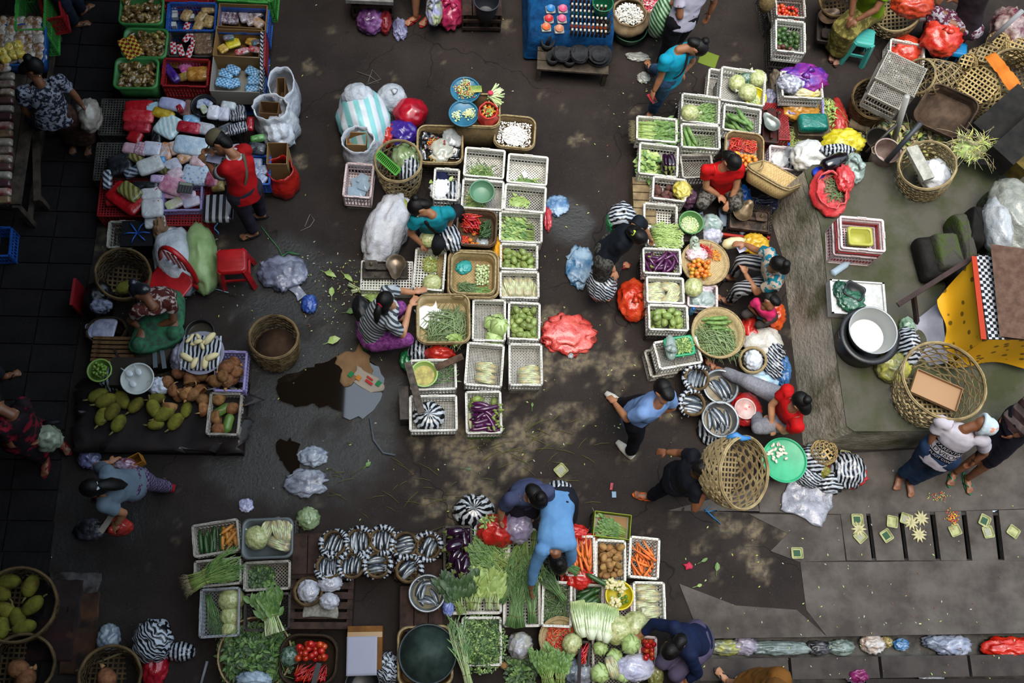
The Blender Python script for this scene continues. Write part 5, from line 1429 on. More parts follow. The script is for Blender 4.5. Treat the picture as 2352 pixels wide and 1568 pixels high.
for x,y,w_,d_,c_,c2,r_,l,h_ in((393,168,22,58,'2c0f5c','4a2a86',38,'long purple foil bag',.07),(455,170,52,36,'9a6420','c8944a',5,'clear bag of orange puffs',.09),(397,143,44,26,'9a7420','4a3414',-20,'gold printed sachet strip',.03),(427,157,30,28,'a83a7c','d28ab0',30,'pink printed pouch',.05),(424,176,28,20,'7a6020','b09a50',20,'mustard small pouch',.05),(440,152,40,14,'a83078','8a3a60',20,'magenta flat sleeve',.02)):pk(l+' in the dark red crate',x,y,w_,d_,c_,.34,r_,h_,c2,14)
k_=carton('pale grey lined carton of blue packs',(490,128),(602,132),(482,208),.54,.26,'9a9288','8d877c')
crate_at('blue slotted crate under the pale carton',k_.c,.56,.38,.27,k_.rz,0,'b','grid')
for i,(x,y,r_)in enumerate(((520,170,-20),(535,160,-25),(512,190,-10),(535,192,20),(580,165,-30),(585,185,5),(580,202,15))):pk('blue checked sachet pack, %s in the pale carton'%('broad one on the pile','upright one behind','lower one by the wall','lower one in the middle','upper one of the corner pile','middle one of the corner pile','bottom one of the corner pile')[i],x,y,34,24,'2f7fb8',.34+.02*(i%3),r_,.05,'a8c4d8',pat=('checker',45))
one('striped_cloth',MB().beam(P(604,82,.5),P(602,215,.5),.03,.16),STRF,'narrow striped cloth hanging along the snack crates','cloth')
one('red_lattice',MB().beam(P(613,80,.4),P(611,165,.4),.012,.22),M('8c1a22',.5),'red plastic lattice panel beside the striped cloth','panel')
crate_at('green crate half seen at the back of the snack row',P(612,10),.3,.5,.4,0,.0,'n','grid')
for i,(x,l)in enumerate(((420,'red'),(560,'green'))):crate_at(l+' crate cut off by the far edge of the snacks',P(x,-22,.45),.6,.3,.3,0,.15,'rn'[i],'grid')
# the far left stall
TBL=M('4a4036',.85,'2e2822',8,bump=.3)
a,b=P(48,470,.55),P(112,30,.55)
t_=thing('stall_table','long dark wooden market table at the edge of the lane','table',(0,0,0))
for i in range(4):
 o_=V((-.13*i-.06,-.02*i,0));ob('plank',MB().beam(a+o_,b+o_,.12,.03).mesh('plank',TBL),t_)
for p in(a,b,a.lerp(b,.5)):ob('leg',MB().box((p.x-.06,p.y,.27),(.06,.06,.54)).mesh('leg',TBL),t_)
ob('brace',MB().beam(V((a.x-.06,a.y,.15)),V((b.x-.06,b.y,.15)),.04,.06).mesh('brace',TBL),t_)
a2=P(86,462,.3);one('low_bench',MB().beam(a2,P(80,210,.3),.07,.04).box((a2.x,a2.y+.05,.14),(.06,.05,.28)).box((a2.x+.02,a2.y+1.0,.14),(.06,.05,.28)),TBL,'low narrow bench in front of the dark table','bench')
k_=tub('blue tub of clear snack bags on the dark table',(-10,55),(106,52),(-14,152),.78,.22,M('17467c',.4))
for i in range(26):
 y_=i%5;pk('puffed clear bag of %s snacks in the blue tub'%('tan','brown','pale')[i%3],8+20*(i%5)+R.uniform(-5,5),52+20*(i//5),30,28,('8a6a48','7a5434','a09484')[i%3],.7+.02*R.random(),60*R.random(),.08,'c4bcb8',16,cr=.6,sq=.6)['group']='clear snack bags in the blue tub %d'%(i%3)
for x,y in((22,110),(40,104),(30,126),(12,135),(45,122),(5,120)):pk('yellow snack bag heaped at the front of the blue tub',x,y,24,22,'b8941c',.78,x*3,.07,'d8cc7a',12,cr=.6,sq=.6)['group']='yellow snack bags in the blue tub'
crate_at('green crate standing behind the blue tub',P(85,45,.6),.3,.55,.5,.12,.3,'n','grid');crate_at('red crate next to the green crate at the edge',P(120,12,.6),.2,.5,.3,.3,.4,'r','grid')
for i in range(16):
 y_=175+19*i;pk('wrapped packet, number %s from the back on the dark table'%('one two three four five six seven eight nine ten eleven twelve thirteen fourteen fifteen sixteen'.split()[i]),16-i*.6,y_,34,17,('8a7a68','8f8474','6c4a34','55463c','7a7068','3a3038','8a2a2c','8c7a54')[i%8],.58,4,.07,('b0a698','5a2a2c')[i%2],12,band=(M('b8b4c4',.4),((0,0,.1,.5),)))
k_=crate('blue crate on the ground at the lane edge',(-25,520),(28,520),(-28,590),.25,.24,'b','grid')
# the cloth and packet table: red crates in front, those behind coloured dark for shade
for i,(x,y)in enumerate(((300,300),(400,300),(510,300),(290,400),(395,400),(500,410),(300,480),(440,500))):crate_at('dark crate carrying the packet display, %s'%('back corner','back middle','back by the sacks','side middle','centre','under the shopkeeper side','front corner','front middle')[i],P(x,y),.5,.46,.3,.03,0,'r' if i>5 else 'd','grid',flip=True)
WT,RDL=M('c6c6c8',.7,'b2b2b6',8,bump=.3),M('9c1a20',.5)
PKS='''red shirt bundle in clear wrap at the back|320,244,66,28,a3121c,5,,.4|red folded bundle with white print below it|318,268,70,34,b0141e,0,c24048,.42
red bundle third in the pile by the edge|315,292,62,26,8c101a,-3,b43040,.4|red shoe bag at the foot of the red pile|310,315,34,30,94101a,-20,,.38
black sleeve pack beside the red pile|360,310,24,50,15161a,5,,.38|pale lavender flat sheet pack|395,240,60,30,9a9cc0,-10,b4b4d0,.46|yellow printed pack under the lavender sheet|375,262,52,26,a8861c,-18,c8b040,.42
light blue film bag beside the yellow pack|352,252,34,34,8ab0c0,20,b8d0d8,.4|red pouch corner on the yellow pack|413,250,14,18,8c1220,30,,.47|brown mesh pack near the black bowl|432,250,30,44,6e4a48,-20,8a6a60,.4
white striped film bundle in the middle|388,290,56,58,a4c4c8,-30,d0dadc,.42|blue film roll pack next to the bundle|440,275,38,24,6ca0c8,10,a0c4dc,.42|crimson flat box pack in the middle|434,293,54,28,9c1024,-8,b43a4c,.46
clear crumpled bag behind the cap|470,296,44,30,a0a0a8,-10,c4c4cc,.44|pink towel pack at the side|302,342,40,28,b88a98,-8,d0b0b8,.4|pink plaid pack next to the towel pack|324,342,28,34,c09aa4,-10,9a7080,.42
white towel pack with red seal|350,342,46,36,b8b8cc,-4,cfcfd8,.42|white pack with orange print|382,348,28,46,c4bcc4,-4,c47a30,.42|orange and white label pack|402,340,26,34,c49070,20,d4ccd0,.43
wide pale blue film bundle at the centre|440,335,80,48,a4bcd0,-8,c8d4dc,.46|orange and white printed box|425,362,34,24,c48a5c,30,d4c8c0,.42|pink and white carton pack near the paper|455,372,36,26,c8a4a8,-8,dcc8cc,.44
black crumpled bag on the corner|275,378,54,50,101114,20,2a2c30,.4|brown striped cloth roll|320,368,56,18,5a4a2c,-22,908a50,.42|white folded towels tied with string|345,380,58,40,c8c8c6,25,b4b4b2,.46
blue bag peeking from the towels|368,368,26,18,2c6c9c,0,6aa0c8,.44|pale folded cloth pack|395,382,40,34,a8a8bc,30,c4c4d0,.42|dark striped towel by the black bag|305,395,40,22,2c3444,30,8a94a0,.42
grey and white striped towel at the outer edge|247,412,20,48,30343c,5,a0a8b0,.4|brown green striped pack|383,395,46,22,6a6438,-28,3a3c2c,.42|lilac soap pack tied with string|363,412,34,20,b49ac0,0,c8b4d0,.44
clear pack with two printed rings|450,402,60,52,8a9cc0,-5,b8c8d8,.42|pink flat card pack|403,400,34,26,c4a8b4,28,d8c4cc,.44|black packs with green string|335,428,60,24,14161a,3,2a3030,.42
large red bag slumped on the front corner|290,455,86,56,b01018,-35,8c0c14,.4|striped brown wedge pack on the red bag|298,440,54,36,55522c,-35,8a8448,.46|red packet under the large red bag|258,460,30,26,a0121c,10,c4444c,.34
white cloth pack with red tag in front|348,445,46,32,c6c6c8,8,b4b4b8,.42|white towel stack tied with green string|350,478,48,46,c8c8ca,8,b8b8bc,.44|lowest white towel pack with red stripe|356,510,46,32,c4c4c6,8,b8b8bc,.36
pink packs heap under the calculator|395,425,54,44,b8708c,-20,d8a8b8,.44|pink crinkled bag near the shopkeeper|488,412,30,38,a83a58,-10,c88a9c,.44|gold bag under the pink crinkled one|500,428,30,24,8a6c30,10,b09a60,.42
magazine with a white cover and red spine|490,258,27,36,c8c8d2,-4,d8d8e0,.5|second white pad with a red edge|514,262,26,34,b8b8cc,0,c8c8d4,.48|white card above the pads|525,243,34,20,b8c0c4,-8,,.47
dark zigzag printed sarong pack|545,260,40,40,22242a,10,8a8c94,.42|zigzag sarong pack behind the shopkeeper|545,295,48,26,1c1e26,20,9a9ca8,.44|red pack edge next to the sack|575,285,16,36,9c1824,0,,.42
green leafy sprig bag near the sack|592,318,34,16,3c7a34,15,7aa86c,.44|black printed bag by the open carton|590,340,40,26,22242a,-8,5c6068,.42|dark wrapped pack below the sarongs|520,300,40,30,1a1c22,30,80848c,.42'''
PL_=PKS.replace('\n','|').split('|')
for lab,v in zip(PL_[::2],PL_[1::2]):
 v=v.split(',');bd=None
 if 'red seal' in lab or 'red tag' in lab or 'red stripe' in lab or 'tied with green' in lab or 'tied with string' in lab:bd=(RDL,((.2,.2,.28,.22),))
 pat=('bands',9,.5,'DIAGONAL')if 'strip' in lab else('bands',11,6,'X')if 'zigzag' in lab else('grid',30)if 'plaid' in lab else('spots',26,.32)if 'rings' in lab else None
 pk(lab,float(v[0]),float(v[1]),float(v[2]),float(v[3]),v[4],float(v[7])-.03,float(v[5]),.07,v[6]or None,9,pat,band=bd)
k_=crate('clear lilac basket of pink packs in front',(370,420),(464,425),(372,482),.42,.22,'p','grid')
for i,(x,y,c_)in enumerate(((395,445,'c88aa4'),(430,450,'c4a0b8'),(440,464,'b4b8d0'),(400,468,'b4bc84'))):pk(('pink socks pack','rose soap pack','white blue printed pouch','lime tube pack')[i]+' in the lilac basket',x,y,40,24,c_,.36,10*i,.05,'d0c0cc')
c,w_,d_,rz_=frame3((465,440),(532,445),(468,508),.42)
o_=one('striped_mat_bundle',pillow(.33,.33,.1,4,.1,.25),M('16171b',.35,'a4a6b0',pat=('bands',4.4,.2,'X'),coat=.4),'bundle of black and white striped mats tied with blue string','bundle',(c.x,c.y,.34),rz_)
ob('string',MB().tube([(-.02+.02*math.cos(i),-.17-.014*i,.05-.012*i)for i in range(8)],.006,5).mesh('string',M('3a7cb0',.5)),o_)
t_=thing('calculator','grey desk calculator lying on the pink packs','calculator',P(426,432,.53),-.12)
ob('case',MB().box((0,0,.01),(.16,.12,.02)).mesh('case',M('4a4c4c',.5)),t_);ob('screen',MB().box((0,.04,.021),(.13,.03,.003)).mesh('screen',M('8a9284',.3)),t_)
kb_=MB().box((0,0,0),(.016,.012,.006)).mesh('key',M('22242a',.5))
for i in range(5):
 for j in range(4):ob('key',kb_,t_,(-.06+.03*i,.012-.02*j,.022))
bowl('black plastic bowl of clear sachets on the display',(468,242),30,.5,.12,M('141416',.4),name='black_bowl')
for i,(x,y,c_)in enumerate(((460,238,'8a98b4'),(468,250,'a4ac6c'),(476,236,'6a78b0'))):pk(('pale blue','lime striped','deep blue')[i]+' sachet inside the black bowl',x,y,16,26,c_,.42,30*i,.03,'c4ccd8')
k_=crate('blue lidded tray of grey packets behind the shopkeeper',(568,352),(615,360),(580,420),.36,.2,'b','grid')
for i,(x,y)in enumerate(((590,375),(602,392),(585,395),(600,412))):pk('grey clear packet, %s in the blue tray'%('top','second','side','front')[i],x,y,26,24,'7a84a8',.3,20*i,.06,'a8b4c8')
# sacks and boxes at the lane side of the table
open_bag('tall white sack holding a brown carton by the snacks',(645,190),.14,0,.5,BG('a8acb8','c0c4cc'),seed=8,name='white_sack',cat='sack',lean=(.0,.05),oval=1.5)
carton('narrow carton inside the tall white sack',(632,178),(650,180),(640,222),.45,.3,'7c5c3c','5a4228')
k_=open_bag('open white sack folded around a carton',(620,245),.19,0,.55,BG('b4b8c0','ccd0d6'),seed=9,name='white_sack',cat='sack',lean=(-.05,.03),oval=.85)
carton('dark brown carton mouth in the open sack',(598,232),(640,236),(596,258),.52,.2,'6e4f30','3c2a18')
rt_=[o for o in bpy.data.objects if o.get('label')=='open white sack folded around a carton'][0]
flatprint('Polyprop',.05,M('3a4060',.6),rt_,(-.04,.15,.54),(.9,0,0))
bag('folded neck of white sack below the open one',(640,300),60,60,BG('b4b8c2','cfd3da'),.15,.28,27,False,.3,1.6,'white_sack','sack')
k_=carton('open brown carton standing in a red bag',(612,326),(657,330),(615,374),.5,.4,'93734c','4f3a24')
open_bag('red plastic bag around the base of the carton',(642,385),.14,0,.36,BG('a81c14','8a120e'),seed=11,name='red_bag',lean=(-.02,.05),oval=1.1)
# coconut seller
c_=crate_at('dirty white crate behind the big basket',P(292,555,.1),.28,.3,.3,.05,0,'k')
one('black_box',MB().box((0,0,.17),(.34,.3,.34)),M('101014',.6),'black box tied with a blue ribbon','box',(P(335,565).x,P(335,565).y,0),.05)
b=MB()
for k in range(6):
 a=k*1.1;b.tube([(0,0,.345),(.08*math.cos(a),.08*math.sin(a),.375),(.14*math.cos(a),.13*math.sin(a),.36)],.008,5,flat=.4)
one('ribbon',b,M('1a4fa0',.5),'bright blue ribbon tied over the black box','ribbon',(P(335,565).x,P(335,565).y,0))
hex_basket('bamboo basket behind the coconut seller',P(282,628,.5),.27,P(288,650,.02),.2,16,BAMBOO_D,.013,6,seed=5,dense=True)
place('jack',P(290,660,.2),.4,'young jackfruit at the bottom of the bamboo basket','jackfruit')
RC=M('b0141a',.35,'8c0e14',5)
t_=thing('plastic_chair','red plastic chair behind the seated coconut seller','chair',P(385,655,.4),-.55)
ob('seat',MB().loft([rrect(.42,.4,.08,-.02),rrect(.44,.42,.08,0),rrect(.4,.38,.08,.004)],cap0=True,cap1=True).mesh('seat',RC),t_)
arc=[(.23*math.cos(a),.2+.05*math.sin(a),.02+.42*math.sin(a))for a in[math.pi*i/14 for i in range(15)]]
ob('back_frame',MB().tube([(.23,.2,-.02)]+arc+[(-.23,.2,-.02)],.03,8,flat=.6).mesh('back_frame',RC),t_)
for i in range(5):ob('back_slat',MB().box((-.13+.065*i,.225,.2),(.03,.012,.36-.07*abs(i-2))).mesh('back_slat',RC),t_)
for sx_ in(-1,1):
 for sy_ in(-1,1):ob('leg',MB().tube([(sx_*.18,sy_*.17,0),(sx_*.21,sy_*.2,-.4)],[.025,.02],6).mesh('leg',RC),t_)
def stool(lab,p1,p2,p3,z,m,hole=True):
 c,w_,d_,rz=frame3(p1,p2,p3,z);t=thing('plastic_stool',lab,'stool',(c.x,c.y,0),rz)
 ob('seat',MB().loft([rrect(w_+.02,d_+.02,.05,z-.05),rrect(w_,d_,.05,z),rrect(w_-.03,d_-.03,.04,z+.003)],cap1=True).mesh('seat',m),t)
 for i in range(4):ob('seat_rib',MB().box((0,-d_*.3+d_*.2*i,z+.003),(w_*.8,.006,.004)).mesh('seat_rib',m),t)
 for a in(-1,1):
  for b_ in(-1,1):ob('leg',MB().add(*[(lambda q:(q.v,q.f))(MB().beam((a*w_*.42,b_*d_*.42,z-.02),(a*w_*.56,b_*d_*.56,.0),.06,.05))][0],0,False).mesh('leg',m),t)
  ob('stretcher',MB().beam((a*w_*.5,-d_*.5,z*.42),(a*w_*.5,d_*.5,z*.42),.02,.04).mesh('stretcher',m),t);ob('stretcher',MB().beam((-w_*.5,a*d_*.5,z*.42),(w_*.5,a*d_*.5,z*.42),.02,.04).mesh('stretcher',m),t)
 return t
stool('red plastic stool standing beside the green sack',(497,573),(562,571),(500,625),.44,RC)
bag('full white sack slumped beside the red chair',(405,595),96,140,SACKW,0,.46,71,False,.12,1.4,'white_sack','sack',.25)
bag('pale green sack with a blue stripe by the stool',(462,590),70,150,M('7f9a62',.5,'9ab27c',5,bump=.3,bs=10),0,.42,72,False,.1,1.4,'green_sack','sack',.2)
one('sack_stripe_rope',MB().tube([P(440,668,.02),P(490,662,.02),P(525,672,.02)],.006,5),M('7a94a0',.6),'pale rope lying in front of the green sack','rope')
bag('brown cardboard bag top beside the white sack',(372,530),30,44,M('7c6048',.8),.1,.34,73,False,.25,1.6,'paper_bag')
tray_basket('dark oval basket with folded plastic bags',(198,728),(290,728),(196,786),.25,.18,weave_mat('4a3a28','2c2218',50),r_=.15)
pk('folded clear plastic bag in the dark basket',240,752,50,50,'8c8ca4',.2,-8,.03,'b0b0c4',cr=.5);pk('smaller clear bag beside the folded one',214,758,34,34,'8488a0',.19,10,.03,'a8acc0',cr=.5)
bag('black bag with a white shirt hanging by the basket',(225,688),60,70,M('0c0c10',.4),.1,.3,74,False,.2,1.8,'black_bag');bag('white striped cloth on the black bag',(232,702),42,26,M('8c90a8',.6,'20222a',12),.36,.08,75,False,.3,2,'cloth','cloth')
one('red_board',MB().box((0,0,.2),(.03,.3,.4)),M('7c1018',.5),'dark red board behind the black bag','board',(P(196,700).x,P(196,700).y,0))
t_=thing('slatted_crate','low slatted wooden crate in front of the coconut seller','crate',P(280,812,.28),.0)
WD=M('6b4e30',.8,'48331f',10,bump=.3,rnd=.08)
sl_=MB().box((0,0,0),(.62,.034,.02)).mesh('slat',WD)
for i in range(8):ob('slat',sl_,t_,(0,-.17+.048*i,0))
for k in(-1,1):ob('side_board',MB().box((k*.28,0,-.13),(.03,.38,.24)).mesh('side_board',WD),t_)
t_=thing('chopping_block','dark round chopping block with two knives','block',P(368,818,.0))
ob('block',MB().lathe([(0,0),(.19,0),(.2,.02),(.2,.3),(.19,.32),(0,.32)],28).mesh('block',M('2c2420',.7,'3c322c',8,bump=.3)),t_)
for i,(x1,y1,x2,y2)in enumerate(((353,772,357,844),(367,770,378,846))):
 p1,p2=P(x1,y1,.345),P(x2,y2,.335);t_=thing('cleaver','long cleaver on the chopping block, '+('nearer the wooden crate' if i==0 else 'nearer the cut roots'),'knife',(0,0,0))
 m_=p1.lerp(p2,.42);ob('handle',MB().beam(p1,m_,.022,.02).mesh('handle',M('141210',.5)),t_);ob('blade',MB().beam(m_,p2,.045,.004).mesh('blade',M('8f9ba4',.3,metal=.8)),t_)
one('scraper',MB().beam(P(262,800,.3),P(285,842,.3),.02,.02),M('2a2420',.7),'dark wooden stick lying across the slatted crate','stick')
G=person('woman seated with a black plastic head wrap cutting roots',dict(hd=(320,668,.98),fc=(345,730,.72),sL=(392,692,.76),sR=(318,712,.76),eL=(398,735,.52),wL=(352,752,.42),eR=(300,735,.52),wR=(322,752,.42),fL=(340,764,.4),fR=(330,762,.4),hL=(400,690,.36),hR=(355,690,.36),kL=(400,765,.42),aL=(380,800,.1),kR=(320,790,.42),aR=(325,805,.1)),M('4a211c',.8,'b0a09c',16,.5,.58),None,'bun',SKIN_D,.97,None,.9,True,.06,4,sleeve=.45,hem=.1,skirt=(M('35453c',.8,'2c6a48',20),.7),hair_m=M('1a1c24',.3,bump=.4,bs=14,coat=.4))
k_=bowl('black bucket behind the plate of cut roots',(458,764),34,.34,.3,M('18181a',.4),name='bucket',cat='bucket',fill=(.75,M('3c3830',.1)))
c=P(460,808,.42);t_=thing('root_platter','round platter with a striped bag and cut roots','platter',(c.x,c.y,.36))
ob('platter',MB().lathe([(0,0),(.2,0),(.24,.03),(.235,.034),(.19,.01),(0,.01)],30).mesh('platter',M('7d7c8c',.4)),t_)
ob('striped_liner',sheet(.4,.38,.02,3).mesh('striped_liner',STRB),t_,(0,0,.012));one('platter_stand',MB().lathe([(.1,0),(.16,.01),(.16,.35),(0,.35)],18),M('4a4658',.6),'dark stand under the round root platter','stand',(c.x,c.y,0))
for i,(x,y,s_,r_)in enumerate(((482,778,1.35,.9),(487,820,1.25,.5),(430,822,1.3,-.5),(447,834,1.1,1.2),(472,832,1.25,1.5),(455,785,.8,.3),(440,775,.7,1.1),(465,795,.7,2),(446,790,.7,.2),(433,782,.6,.8),(455,772,.6,2.2),(470,784,.6,1))):place('cass',P(x,y,.39+.02*(i%2)),r_,'cut piece of pale starchy root on the striped platter','root piece','cut roots on the striped platter',s_)
bag('grey plastic sheet beside the platter of roots',(412,820),36,56,BG('6a6878','8a8898'),.2,.16,76,False,.25,1.8)
bowl('white enamel plate with three white spoons',(315,869),38,.42,.05,M('b9bcb8',.3,'9a9c98',14,.62,.7),name='enamel_plate',taper=.8,cat='plate')
one('low_crate',MB().box((0,0,.18),(.34,.3,.36)),M('2a241e',.8),'dark box supporting the enamel plate','box',(P(315,875).x,P(315,875).y,0))
for i,(x,y,r_)in enumerate(((297,858,2.6),(318,854,2.2),(305,882,2.4))):
 t_=thing('spoon','white enamel spoon, %s on the enamel plate'%('at the rim','in the middle','lowest')[i],'spoon',P(x,y,.44),r_)
 ob('spoon_bowl',MB().ell((0,0,.01),(.045,.034,.014),12,8).mesh('spoon_bowl',M('c4c6c8',.25)),t_);ob('handle',MB().tube([(.04,0,.012),(.1,0,.02)],.006,5).mesh('handle',M('b8babc',.3)),t_)
k_=bowl('green rimmed bowl full of small limes',(228,850),28,.44,.1,M('7d9a4a',.35),name='lime_bowl')
k_.z+=.03;heap('lime',k_,52,'small green lime in the green rimmed bowl','lime','limes in the green rimmed bowl',.0175,rect=False,parts=False)
bag('striped bag tucked beneath the lime bowl',(252,862),46,52,STRB,.1,.24,77,False,.25,2,'striped_bag')
one('dark_tarp',sheet(1.75,.75,.03,4,ragged=.15,th=.004),M('241d1c',.6,'161112',4,coat=.2),'dark tarpaulin spread under the jackfruits','tarpaulin',P(375,955,.15),.0)
one('low_platform',MB().box((0,0,.065),(1.7,.78,.13)),M('1c1614',.85),'low dark board platform beneath the jackfruits','platform',(P(375,955,.1).x,P(375,955,.1).y,0))
for i,(x,y,r_,s_)in enumerate(((226,908,.45,1),(244,920,.4,1.05),(280,918,-1.0,1),(258,945,1.0,.95),(236,955,1.2,1),(272,972,1.1,.95),(312,930,.9,.9),(353,938,-1.1,1),(378,950,.55,1.05),(358,975,.1,.8),(403,968,.95,.95),(360,915,.2,.85),(428,940,1.4,.8))):
 z=.25 if i in(1,3,7,8)else.22
 place('jack',P(x,y,z),r_,'spiny young jackfruit, %s on the dark tarpaulin'%('outermost at the back','in front of the outermost','beside the enamel plate','upright in the first cluster','brownish one in the first cluster','nearest in the first cluster','brown one between the clusters','tall one of the second cluster','bright green across the second cluster','small one below the second cluster','nearest of the second cluster','dim one behind the second cluster','brown one near the coconuts')[i],'jackfruit',None,s_*.95)
k_=crate('lilac crate of five husked coconuts',(497,804),(569,806),(489,898),.36,.2,'p')
heap('coco',k_,7,'husked brown coconut in the lilac crate','coconut','coconuts in the lilac crate',.07,.02)
k_=crate('grey crate of coconuts and green papayas',(481,898),(557,902),(472,998),.32,.2,'k','mesh')
for i,(x,y,kd,r_,l)in enumerate(((500,912,'husk',2,'husk standing on the crate edge'),(512,942,'papaya',.6,'green papaya by the coconut'),(533,938,'coco',.3,'round coconut at the side'),(503,958,'husk',.2,'split husk in the middle'),(525,972,'papaya',1.4,'longer green papaya at the front'),(502,985,'coco',0,'coconut in the front corner'))):place(kd,P(x,y,.24),r_,l+' of the grey crate',{'husk':'husk','papaya':'papaya','coco':'coconut'}[kd])
for i,(x,y,kd,z)in enumerate(((410,856,'coco',.25),(436,868,'coco',.3),(462,862,'coco',.28),(385,878,'coco',.24),(405,895,'husk',.28),(425,900,'husk',.3),(442,906,'coco',.3),(462,900,'husk',.26),(412,908,'coco',.24),(466,918,'coco',.24),(490,880,'husk',.34),(495,875,'coco',.4),(390,930,'husk',.24),(462,940,'husk',.24),(440,880,'husk',.28))):place(kd,P(x,y,z),i*1.7,('brown husked coconut' if kd=='coco' else 'fibrous coconut husk')+' in the heap behind the grey crate','coconut' if kd=='coco' else 'husk',('coconuts' if kd=='coco' else 'husks')+' in the loose heap')
bag('white torn plastic scrap beside the coconut heap',(365,885),40,30,BG('b4b8c8','d0d2dc'),.2,.08,78,False,.4,2.2)
hex_basket('tall bamboo basket standing empty in the lane',P(628,772,.42),.25,P(636,810,.02),.23,18,M('7a6646',.75,'4a3b26',7,bump=.2),.015,7,seed=9,dense=True)
one('basket_inset',MB().lathe([(0,.1),(.2,.1),(.22,.12),(0,.12)],26),M('3a2a20',.9,'4e3a2c',6,bump=.4),'brown round base board seen inside the empty basket','board',(P(635,800,.1).x,P(635,800,.1).y,.0))
# people on the dark side
person('woman in a dark patterned blouse walking with a plastic bag',dict(hd=(76,158,1.5),fc=(112,190,1.36),sL=(138,186,1.28),sR=(52,212,1.28),eL=(168,215,1.05),wL=(186,238,.88),eR=(56,250,1.03),wR=(72,268,.85),hL=(140,255,.88),hR=(98,268,.86),kL=(182,282,.48),aL=(201,322,.1),kR=(150,285,.46),aR=(165,318,.12),tL=(206,345,0),tR=(172,345,0)),M('1d1f29',.8,'8a8c98',26,.48,.54),None,'bun',SKIN_D,1.0,'sandal',.7,True,seed=6,sleeve=.55,hem=.25,skirt=(M('4a3226',.8,'2c1d16',20),.85),fat=1.15)
bag('clear bag of pale vegetables held by the blouse woman',(205,262),46,62,M('8a8078',.25,'b0a898',10,alpha=.8,coat=.4),.55,.24,81,True,.15,1.8)
bag('dark blue bag behind the blouse woman',(85,262),40,50,M('141a50',.4),.5,.24,82,False,.2,1.8,'blue_bag')
JN=M('1f2836',.85,'161c28',12)
person('shopper at the top edge seen by blue jeans and sandals',dict(hd=(95,-160,1.5),fc=(140,-150,1.4),sL=(120,-120,1.3),sR=(80,-90,1.3),eL=(130,-90,1.05),wL=(140,-70,.85),eR=(90,-60,1.05),wR=(110,-40,.85),hL=(140,-55,.86),hR=(122,-35,.86),kL=(168,-10,.47),aL=(187,22,.1),kR=(150,15,.47),aR=(172,52,.1),tL=(200,28,0),tR=(195,60,0)),M('2c2c34',.8),JN,'short',SKIN_D,1,'sandal',seed=7)
G=person('shopkeeper in a red shirt and khaki cap writing on paper',dict(hd=(498,322,1.5),fc=(474,352,1.36),sL=(563,345,1.3),sR=(520,388,1.28),eL=(520,352,1.1),wL=(492,348,1.22),eR=(498,404,1.06),wR=(479,376,1.08),fR=(466,362,1.1),hL=(578,428,.87),hR=(545,448,.87),kL=(590,455,.48),aL=(600,490,.1),kR=(563,490,.48),aR=(583,532,.1),tR=(560,548,0),tL=(575,500,0)),M('a80f14',.75,'900c10',5),M('2c2833',.8,'221f28',6),'short',SKIN,1.0,'sandal',.6,seed=8,sleeve=.62,hem=.22,sandal='1a1a1c')
strap(G,M('5a5040',.7),'sL','hR',.04)
cap_=MB().ell((0,0,0),(.092,.108,.085),22,14,fn=lambda v:1 if v.z>-.1 else.98);CAPM=M('5c5340',.8,'4c4434',8)
q_=G['hq'];o_=ob('cap_crown',cap_.mesh('cap_crown',CAPM),G['root'],G['hd']+G['hu']*.055-G['fcv']*.01);o_.rotation_euler=q_.to_euler()
o_=ob('cap_brim',MB().loft([[(.075*math.cos(a),.06+.1*math.sin(a)*(1 if math.sin(a)>0 else.2),z+.012*math.cos(a)**2*-1)for a in[k*math.pi/10 for k in range(20)]]for z in(0,.006)],cap0=True,cap1=True).mesh('cap_brim',CAPM),G['root'],G['hd']+G['hu']*.05+G['fcv']*.02);o_.rotation_euler=q_.to_euler()
for k in 'LR':
 s_,e=G['s'+k],G['e'+k];ob('sleeve_band',MB().tube([s_.lerp(e,.34),s_.lerp(e,.66)],[.079,.077],14).mesh('sleeve_band',M('8f929c',.8)),G['root'])
ob('collar',MB().tube([G['nk']+(V((math.cos(a),math.sin(a),0))*.075)-G['up']*.0 for a in[i*math.pi/8 for i in range(17)]],.014,6,cap=False).mesh('collar',M('b0b0b4',.7)),G['root'])
one('note_paper',MB().box((0,0,0),(.15,.1,.004)),M('a8a8c4',.7),'white note paper held by the red shirted shopkeeper','paper',P(492,364,1.14),-.2)
GT=M('5f6d78',.8,'566370',6)
G=person('woman in a pale blue grey shirt striding with a long ponytail',dict(hd=(212,1120,1.42),fc=(165,1132,1.28),sL=(245,1082,1.25),sR=(238,1160,1.22),eL=(222,1070,1.0),wL=(250,1062,.95),eR=(284,1178,1.0),wR=(268,1203,.9),hL=(306,1094,.88),hR=(300,1128,.86),kL=(350,1112,.5),aL=(388,1118,.12),kR=(275,1125,.46),aR=(252,1140,.1),pt=(292,1112,1.2),tL=(370,1119,0),tR=(235,1142,0)),GT,M('33283f',.8,'6a6078',pat=('checker',36)),'long',SKIN,.97,'shoe',seed=9,sleeve=.6,hem=.15,sandal='8c1a24')
one('hair_clip',MB().box((0,0,0),(.03,.07,.03)),M('b8bcc4',.4),'white clip in the striding woman\'s ponytail','hair clip',P(224,1116,1.5),.5)
o_=carton('orange carton carried under the arm of the striding woman',(250,1068),(318,1044),(262,1086),1.0,.14,'8a5a14','6a4410')
bag('clear bag of red fruit in the orange carton',(288,1068),46,28,M('6a3038',.2,'a8a0b4',14,coat=.5),.92,.12,83,False,.2,2)
bag('red plastic bag hanging from the striding woman\'s hand',(268,1208),62,40,BG('a03028','8a241e'),.6,.22,84,True,.14,1.7,'red_bag')
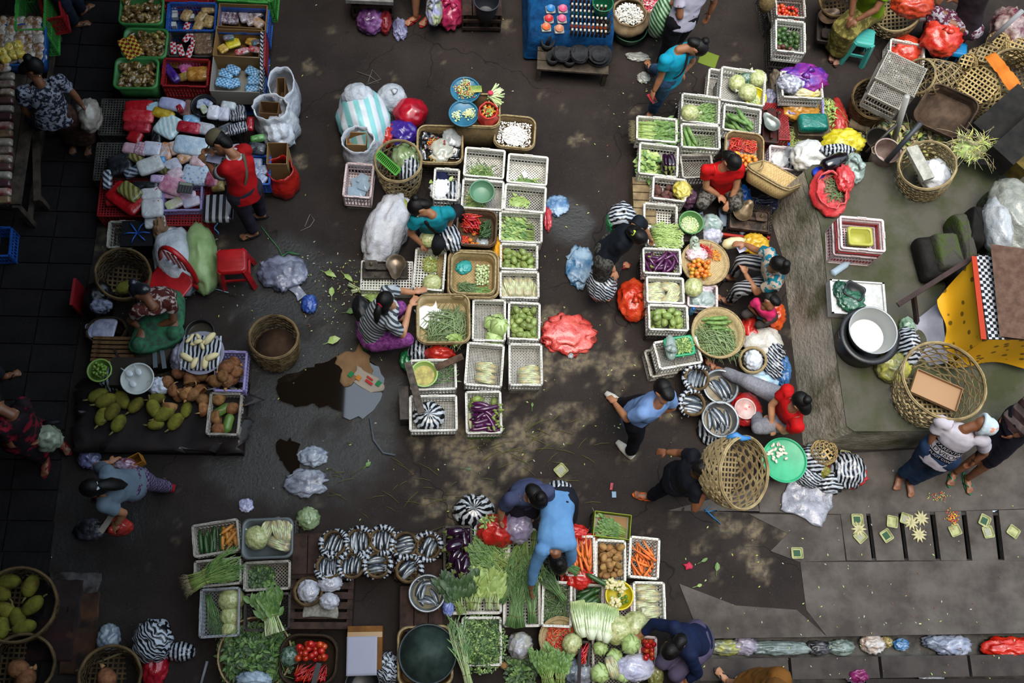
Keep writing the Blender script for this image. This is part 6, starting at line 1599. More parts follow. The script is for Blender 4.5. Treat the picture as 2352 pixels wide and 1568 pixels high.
one('folded_paper',MB().box((0,0,0),(.05,.2,.02)),M('8c8478',.7),'rolled papers held over the red bag','papers',P(246,1200,.92),-.5)
FL=M('1a1216',.8,'7c1426',9,.52,.58)
person('woman in a red floral dress entering at the edge',dict(hd=(-28,915,1.5),fc=(20,930,1.4),sL=(52,928,1.3),sR=(5,985,1.28),eL=(68,965,1.06),wL=(62,988,.9),eR=(25,1020,1.03),wR=(58,1018,.88),hL=(55,975,.88),hR=(32,1010,.88),kL=(95,990,.5),aL=(132,1012,.12),kR=(85,1035,.48),aR=(101,1055,.1),tL=(145,1022,0),tR=(106,1085,0)),FL,None,'bun',SKIN_D,1,'sandal',seed=10,sleeve=.6,hem=.2,skirt=(FL,.25),fat=1.2,sandal='7c1420')
bag('clear bag of green leaves held by the floral dress woman',(104,1005),62,52,M('7c8470',.25,'a4ac94',8,alpha=.85,coat=.4),.55,.22,86,False,.2,1.8)
one('umbrella',MB().tube([P(95,973,.7),P(110,972,.7),P(138,968,.7)],[.02,.035,.02],8),M('0c0c10',.6),'folded black umbrella held with the leaf bag','umbrella')
person('passer by with pink sandals mostly beyond the edge',dict(hd=(-190,700,1.5),fc=(-140,700,1.4),sL=(-150,690,1.3),sR=(-160,750,1.3),eL=(-140,700,1.05),wL=(-120,710,.85),eR=(-150,770,1.05),wR=(-130,780,.85),hL=(-105,780,.86),hR=(-100,815,.86),kL=(-52,810,.46),aL=(-60,845,.1),kR=(-40,835,.46),aR=(6,862,.1),tR=(40,860,0),tL=(-20,845,0)),M('2c2c34',.8),M('221f24',.8),'short',SKIN_D,1,'sandal',seed=12,sandal='1a1416')
bag('clear crumpled bag lying beside the tarpaulin',(205,1048),42,44,M('5c5c80',.2,'8c8cb0',10,alpha=.75,coat=.5),0,.1,88,False,.3,2)
# ---------------------------------------------------------------- the vegetable stall against the platform
def greens(lab,k_,i0,i1,seed,stem='stem',lf='mid',n=26,L=.09,lw=.045,roots=False,tie=.2,per=3,w0=.06,w1=.16,grp=None,nm='greens_bunch',z=.03,f0=.5,sr=.0035):
 return bunch(lab,k_.at(*i0,z),k_.at(*i1,z+.02),w0,w1,n,stem,lf,L,lw,per,nm,seed,roots=roots,tie=tie,group=grp,f0=f0,sr=sr)
k_=crate('upper crate of netted pale balls and a yellow bowl',(1658,152),(1762,166),(1650,230),.46,.22,sup='k')
crate_at('pale crate sticking out behind the netted balls',P(1645,215),.3,.4,.2,-.15,0,'w')
place('ball',P(1690,196,.3),1,'pale netted ball behind the yellow bowl','cabbage ball');place('ball',P(1737,187,.32),2,'pale netted ball at the crate corner','cabbage ball',None,1.1);bag('dark green leaves in a clear ball',(1712,178),32,34,BG('2c4a34','6f8a78',1,.2,20),.28,.14,1,False,.15,2)
bowl('round yellow bowl holding white grains',(1735,222),25,.42,.08,M('c4b41e',.35),name='yellow_bowl');place('ball',P(1714,218,.4),3,'pale yellow ball tipped over the yellow bowl','cabbage ball',None,1.05)
herb_heap('white grains spilling in the yellow bowl',Ctx(P(1733,228,.4)[:2],.15,.12,0,.35),.05,200,.016,.012,['white','pale'],'grain_heap',4,'grain')
k_=crate('crate of feathery greens with a pale ball',(1566,212),(1656,222),(1562,278),.44,.22)
for i in range(4):greens(ORD[i]+' feathery greens bundle from the rim with the pale ball',k_,(-.7,-.6+.35*i),(.95,-.5+.4*i),i,n=22,L=.06,lw=.02,per=6,w1=.2,grp='feathery bundles in the upper crate')
place('ball',P(1582,264,.42),0,'pale shredded ball on the crate edge by the greens','cabbage ball')
k_=crate('white crate of ridged gourds behind the chilli basket',(1663,237),(1750,250),(1659,298),.44,.2)
heap('gourd',k_.sub(-1,.7,-1,.8),11,'ridged green gourd in the crate behind the chilli basket','gourd','gourds behind the chilli basket',.026,.25,-.5,.4)
k_=crate('crate of long gourds and thin green beans',(1566,285),(1656,284),(1562,342),.44,.24)
heap('gourd',k_.sub(-1,-.1,-1,1),8,'long pale gourd beside the thin beans','gourd','long gourds beside the thin beans',.026,.24,-1.2,.2)
heap('bean',k_.sub(-.3,1,-1,.9),65,'thin green bean beside the long gourds','bean','thin beans beside the long gourds',.005,.18,.7,1.2,tries=4)
k_=crate('crate of mustard stalks with roots over the edge',(1462,265),(1557,271),(1460,322),.42,.2)
for i in range(5):greens(ORD[i]+' mustard stalk bundle from the near rim, roots hanging out',k_,(-1.05,-.8+.38*i),(.95,-.85+.4*i),10+i,'light','mid',16,.1,.05,True,.12,3,.07,.13,'mustard bundles with roots',sr=.007,z=.1)
k_=crate('crate of round leaf greens and dark aubergines',(1468,325),(1560,336),(1465,398),.42,.2)
herb_heap('pale round leaf greens beside the dark aubergines',k_.sub(-1,.2,-1,1),.14,170,.075,.06,['light','pale','mid'],'leafy_heap',5)
heap('raub',k_.sub(.1,1,-1,.6),11,'shiny dark aubergine beside the round leaf greens','aubergine','dark aubergines beside the round leaves',.032,.12,1.2,.6)
k_=tray_basket('woven basket of mixed chillies and orange tomatoes',(1670,300),(1757,308),(1663,384),.46,.18,weave_mat('8a7350','66533a',60))
crate_at('dark crate under the mixed chilli basket',k_.c,.42,.36,.26,k_.rz,0,'d',flip=True);one('plastic_liner',sheet(.36,.34,.05,22,nx=20,ny=16),BG('8c9294','b0b4b6'),'clear liner sheet inside the mixed chilli basket','sheet',k_.at(0,.1,.0),k_.rz);k_.z+=.05
heap('chili',k_.sub(-1,.1,.1,1),55,'red chilli in the basket with orange tomatoes','chilli','red chillies with orange tomatoes',.008,.1,.6,1)
heap('schili',k_.sub(0,1,.1,1),90,'small orange red chilli beside the red ones','chilli','small chillies with orange tomatoes',.007,.05,s_=1.1)
heap('otomato',k_.sub(-.9,.95,-1,.0),42,'orange tomato heaped below the chillies','tomato','orange tomatoes in the chilli basket',.025,rect=True)
crate('grimy empty crate beside the red shirted seller',(1563,356),(1636,350),(1566,412),.3,.2,'k','mesh',None)
k_=crate('crate of brown tubers with a yellow bag',(1500,402),(1578,411),(1497,456),.42,.24,'w','grid')
heap('tuber',k_,26,'round brown tuber in the crate with a yellow bag','tuber','brown tubers in the crate',.036,.02);bag('yellow plastic bag on the brown tubers',(1568,436),34,32,BG('b8a83c','d0c47a'),.36,.1,2,False,.3,2)
bag('violet net bag beside the tuber crate',(1583,455),30,34,BG('5a3a50','8a7088'),.1,.2,3,False,.25,2)
t_=thing('wooden_pallet','worn pale wooden pallet at the stall corner','pallet',P(1480,470,.2));PAL=M('8c7a5c',.85,'6a5a42',9,bump=.3)
for i in range(7):ob('plank',MB().box((0,.3-.1*i,0),(.26,.088,.03)).mesh('plank',PAL),t_)
ob('side_board',MB().box((-.1,0,-.1),(.04,.7,.18)).mesh('side_board',PAL),t_)
k_=crate('white basket crate with a few green leaves',(1480,466),(1558,469),(1476,521),.36,.2,'w','grid')
herb_heap('few green leaf scraps in the white basket crate',k_.sub(-.9,.6,-.9,-.1),.015,12,.07,.025,['mid','light'],'leaf_scraps',6)
k_=crate('crate hidden under the feathery fern greens',(1488,520),(1570,518),(1486,566),.38,.2)
for i in range(5):greens(ORD[i]+' fern green sprig from the back above the aubergines',k_,(-.9+.05*i,.9-.45*i),(.95,.7-.42*i),30+i,'light','light',20,.05,.014,False,None,9,.1,.16,'fern greens above the aubergines',z=.16,f0=.1)
k_=crate('white crate of curved purple aubergines',(1478,570),(1566,568),(1475,631),.42,.2)
heap('aub',k_,38,'curved purple aubergine in the white crate by the shopper','aubergine','curved aubergines in the white crate',.024,.16,s_=.82)
k_=crate('white crate of wrapped corn below the curved aubergines',(1486,636),(1573,634),(1483,698),.42,.2)
for i,(u,v,r_)in enumerate(((-.5,.6,.05),(.5,.6,-.3),(-.6,.0,.1),(.6,-.1,1.0),(-.4,-.6,.0),(.45,-.65,.5))):place('corn',k_.at(u*.9,v*.8,.04+.02*(i%2)),r_,'wrapped corn packet, %s of the crate under the aubergines'%('back corner by the lane','back corner by the tray','lane side middle','tray side middle','front by the lane','front by the tray')[i],'corn')
k_=crate('white crate of pale chayotes by the red bag',(1490,700),(1582,698),(1488,760),.42,.22)
heap('chayote',k_,30,'pale green chayote in the crate by the red bag','chayote','chayotes in the crate by the red bag',.038,.03,s_=1.08)
k_=crate('tilted white crate carrying a green herb tray',(1497,783),(1598,770),(1516,848),.36,.22)
crate_at('mesh crate end beneath the herb tray',P(1512,840),.3,.3,.16,.2,0,'k','grid')
k_=tub('green rimmed tray of cut herbs',(1524,778),(1590,766),(1532,824),.42,.05,M('1f8a5c',.35),.04)
herb_heap('cut green herbs in the green rimmed tray',k_.sub(-.3,.95,-.9,.9),.05,200,.05,.012,['light','mid'],'herb_heap',8);bag('knotted clear bag in the herb tray',(1541,797),24,52,M('9aa8a4',.15,alpha=.6,coat=.5),.4,.07,5,True,.15,2)
k_=bowl('green bowl heaped with white peeled beans',(1588,510),28,.44,.12,M('4f7f48',.35),name='green_bowl');crate_at('low dark crate under the bean bowl',k_.c,.34,.34,.3,0,0,'d',flip=True)
herb_heap('white peeled beans filling the green bowl',Ctx(k_.c,.23,.23,0,k_.z+.01),.075,420,.014,.012,['white','white','pale'],'bean_heap',9,'beans')
k_=round_tray('round woven tray of chillies and orange tomatoes',(1620,602),54,.36,.08);crate_at('dark crate under the round tomato tray',k_.c,.42,.4,.27,.1,0,'d',flip=True)
heap('chili',k_.sub(-.6,.6,.3,1.3),45,'red chilli on the round woven tray','chilli','red chillies on the round tray',.008,.1,.3,1.2);heap('ychili',k_.sub(.5,1.1,.2,1),50,'small orange chilli at the tray edge','chilli','small orange chillies on the round tray',.006,.04)
heap('otomato',k_.sub(-1.1,.3,-1.1,.1),44,'ripe orange tomato on the round woven tray','tomato','orange tomatoes on the round tray',.027,s_=1.05);bag('clear bags of spices between chillies and tomatoes',(1600,583),40,26,BG('b89aa0','d8ccd0'),.32,.07,6,False,.3,2);bag('knotted small bag of green pieces on the chillies',(1596,562),20,36,BG('8a9a80','c4ccc4',.9),.34,.07,7,True,.2,2,ks=.025)
k_=round_tray('large round basket of beans and gourds',(1650,763),60,.4,.16,taper=.8)
heap('gourd',k_.sub(-.7,1,.2,1.3),13,'short ridged gourd at the back of the round basket','gourd','gourds in the round basket',.03,.17,-.1,.3,s_=.75)
kb_=k_.sub(-1.15,1.15,-1.25,.35);bed('mass of beans under the ones on top of the round basket',kb_,'bean',170,.05,-.5,.9,'bean_bed','beans',1.1);heap('bean',kb_,105,'long bean spread in the large round basket','bean','beans in the large round basket',.006,.23,-.5,.9,s_=1.2,tries=4,rect=False)
k_=crate('lilac crate of clear bags by the corn',(1580,650),(1650,654),(1578,704),.3,.2,'o','grid',None);bag('clear bag of pale herbs in the lilac crate',(1612,688),56,38,BG('8a9a98','b4c0bc',.85,.2),.18,.12,8,False,.25,2);bag('pink tinted bag in the lilac crate',(1618,662),34,24,BG('b8a4b0','d0c4cc'),.2,.1,9,False,.25,2)
place('ball',P(1590,664,.3),1.5,'pale speckled ball beside the wrapped corn','cabbage ball',None,1.05)
def bottle(lab,p1,p2,m,capc='1f4fa0',r_=.033):
 a,b=P(*p1),P(*p2);q=V((0,0,1)).rotation_difference((b-a).normalized());L_=(b-a).length
 t=thing('plastic_bottle',lab,'bottle',a);t.rotation_mode='QUATERNION';t.rotation_quaternion=q
 ob('bottle_body',MB().lathe([(0,0),(r_,.005)]+[(r_*(1-.05*(i%2)),L_*(.05+.62*i/8))for i in range(9)]+[(r_*.4,L_*.86),(r_*.4,L_*.93),(0,L_*.93)],16).mesh('bottle_body',m),t)
 ob('cap',MB().lathe([(0,L_),(r_*.48,L_),(r_*.48,L_*.91),(0,L_*.91)],12).mesh('cap',M(capc,.4)),t)
CLR=M('b4c8d8',.1,alpha=.5,coat=.6)
bottle('small blue bottle beside the herb bags',(1586,718,.2),(1594,708,.33),M('4f7fa0',.2,alpha=.7))
scale('scale with empty brass pan by the red shirted seller',P(1718,510,.2),-.1,M('8a785c',.35,'64543e',8,metal=.5),.22,(.15,-.12),1.0,.46,.26,'5c4a40',(.12,.03))
one('red_tray',MB().box((0,.19,0),(.56,.03,.06)).box((.27,0,0),(.03,.38,.06)).box((0,-.19,0),(.56,.03,.06)),M('9c2c24',.6),'red frame around the brass pan scale','frame',P(1712,512,.1),-.1)
crate_at('dark crate supporting the brass pan scale',P(1712,515),.5,.36,.19,-.1,0,'d',flip=True)
bag('clear bag of herbs beside the peeled beans',(1632,518),46,40,BG('8ca09c','c4ccc8',.85,.2),.1,.22,10,False,.25,2);bag('white clear bag in front of the herb bag',(1632,542),44,34,BG('b4b4c8','d4d4dc',.85,.2),.1,.2,11,False,.25,2)
bottle('clear bottle lying by the scale frame',(1700,536,.12),(1716,524,.12),CLR)
one('pale_gourd',MB().tube([(-.14,0,.06),(-.1,0,.06),(-.02,0,.06),(.08,0,.055),(.15,0,.05)],[.02,.06,.068,.05,.015],14),M('c4b888',.45,'d0c8a0',6),'large pale gourd in front of the teal print seller','gourd',P(1682,562,.3),.3)
bag('yellow plastic bag behind the pale gourd',(1735,560),50,36,BG('b88a14','d0aa3c'),.15,.16,12,False,.3,2);one('white_receipt',sheet(.1,.12,.01,4,ragged=.2),M('c4c0d4',.7),'white purple printed scrap in the seller\'s hand','paper',P(1700,568,.5),.4)
# scale, bags and crates towards the back
crate_at('lilac open crate of orange plastic',P(1835,262),.42,.3,.24,-.05,0.005,'p','grid');bag('orange plastic bundle in the lilac crate',(1836,246),76,46,BG('b0741c','c8923c'),.12,.16,13,False,.25,1.8)
k_=crate('tilted crate of printed plastic by the orange bundle',(1790,160),(1885,168),(1798,222),.5,.2,'w','mesh');bag('purple and magenta printed bag on the tilted crate',(1848,178),84,52,BG('48288c','8c2a7c',1,.25,5),.4,.16,14,True,.3,1.8);bag('white lettered plastic on the purple bag',(1818,190),50,34,BG('b8b8c4','5a5a6a',1,.3,18),.46,.1,15,False,.3,2);bag('yellow printed plastic at the crate edge',(1850,212),60,22,BG('b8b0a0','c4b21c',1,.3,5),.4,.1,16,False,.25,2)
bag('long brown plastic roll beside the tilted crate',(1783,200),22,66,BG('6a5c4c','8a7c6c'),.05,.2,17,False,.25,2);bag('clear bag beside the netted ball crate',(1766,228),28,30,BG('8c8ca4','b4b4c4',.8,.2),.05,.2,18,False,.3,2)
scale('grey spouted scale by the teal bundle',P(1770,290,.25),1.5,M('6f756f',.35,'8a8f88',8,metal=.6),.2,(.13,-.04),.6,.44,.2,'4a1c1a',(.15,0));crate_at('dark red crate under the grey scale',P(1770,300),.3,.5,.22,0,0,'r',flip=True)
one('wrapped_teal_bundle',pillow(.36,.22,.14,5,.12,.25),BG('0f6a5c','0a5a4e'),'teal plastic wrapped block on a wooden board','bundle',P(1862,290,.22),.05);one('wooden_board',MB().box((0,0,0),(.4,.26,.2)),M('6b5c4a',.85,'4c4034',9),'wooden board block under the teal bundle','board',(P(1862,300,.1).x,P(1862,300,.1).y,.1))
bag('red net sack behind the teal bundle',(1925,285),40,100,BG('a8302a','8a2420'),0,.2,19,False,.2,2,'red_sack','sack');herb_heap('pale trimmings on the red net sack',Ctx(P(1908,258,.2)[:2],.4,.4,.3,.08),.14,260,.07,.02,['light','pale','yellow','light'],'trimmings_heap',12,stems=50)
herb_heap('straw and trimmings around the grey scale',Ctx(P(1815,322)[:2],.5,.3,0,.0),.1,220,.08,.008,['yellow','root','pale'],'straw_heap',14,stems=80)
k_=crate('clear white crate with a bottle and papers',(1769,334),(1846,340),(1764,386),.34,.24,'o','grid',None);bottle('water bottle standing in the white crate',(1808,362,.2),(1812,330,.45),CLR);bag('white papers bundle in the white crate',(1792,365),44,40,BG('c4c4c4','d8d8d4'),.1,.14,20,False,.3,2);bag('striped scrap bag in the white crate',(1825,372),34,26,STRB,.15,.1,21,False,.3,2,'striped_bag')
bag('white plastic bags heap by the platform corner',(1860,358),66,54,BG('c4c4c2','dcdcd8'),.4,.22,22,False,.3,1.8);bag('yellow plastic bag at the platform corner',(1940,325),74,44,BG('b4a410','d0c23c'),.5,.18,23,False,.3,1.8);bag('striped bag below the yellow plastic',(1925,345),70,24,STRB,.6,.12,24,False,.2,2,'striped_bag')
one('black_jar',MB().tube([(-.16,0,.09),(-.12,0,.09),(.1,0,.09),(.13,0,.09),(.16,0,.09)],[.05,.085,.085,.06,.06],18),M('120a10',.2,coat=.5),'big dark jar lying at the platform corner','jar',P(1908,382,.77),.5);one('jar_lid',MB().lathe([(0,.02),(.07,.02),(.075,0),(0,0)],20),M('12309c',.4),'blue lid beside the big dark jar','lid',P(1880,398,.77),0)
bag('clear bag of greens behind the red bag',(1962,385),40,56,BG('7c9088','b4c4bc',.85,.2),HP,.16,25,True,.2,2);k_=open_bag('open red plastic bag of green beans',(1912,435),.16,HP,.14,BG('b8282c','c44a4a',.95),seed=16,name='red_bag',oval=1.3,ruff=.16);heap('sbean',Ctx(P(1912,440,HP)[:2],.22,.3,0,HP+.03),90,'broad green bean in the open red bag','bean','beans in the open red bag',.006,.09,s_=.9,tries=4);bag('twisted ear of the red bean bag',(1940,408),34,50,BG('b8282c','c44a4a',.95),HP+.06,.12,26,False,.3,2,'red_bag')
# the big tray leaning on the platform
c=P(1765,430,.55);t_=thing('woven_basket','empty pale woven tray basket tilted against the platform','basket',c,.55);t_.rotation_euler=(-.25,.75,.72);_tray(t_,.78,.54,.17,.14,.82,weave_mat('c9ae7c','a58a5a',60),c,0,0)
bag('bright blue plastic bag below the tilted tray',(1703,455),34,46,BG('1450a0','1a6ac0'),.05,.22,27,False,.3,1.8);bag('dark navy bag under the tilted tray',(1755,468),70,30,BG('10142a','202a4a'),.02,.16,28,False,.3,1.8)
# things under and around the child
bag('orange plastic bag behind the child',(1780,722),40,56,BG('b83c14','c85a20'),.02,.2,29,False,.25,1.8);bag('red plastic bag in front of the child',(1724,758),38,54,BG('b01c18','c43a30'),.02,.16,30,False,.3,1.8);bag('white sack folded beside the red bag',(1752,786),76,64,BG('b8b4ac','d0ccc4'),.02,.2,31,False,.2,1.6,'white_sack','sack')
hex_basket('small bamboo basket holding a white packet',P(1729,826,.24),.14,P(1727,836,.02),.11,12,BAMBOO,.01,4,seed=21,dense=True);bag('white blue packet in the small bamboo basket',(1731,826),36,40,BG('b4bcc8','d4d8dc'),.12,.14,32,False,.2,2)
bag('striped bag crumpled beside the small bamboo basket',(1776,828),44,70,STRF,.02,.22,33,False,.3,2,'striped_bag');bag('blue plastic bag against the platform foot',(1796,850),30,60,BG('2c5a8c','4a7cb0',.9),.02,.18,34,False,.3,1.8);bag('white bag printed with pale blue',(1752,872),70,36,BG('b4c0cc','7cb0d0',1,.3,5),.02,.12,35,False,.25,1.8)
# fish corner
ENA=M('8d9093',.3,'6f7275',9,metal=.5);BRINE=M('8a7f6a',.4,'6f6450',8,spec=.2)
def fishbasket(lab,pc,rpx,z,n,seed,ang=1.4,brine='4a3c2a',bags=True,fl=None,s_=1.0,grp='fish'):
 c=P(*pc,z);r_=(P(pc[0]+rpx,pc[1],z)-c).length
 t=hex_basket('round bamboo fish basket, '+lab,c,r_,(c.x,c.y,z-.1),r_*.8,12,BAMBOO_D,.012,3,name='fish_basket',seed=seed,dense=True)
 if bags:
  b=MB();rr=random.Random(seed)
  for k in range(3):
   a0=rr.uniform(0,6.28)
   b.tube([(r_*1.12*math.cos(a0+.25*i),r_*1.12*math.sin(a0+.25*i),.05-.012*abs(i-5)+.01*math.sin(i*2))for i in range(11)],[.012+.016*math.sin(math.pi*i/10)+.004*(i%2)for i in range(11)],7)
  o_=one('striped_bag',b,M('0f1116',.3,'a4aab4',pat=('rays',20),coat=.2),'striped bag wrapped round the fish basket, '+lab,'bag',(c.x,c.y,z-.05))
 k=Ctx(c[:2],r_*1.8,r_*1.8,0,z-.075)
 heap('fish',k,n,'silver fish in the round basket, '+lab,'fish','fish in the basket, '+lab,.018,.14,ang,.12,s_=s_,rect=False,roll=False,parts=True)
fishbasket('upper one by the steel basins',(1601,868),26,.3,6,31,1.3);fishbasket('lower one by the steel basins',(1592,926),26,.3,8,32,-.2)
crate_at('dark crate under the two fish baskets',P(1595,900),.3,.5,.18,0,0,'d',flip=True)
for lab,pc,r_,n,a in(('upper steel basin of dark long fish',(1656,887),40,9,-1.0),('lower steel basin of pale fish',(1655,962),42,9,-1.3)):
 k_=bowl(lab,pc,r_,.28,.14,ENA,name='steel_basin',cat='basin',fill=(.3,BRINE),lip=.02);heap('fish',k_,n,'slender fish in the '+lab,'fish','fish in the '+lab,.02,.17,a,.35,s_=1.05,rect=False,roll=False)
 one('basin_stand',MB().lathe([(.1,.0),(.13,.0),(.12,.14),(0,.14)],16),M('2c2a28',.7),'dark pot under the '+lab,'pot',(k_.c[0],k_.c[1],0))
bag('red bag around a white plate by the seated woman',(1714,940),62,66,BG('b0181c','c43c3c'),.05,.18,36,False,.2,1.7);bowl('white rimmed red dish in the red bag',(1712,938),24,.28,.04,M('b88a84',.3,'c4b0ac',7),name='dish',cat='dish');bag('striped cloth under the lower steel basin',(1628,985),44,60,STRB,.0,.12,37,False,.2,2,'striped_cloth','cloth')
k_=bowl('big green basin lid used as a table',(1802,1056),51,.34,.03,M('1f8c5f',.4,'2fa070',4),name='green_basin',cat='lid',taper=.9);bowl('black tub below the green lid',(1802,1060),46,.3,.28,M('141414',.5),name='black_tub',cat='tub')
for i in range(34):a,q=R.uniform(0,6.28),math.sqrt(R.random());x,y=1785+24*q*math.cos(a),1042+24*q*math.sin(a);place('oyster',P(x,y,.335+.012*R.random()),a,'small whitish shell on the green lid','shell','shells on the green lid',.85)
bag('striped bag beside the green lid',(1868,1060),54,66,STRY,.0,.2,38,False,.22,1.8,'striped_bag');bag('striped knotted bag spilling from the red bag',(1950,1078),64,66,STRB,.02,.2,39,False,.25,1.8,'striped_bag');bag('red bag under the outer striped bag',(1945,1086),70,56,BG('a8141c','c43c40'),.0,.1,40,False,.3,1.8,'red_bag');bag('striped bag in front of the dome basket',(1858,1092),50,44,STRF,.0,.16,41,False,.25,2,'striped_bag');bag('flattened striped bag above the plastic sheet',(1908,1108),52,44,STRY,.0,.14,42,False,.25,2,'striped_bag');bag('olive leaf wrapped bundle between striped bags',(1888,1082),34,26,BG('6a6420','8a8440'),.05,.12,43,False,.2,2)
hex_basket('small dome basket on the striped bags',P(1892,1038,.2),.13,P(1900,1042,.36),.06,12,BAMBOO_L,.01,4,seed=23,bulge=.25)
one('plastic_sheet',sheet(.5,.42,.025,6,nx=22,ny=18,ragged=.12,fr=8),BG('74747e','a0a0ac',.8,.2,9),'crumpled clear plastic sheet on the pavement','sheet',P(1852,1150,.02),-.45)
# people of this side
RED_=M('b40c10',.75,'9c0a0c',5);GRP=M('6a665f',.8,'2c2a28',22,.45,.55)
person('seated seller in a red shirt peeling beans',dict(hd=(1680,372,1.0),fc=(1672,408,.82),sL=(1698,386,.8),sR=(1622,390,.8),eL=(1690,432,.55),wL=(1678,460,.42),fL=(1672,470,.4),eR=(1622,430,.55),wR=(1650,448,.42),fR=(1660,456,.4),hL=(1682,428,.34),hR=(1638,428,.34),kL=(1692,468,.46),aL=(1662,482,.12),kR=(1614,466,.44),aR=(1606,478,.12),pt=(1640,362,.85)),RED_,GRP,'tail',SKIN_L,.97,'shoe',.6,True,seed=14,sleeve=.4,hem=.1,sandal='8c9cb0')
BLK=M('0a0f16',.75,'10161e',6)
person('shopper in a black lettered top bending over the crates',dict(hd=(1466,541,1.3),fc=(1500,562,1.1),sL=(1468,508,1.14),sR=(1424,562,1.12),eL=(1480,525,.9),wL=(1492,545,.7),eR=(1396,585,.92),wR=(1410,622,.75),hL=(1400,560,.86),hR=(1388,600,.86),kL=(1405,590,.48),aL=(1416,606,.1),kR=(1380,640,.48),aR=(1372,672,.1),pt=(1438,528,1.22),tL=(1432,612,0),tR=(1388,685,0)),BLK,None,'tail',SKIN_L,.97,'sandal',.55,seed=15,sleeve=.55,hem=.18,skirt=(M('4a4844',.8,'25231f',34,.45,.55),.8),extra=dict(tie='a8c43a'),sandal='a01a24')
bag('upper striped bag carried behind the black top shopper',(1428,498),56,54,STRY,.62,.24,44,False,.2,1.6,'striped_bag');bag('striped bag hanging from the black top shopper\'s hand',(1384,650),60,66,STRF,.35,.26,45,True,.18,1.7,'striped_bag');bag('green leaves poking out behind the upper striped bag',(1402,508),16,34,BG('1c6a3c','2c8a50'),.6,.16,46,False,.3,2)
TP=M('0c6478',.75,'a89888',11,.5,.53);STT=M('15151a',.8,'8a8a8c',pat=('bands',8,.6,'Y'))
G=person('seated seller in a teal print blouse and striped trousers',dict(hd=(1788,608,1.02),fc=(1756,602,.92),sL=(1768,582,.82),sR=(1780,652,.8),eL=(1738,575,.66),wL=(1712,561,.58),fL=(1700,560,.57),eR=(1738,672,.54),wR=(1712,628,.5),fR=(1706,612,.52),hL=(1778,608,.34),hR=(1774,650,.34),kL=(1704,600,.5),aL=(1684,634,.12),kR=(1698,664,.5),aR=(1676,690,.1),tL=(1660,640,0),tR=(1655,690,0)),TP,STT,'bun',SKIN,.98,'sandal',.5,True,seed=16,sleeve=.55,hem=.12,pants_len=.8)
person('small child in a pink shirt holding a phone',dict(hd=(1766,690,.72),fc=(1742,716,.6),sL=(1738,692,.55),sR=(1772,722,.55),eL=(1722,704,.42),wL=(1738,722,.36),eR=(1762,738,.42),wR=(1748,730,.36),hL=(1752,706,.26),hR=(1772,726,.26),kL=(1712,722,.3),aL=(1722,738,.06),kR=(1744,746,.3),aR=(1738,752,.06)),M('b01a50',.75,'c83a6c',5),M('3a3634',.8),'short',SKIN_D,.62,None,.6,seed=17,sleeve=.6,hem=.1,pants_len=0)
one('phone',MB().box((0,0,0),(.07,.035,.008)),M('16343a',.2),'small phone in the child\'s hands','phone',P(1746,730,.4),-.3)
GPT=M('7d7d84',.8,'6a6a72',50)
person('fish seller in a red shirt sitting against the platform',dict(hd=(1838,924,.98),fc=(1808,918,.84),sL=(1808,896,.78),sR=(1832,980,.76),eL=(1772,930,.56),wL=(1772,974,.46),fL=(1776,992,.42),eR=(1800,990,.52),wR=(1780,972,.45),fR=(1772,966,.44),hL=(1802,916,.34),hR=(1806,968,.32),kL=(1716,876,.42),aL=(1648,848,.12),kR=(1742,982,.44),aR=(1738,946,.12),tL=(1622,832,0),tR=(1720,930,0)),RED_,GPT,'bun',SKIN_L,.97,'sandal',.5,True,seed=18,sleeve=.5,hem=.12,pants_len=.75,sandal='8a2a2c')
BLS=M('6d8ab8',.75,'5c78a4',5)
person('man in a light blue shirt and white shoes looking at fish',dict(hd=(1523,898,1.52),fc=(1500,925,1.3),sL=(1536,908,1.3),sR=(1476,948,1.28),eL=(1545,935,1.05),wL=(1520,945,.95),eR=(1440,962,1.06),wR=(1412,926,.95),hL=(1474,930,.86),hR=(1458,968,.86),kL=(1440,930,.48),aL=(1424,924,.1),kR=(1462,1000,.48),aR=(1448,1040,.1),tL=(1395,908,0),tR=(1420,1020,0)),BLS,M('0e0f16',.8),'short',SKIN,1.0,'shoe',.6,seed=19,sleeve=.65,hem=.28,sandal='b4b0a8')
DRK=M('0b0d14',.8,'11141c',6)
person('porter in dark clothes carrying a huge bamboo basket',dict(hd=(1612,1076,1.5),fc=(1570,1088,1.4),sL=(1592,1046,1.28),sR=(1600,1128,1.25),eL=(1560,1040,1.08),wL=(1532,1038,1.0),eR=(1596,1168,1.12),wR=(1618,1136,1.3),fR=(1630,1118,1.4),hL=(1558,1082,.88),hR=(1556,1114,.88),kL=(1530,1118,.5),aL=(1494,1140,.1),kR=(1568,1120,.48),aR=(1580,1128,.1),tL=(1462,1138,0),tR=(1555,1128,0)),DRK,M('10121f',.8),'short',SKIN_D,1.0,'sandal',.6,seed=20,sleeve=.5,hem=.2,sandal='b8541c')
hex_basket('huge bamboo basket carried on the porter\'s shoulders',P(1712,1086,1.62),.33,P(1650,1080,1.36),.27,18,BAMBOO,.018,6,seed=25,bulge=.1)
one('blue_ribbon',MB().tube([(-.08,0,0),(0,.02,.03),(.05,-.01,.02),(.14,.0,.0)],[.02,.03,.03,.015],6,flat=.4),M('2f6fa8',.5),'blue ribbon tied on the porter\'s basket rim','ribbon',P(1690,1005,1.72),0)
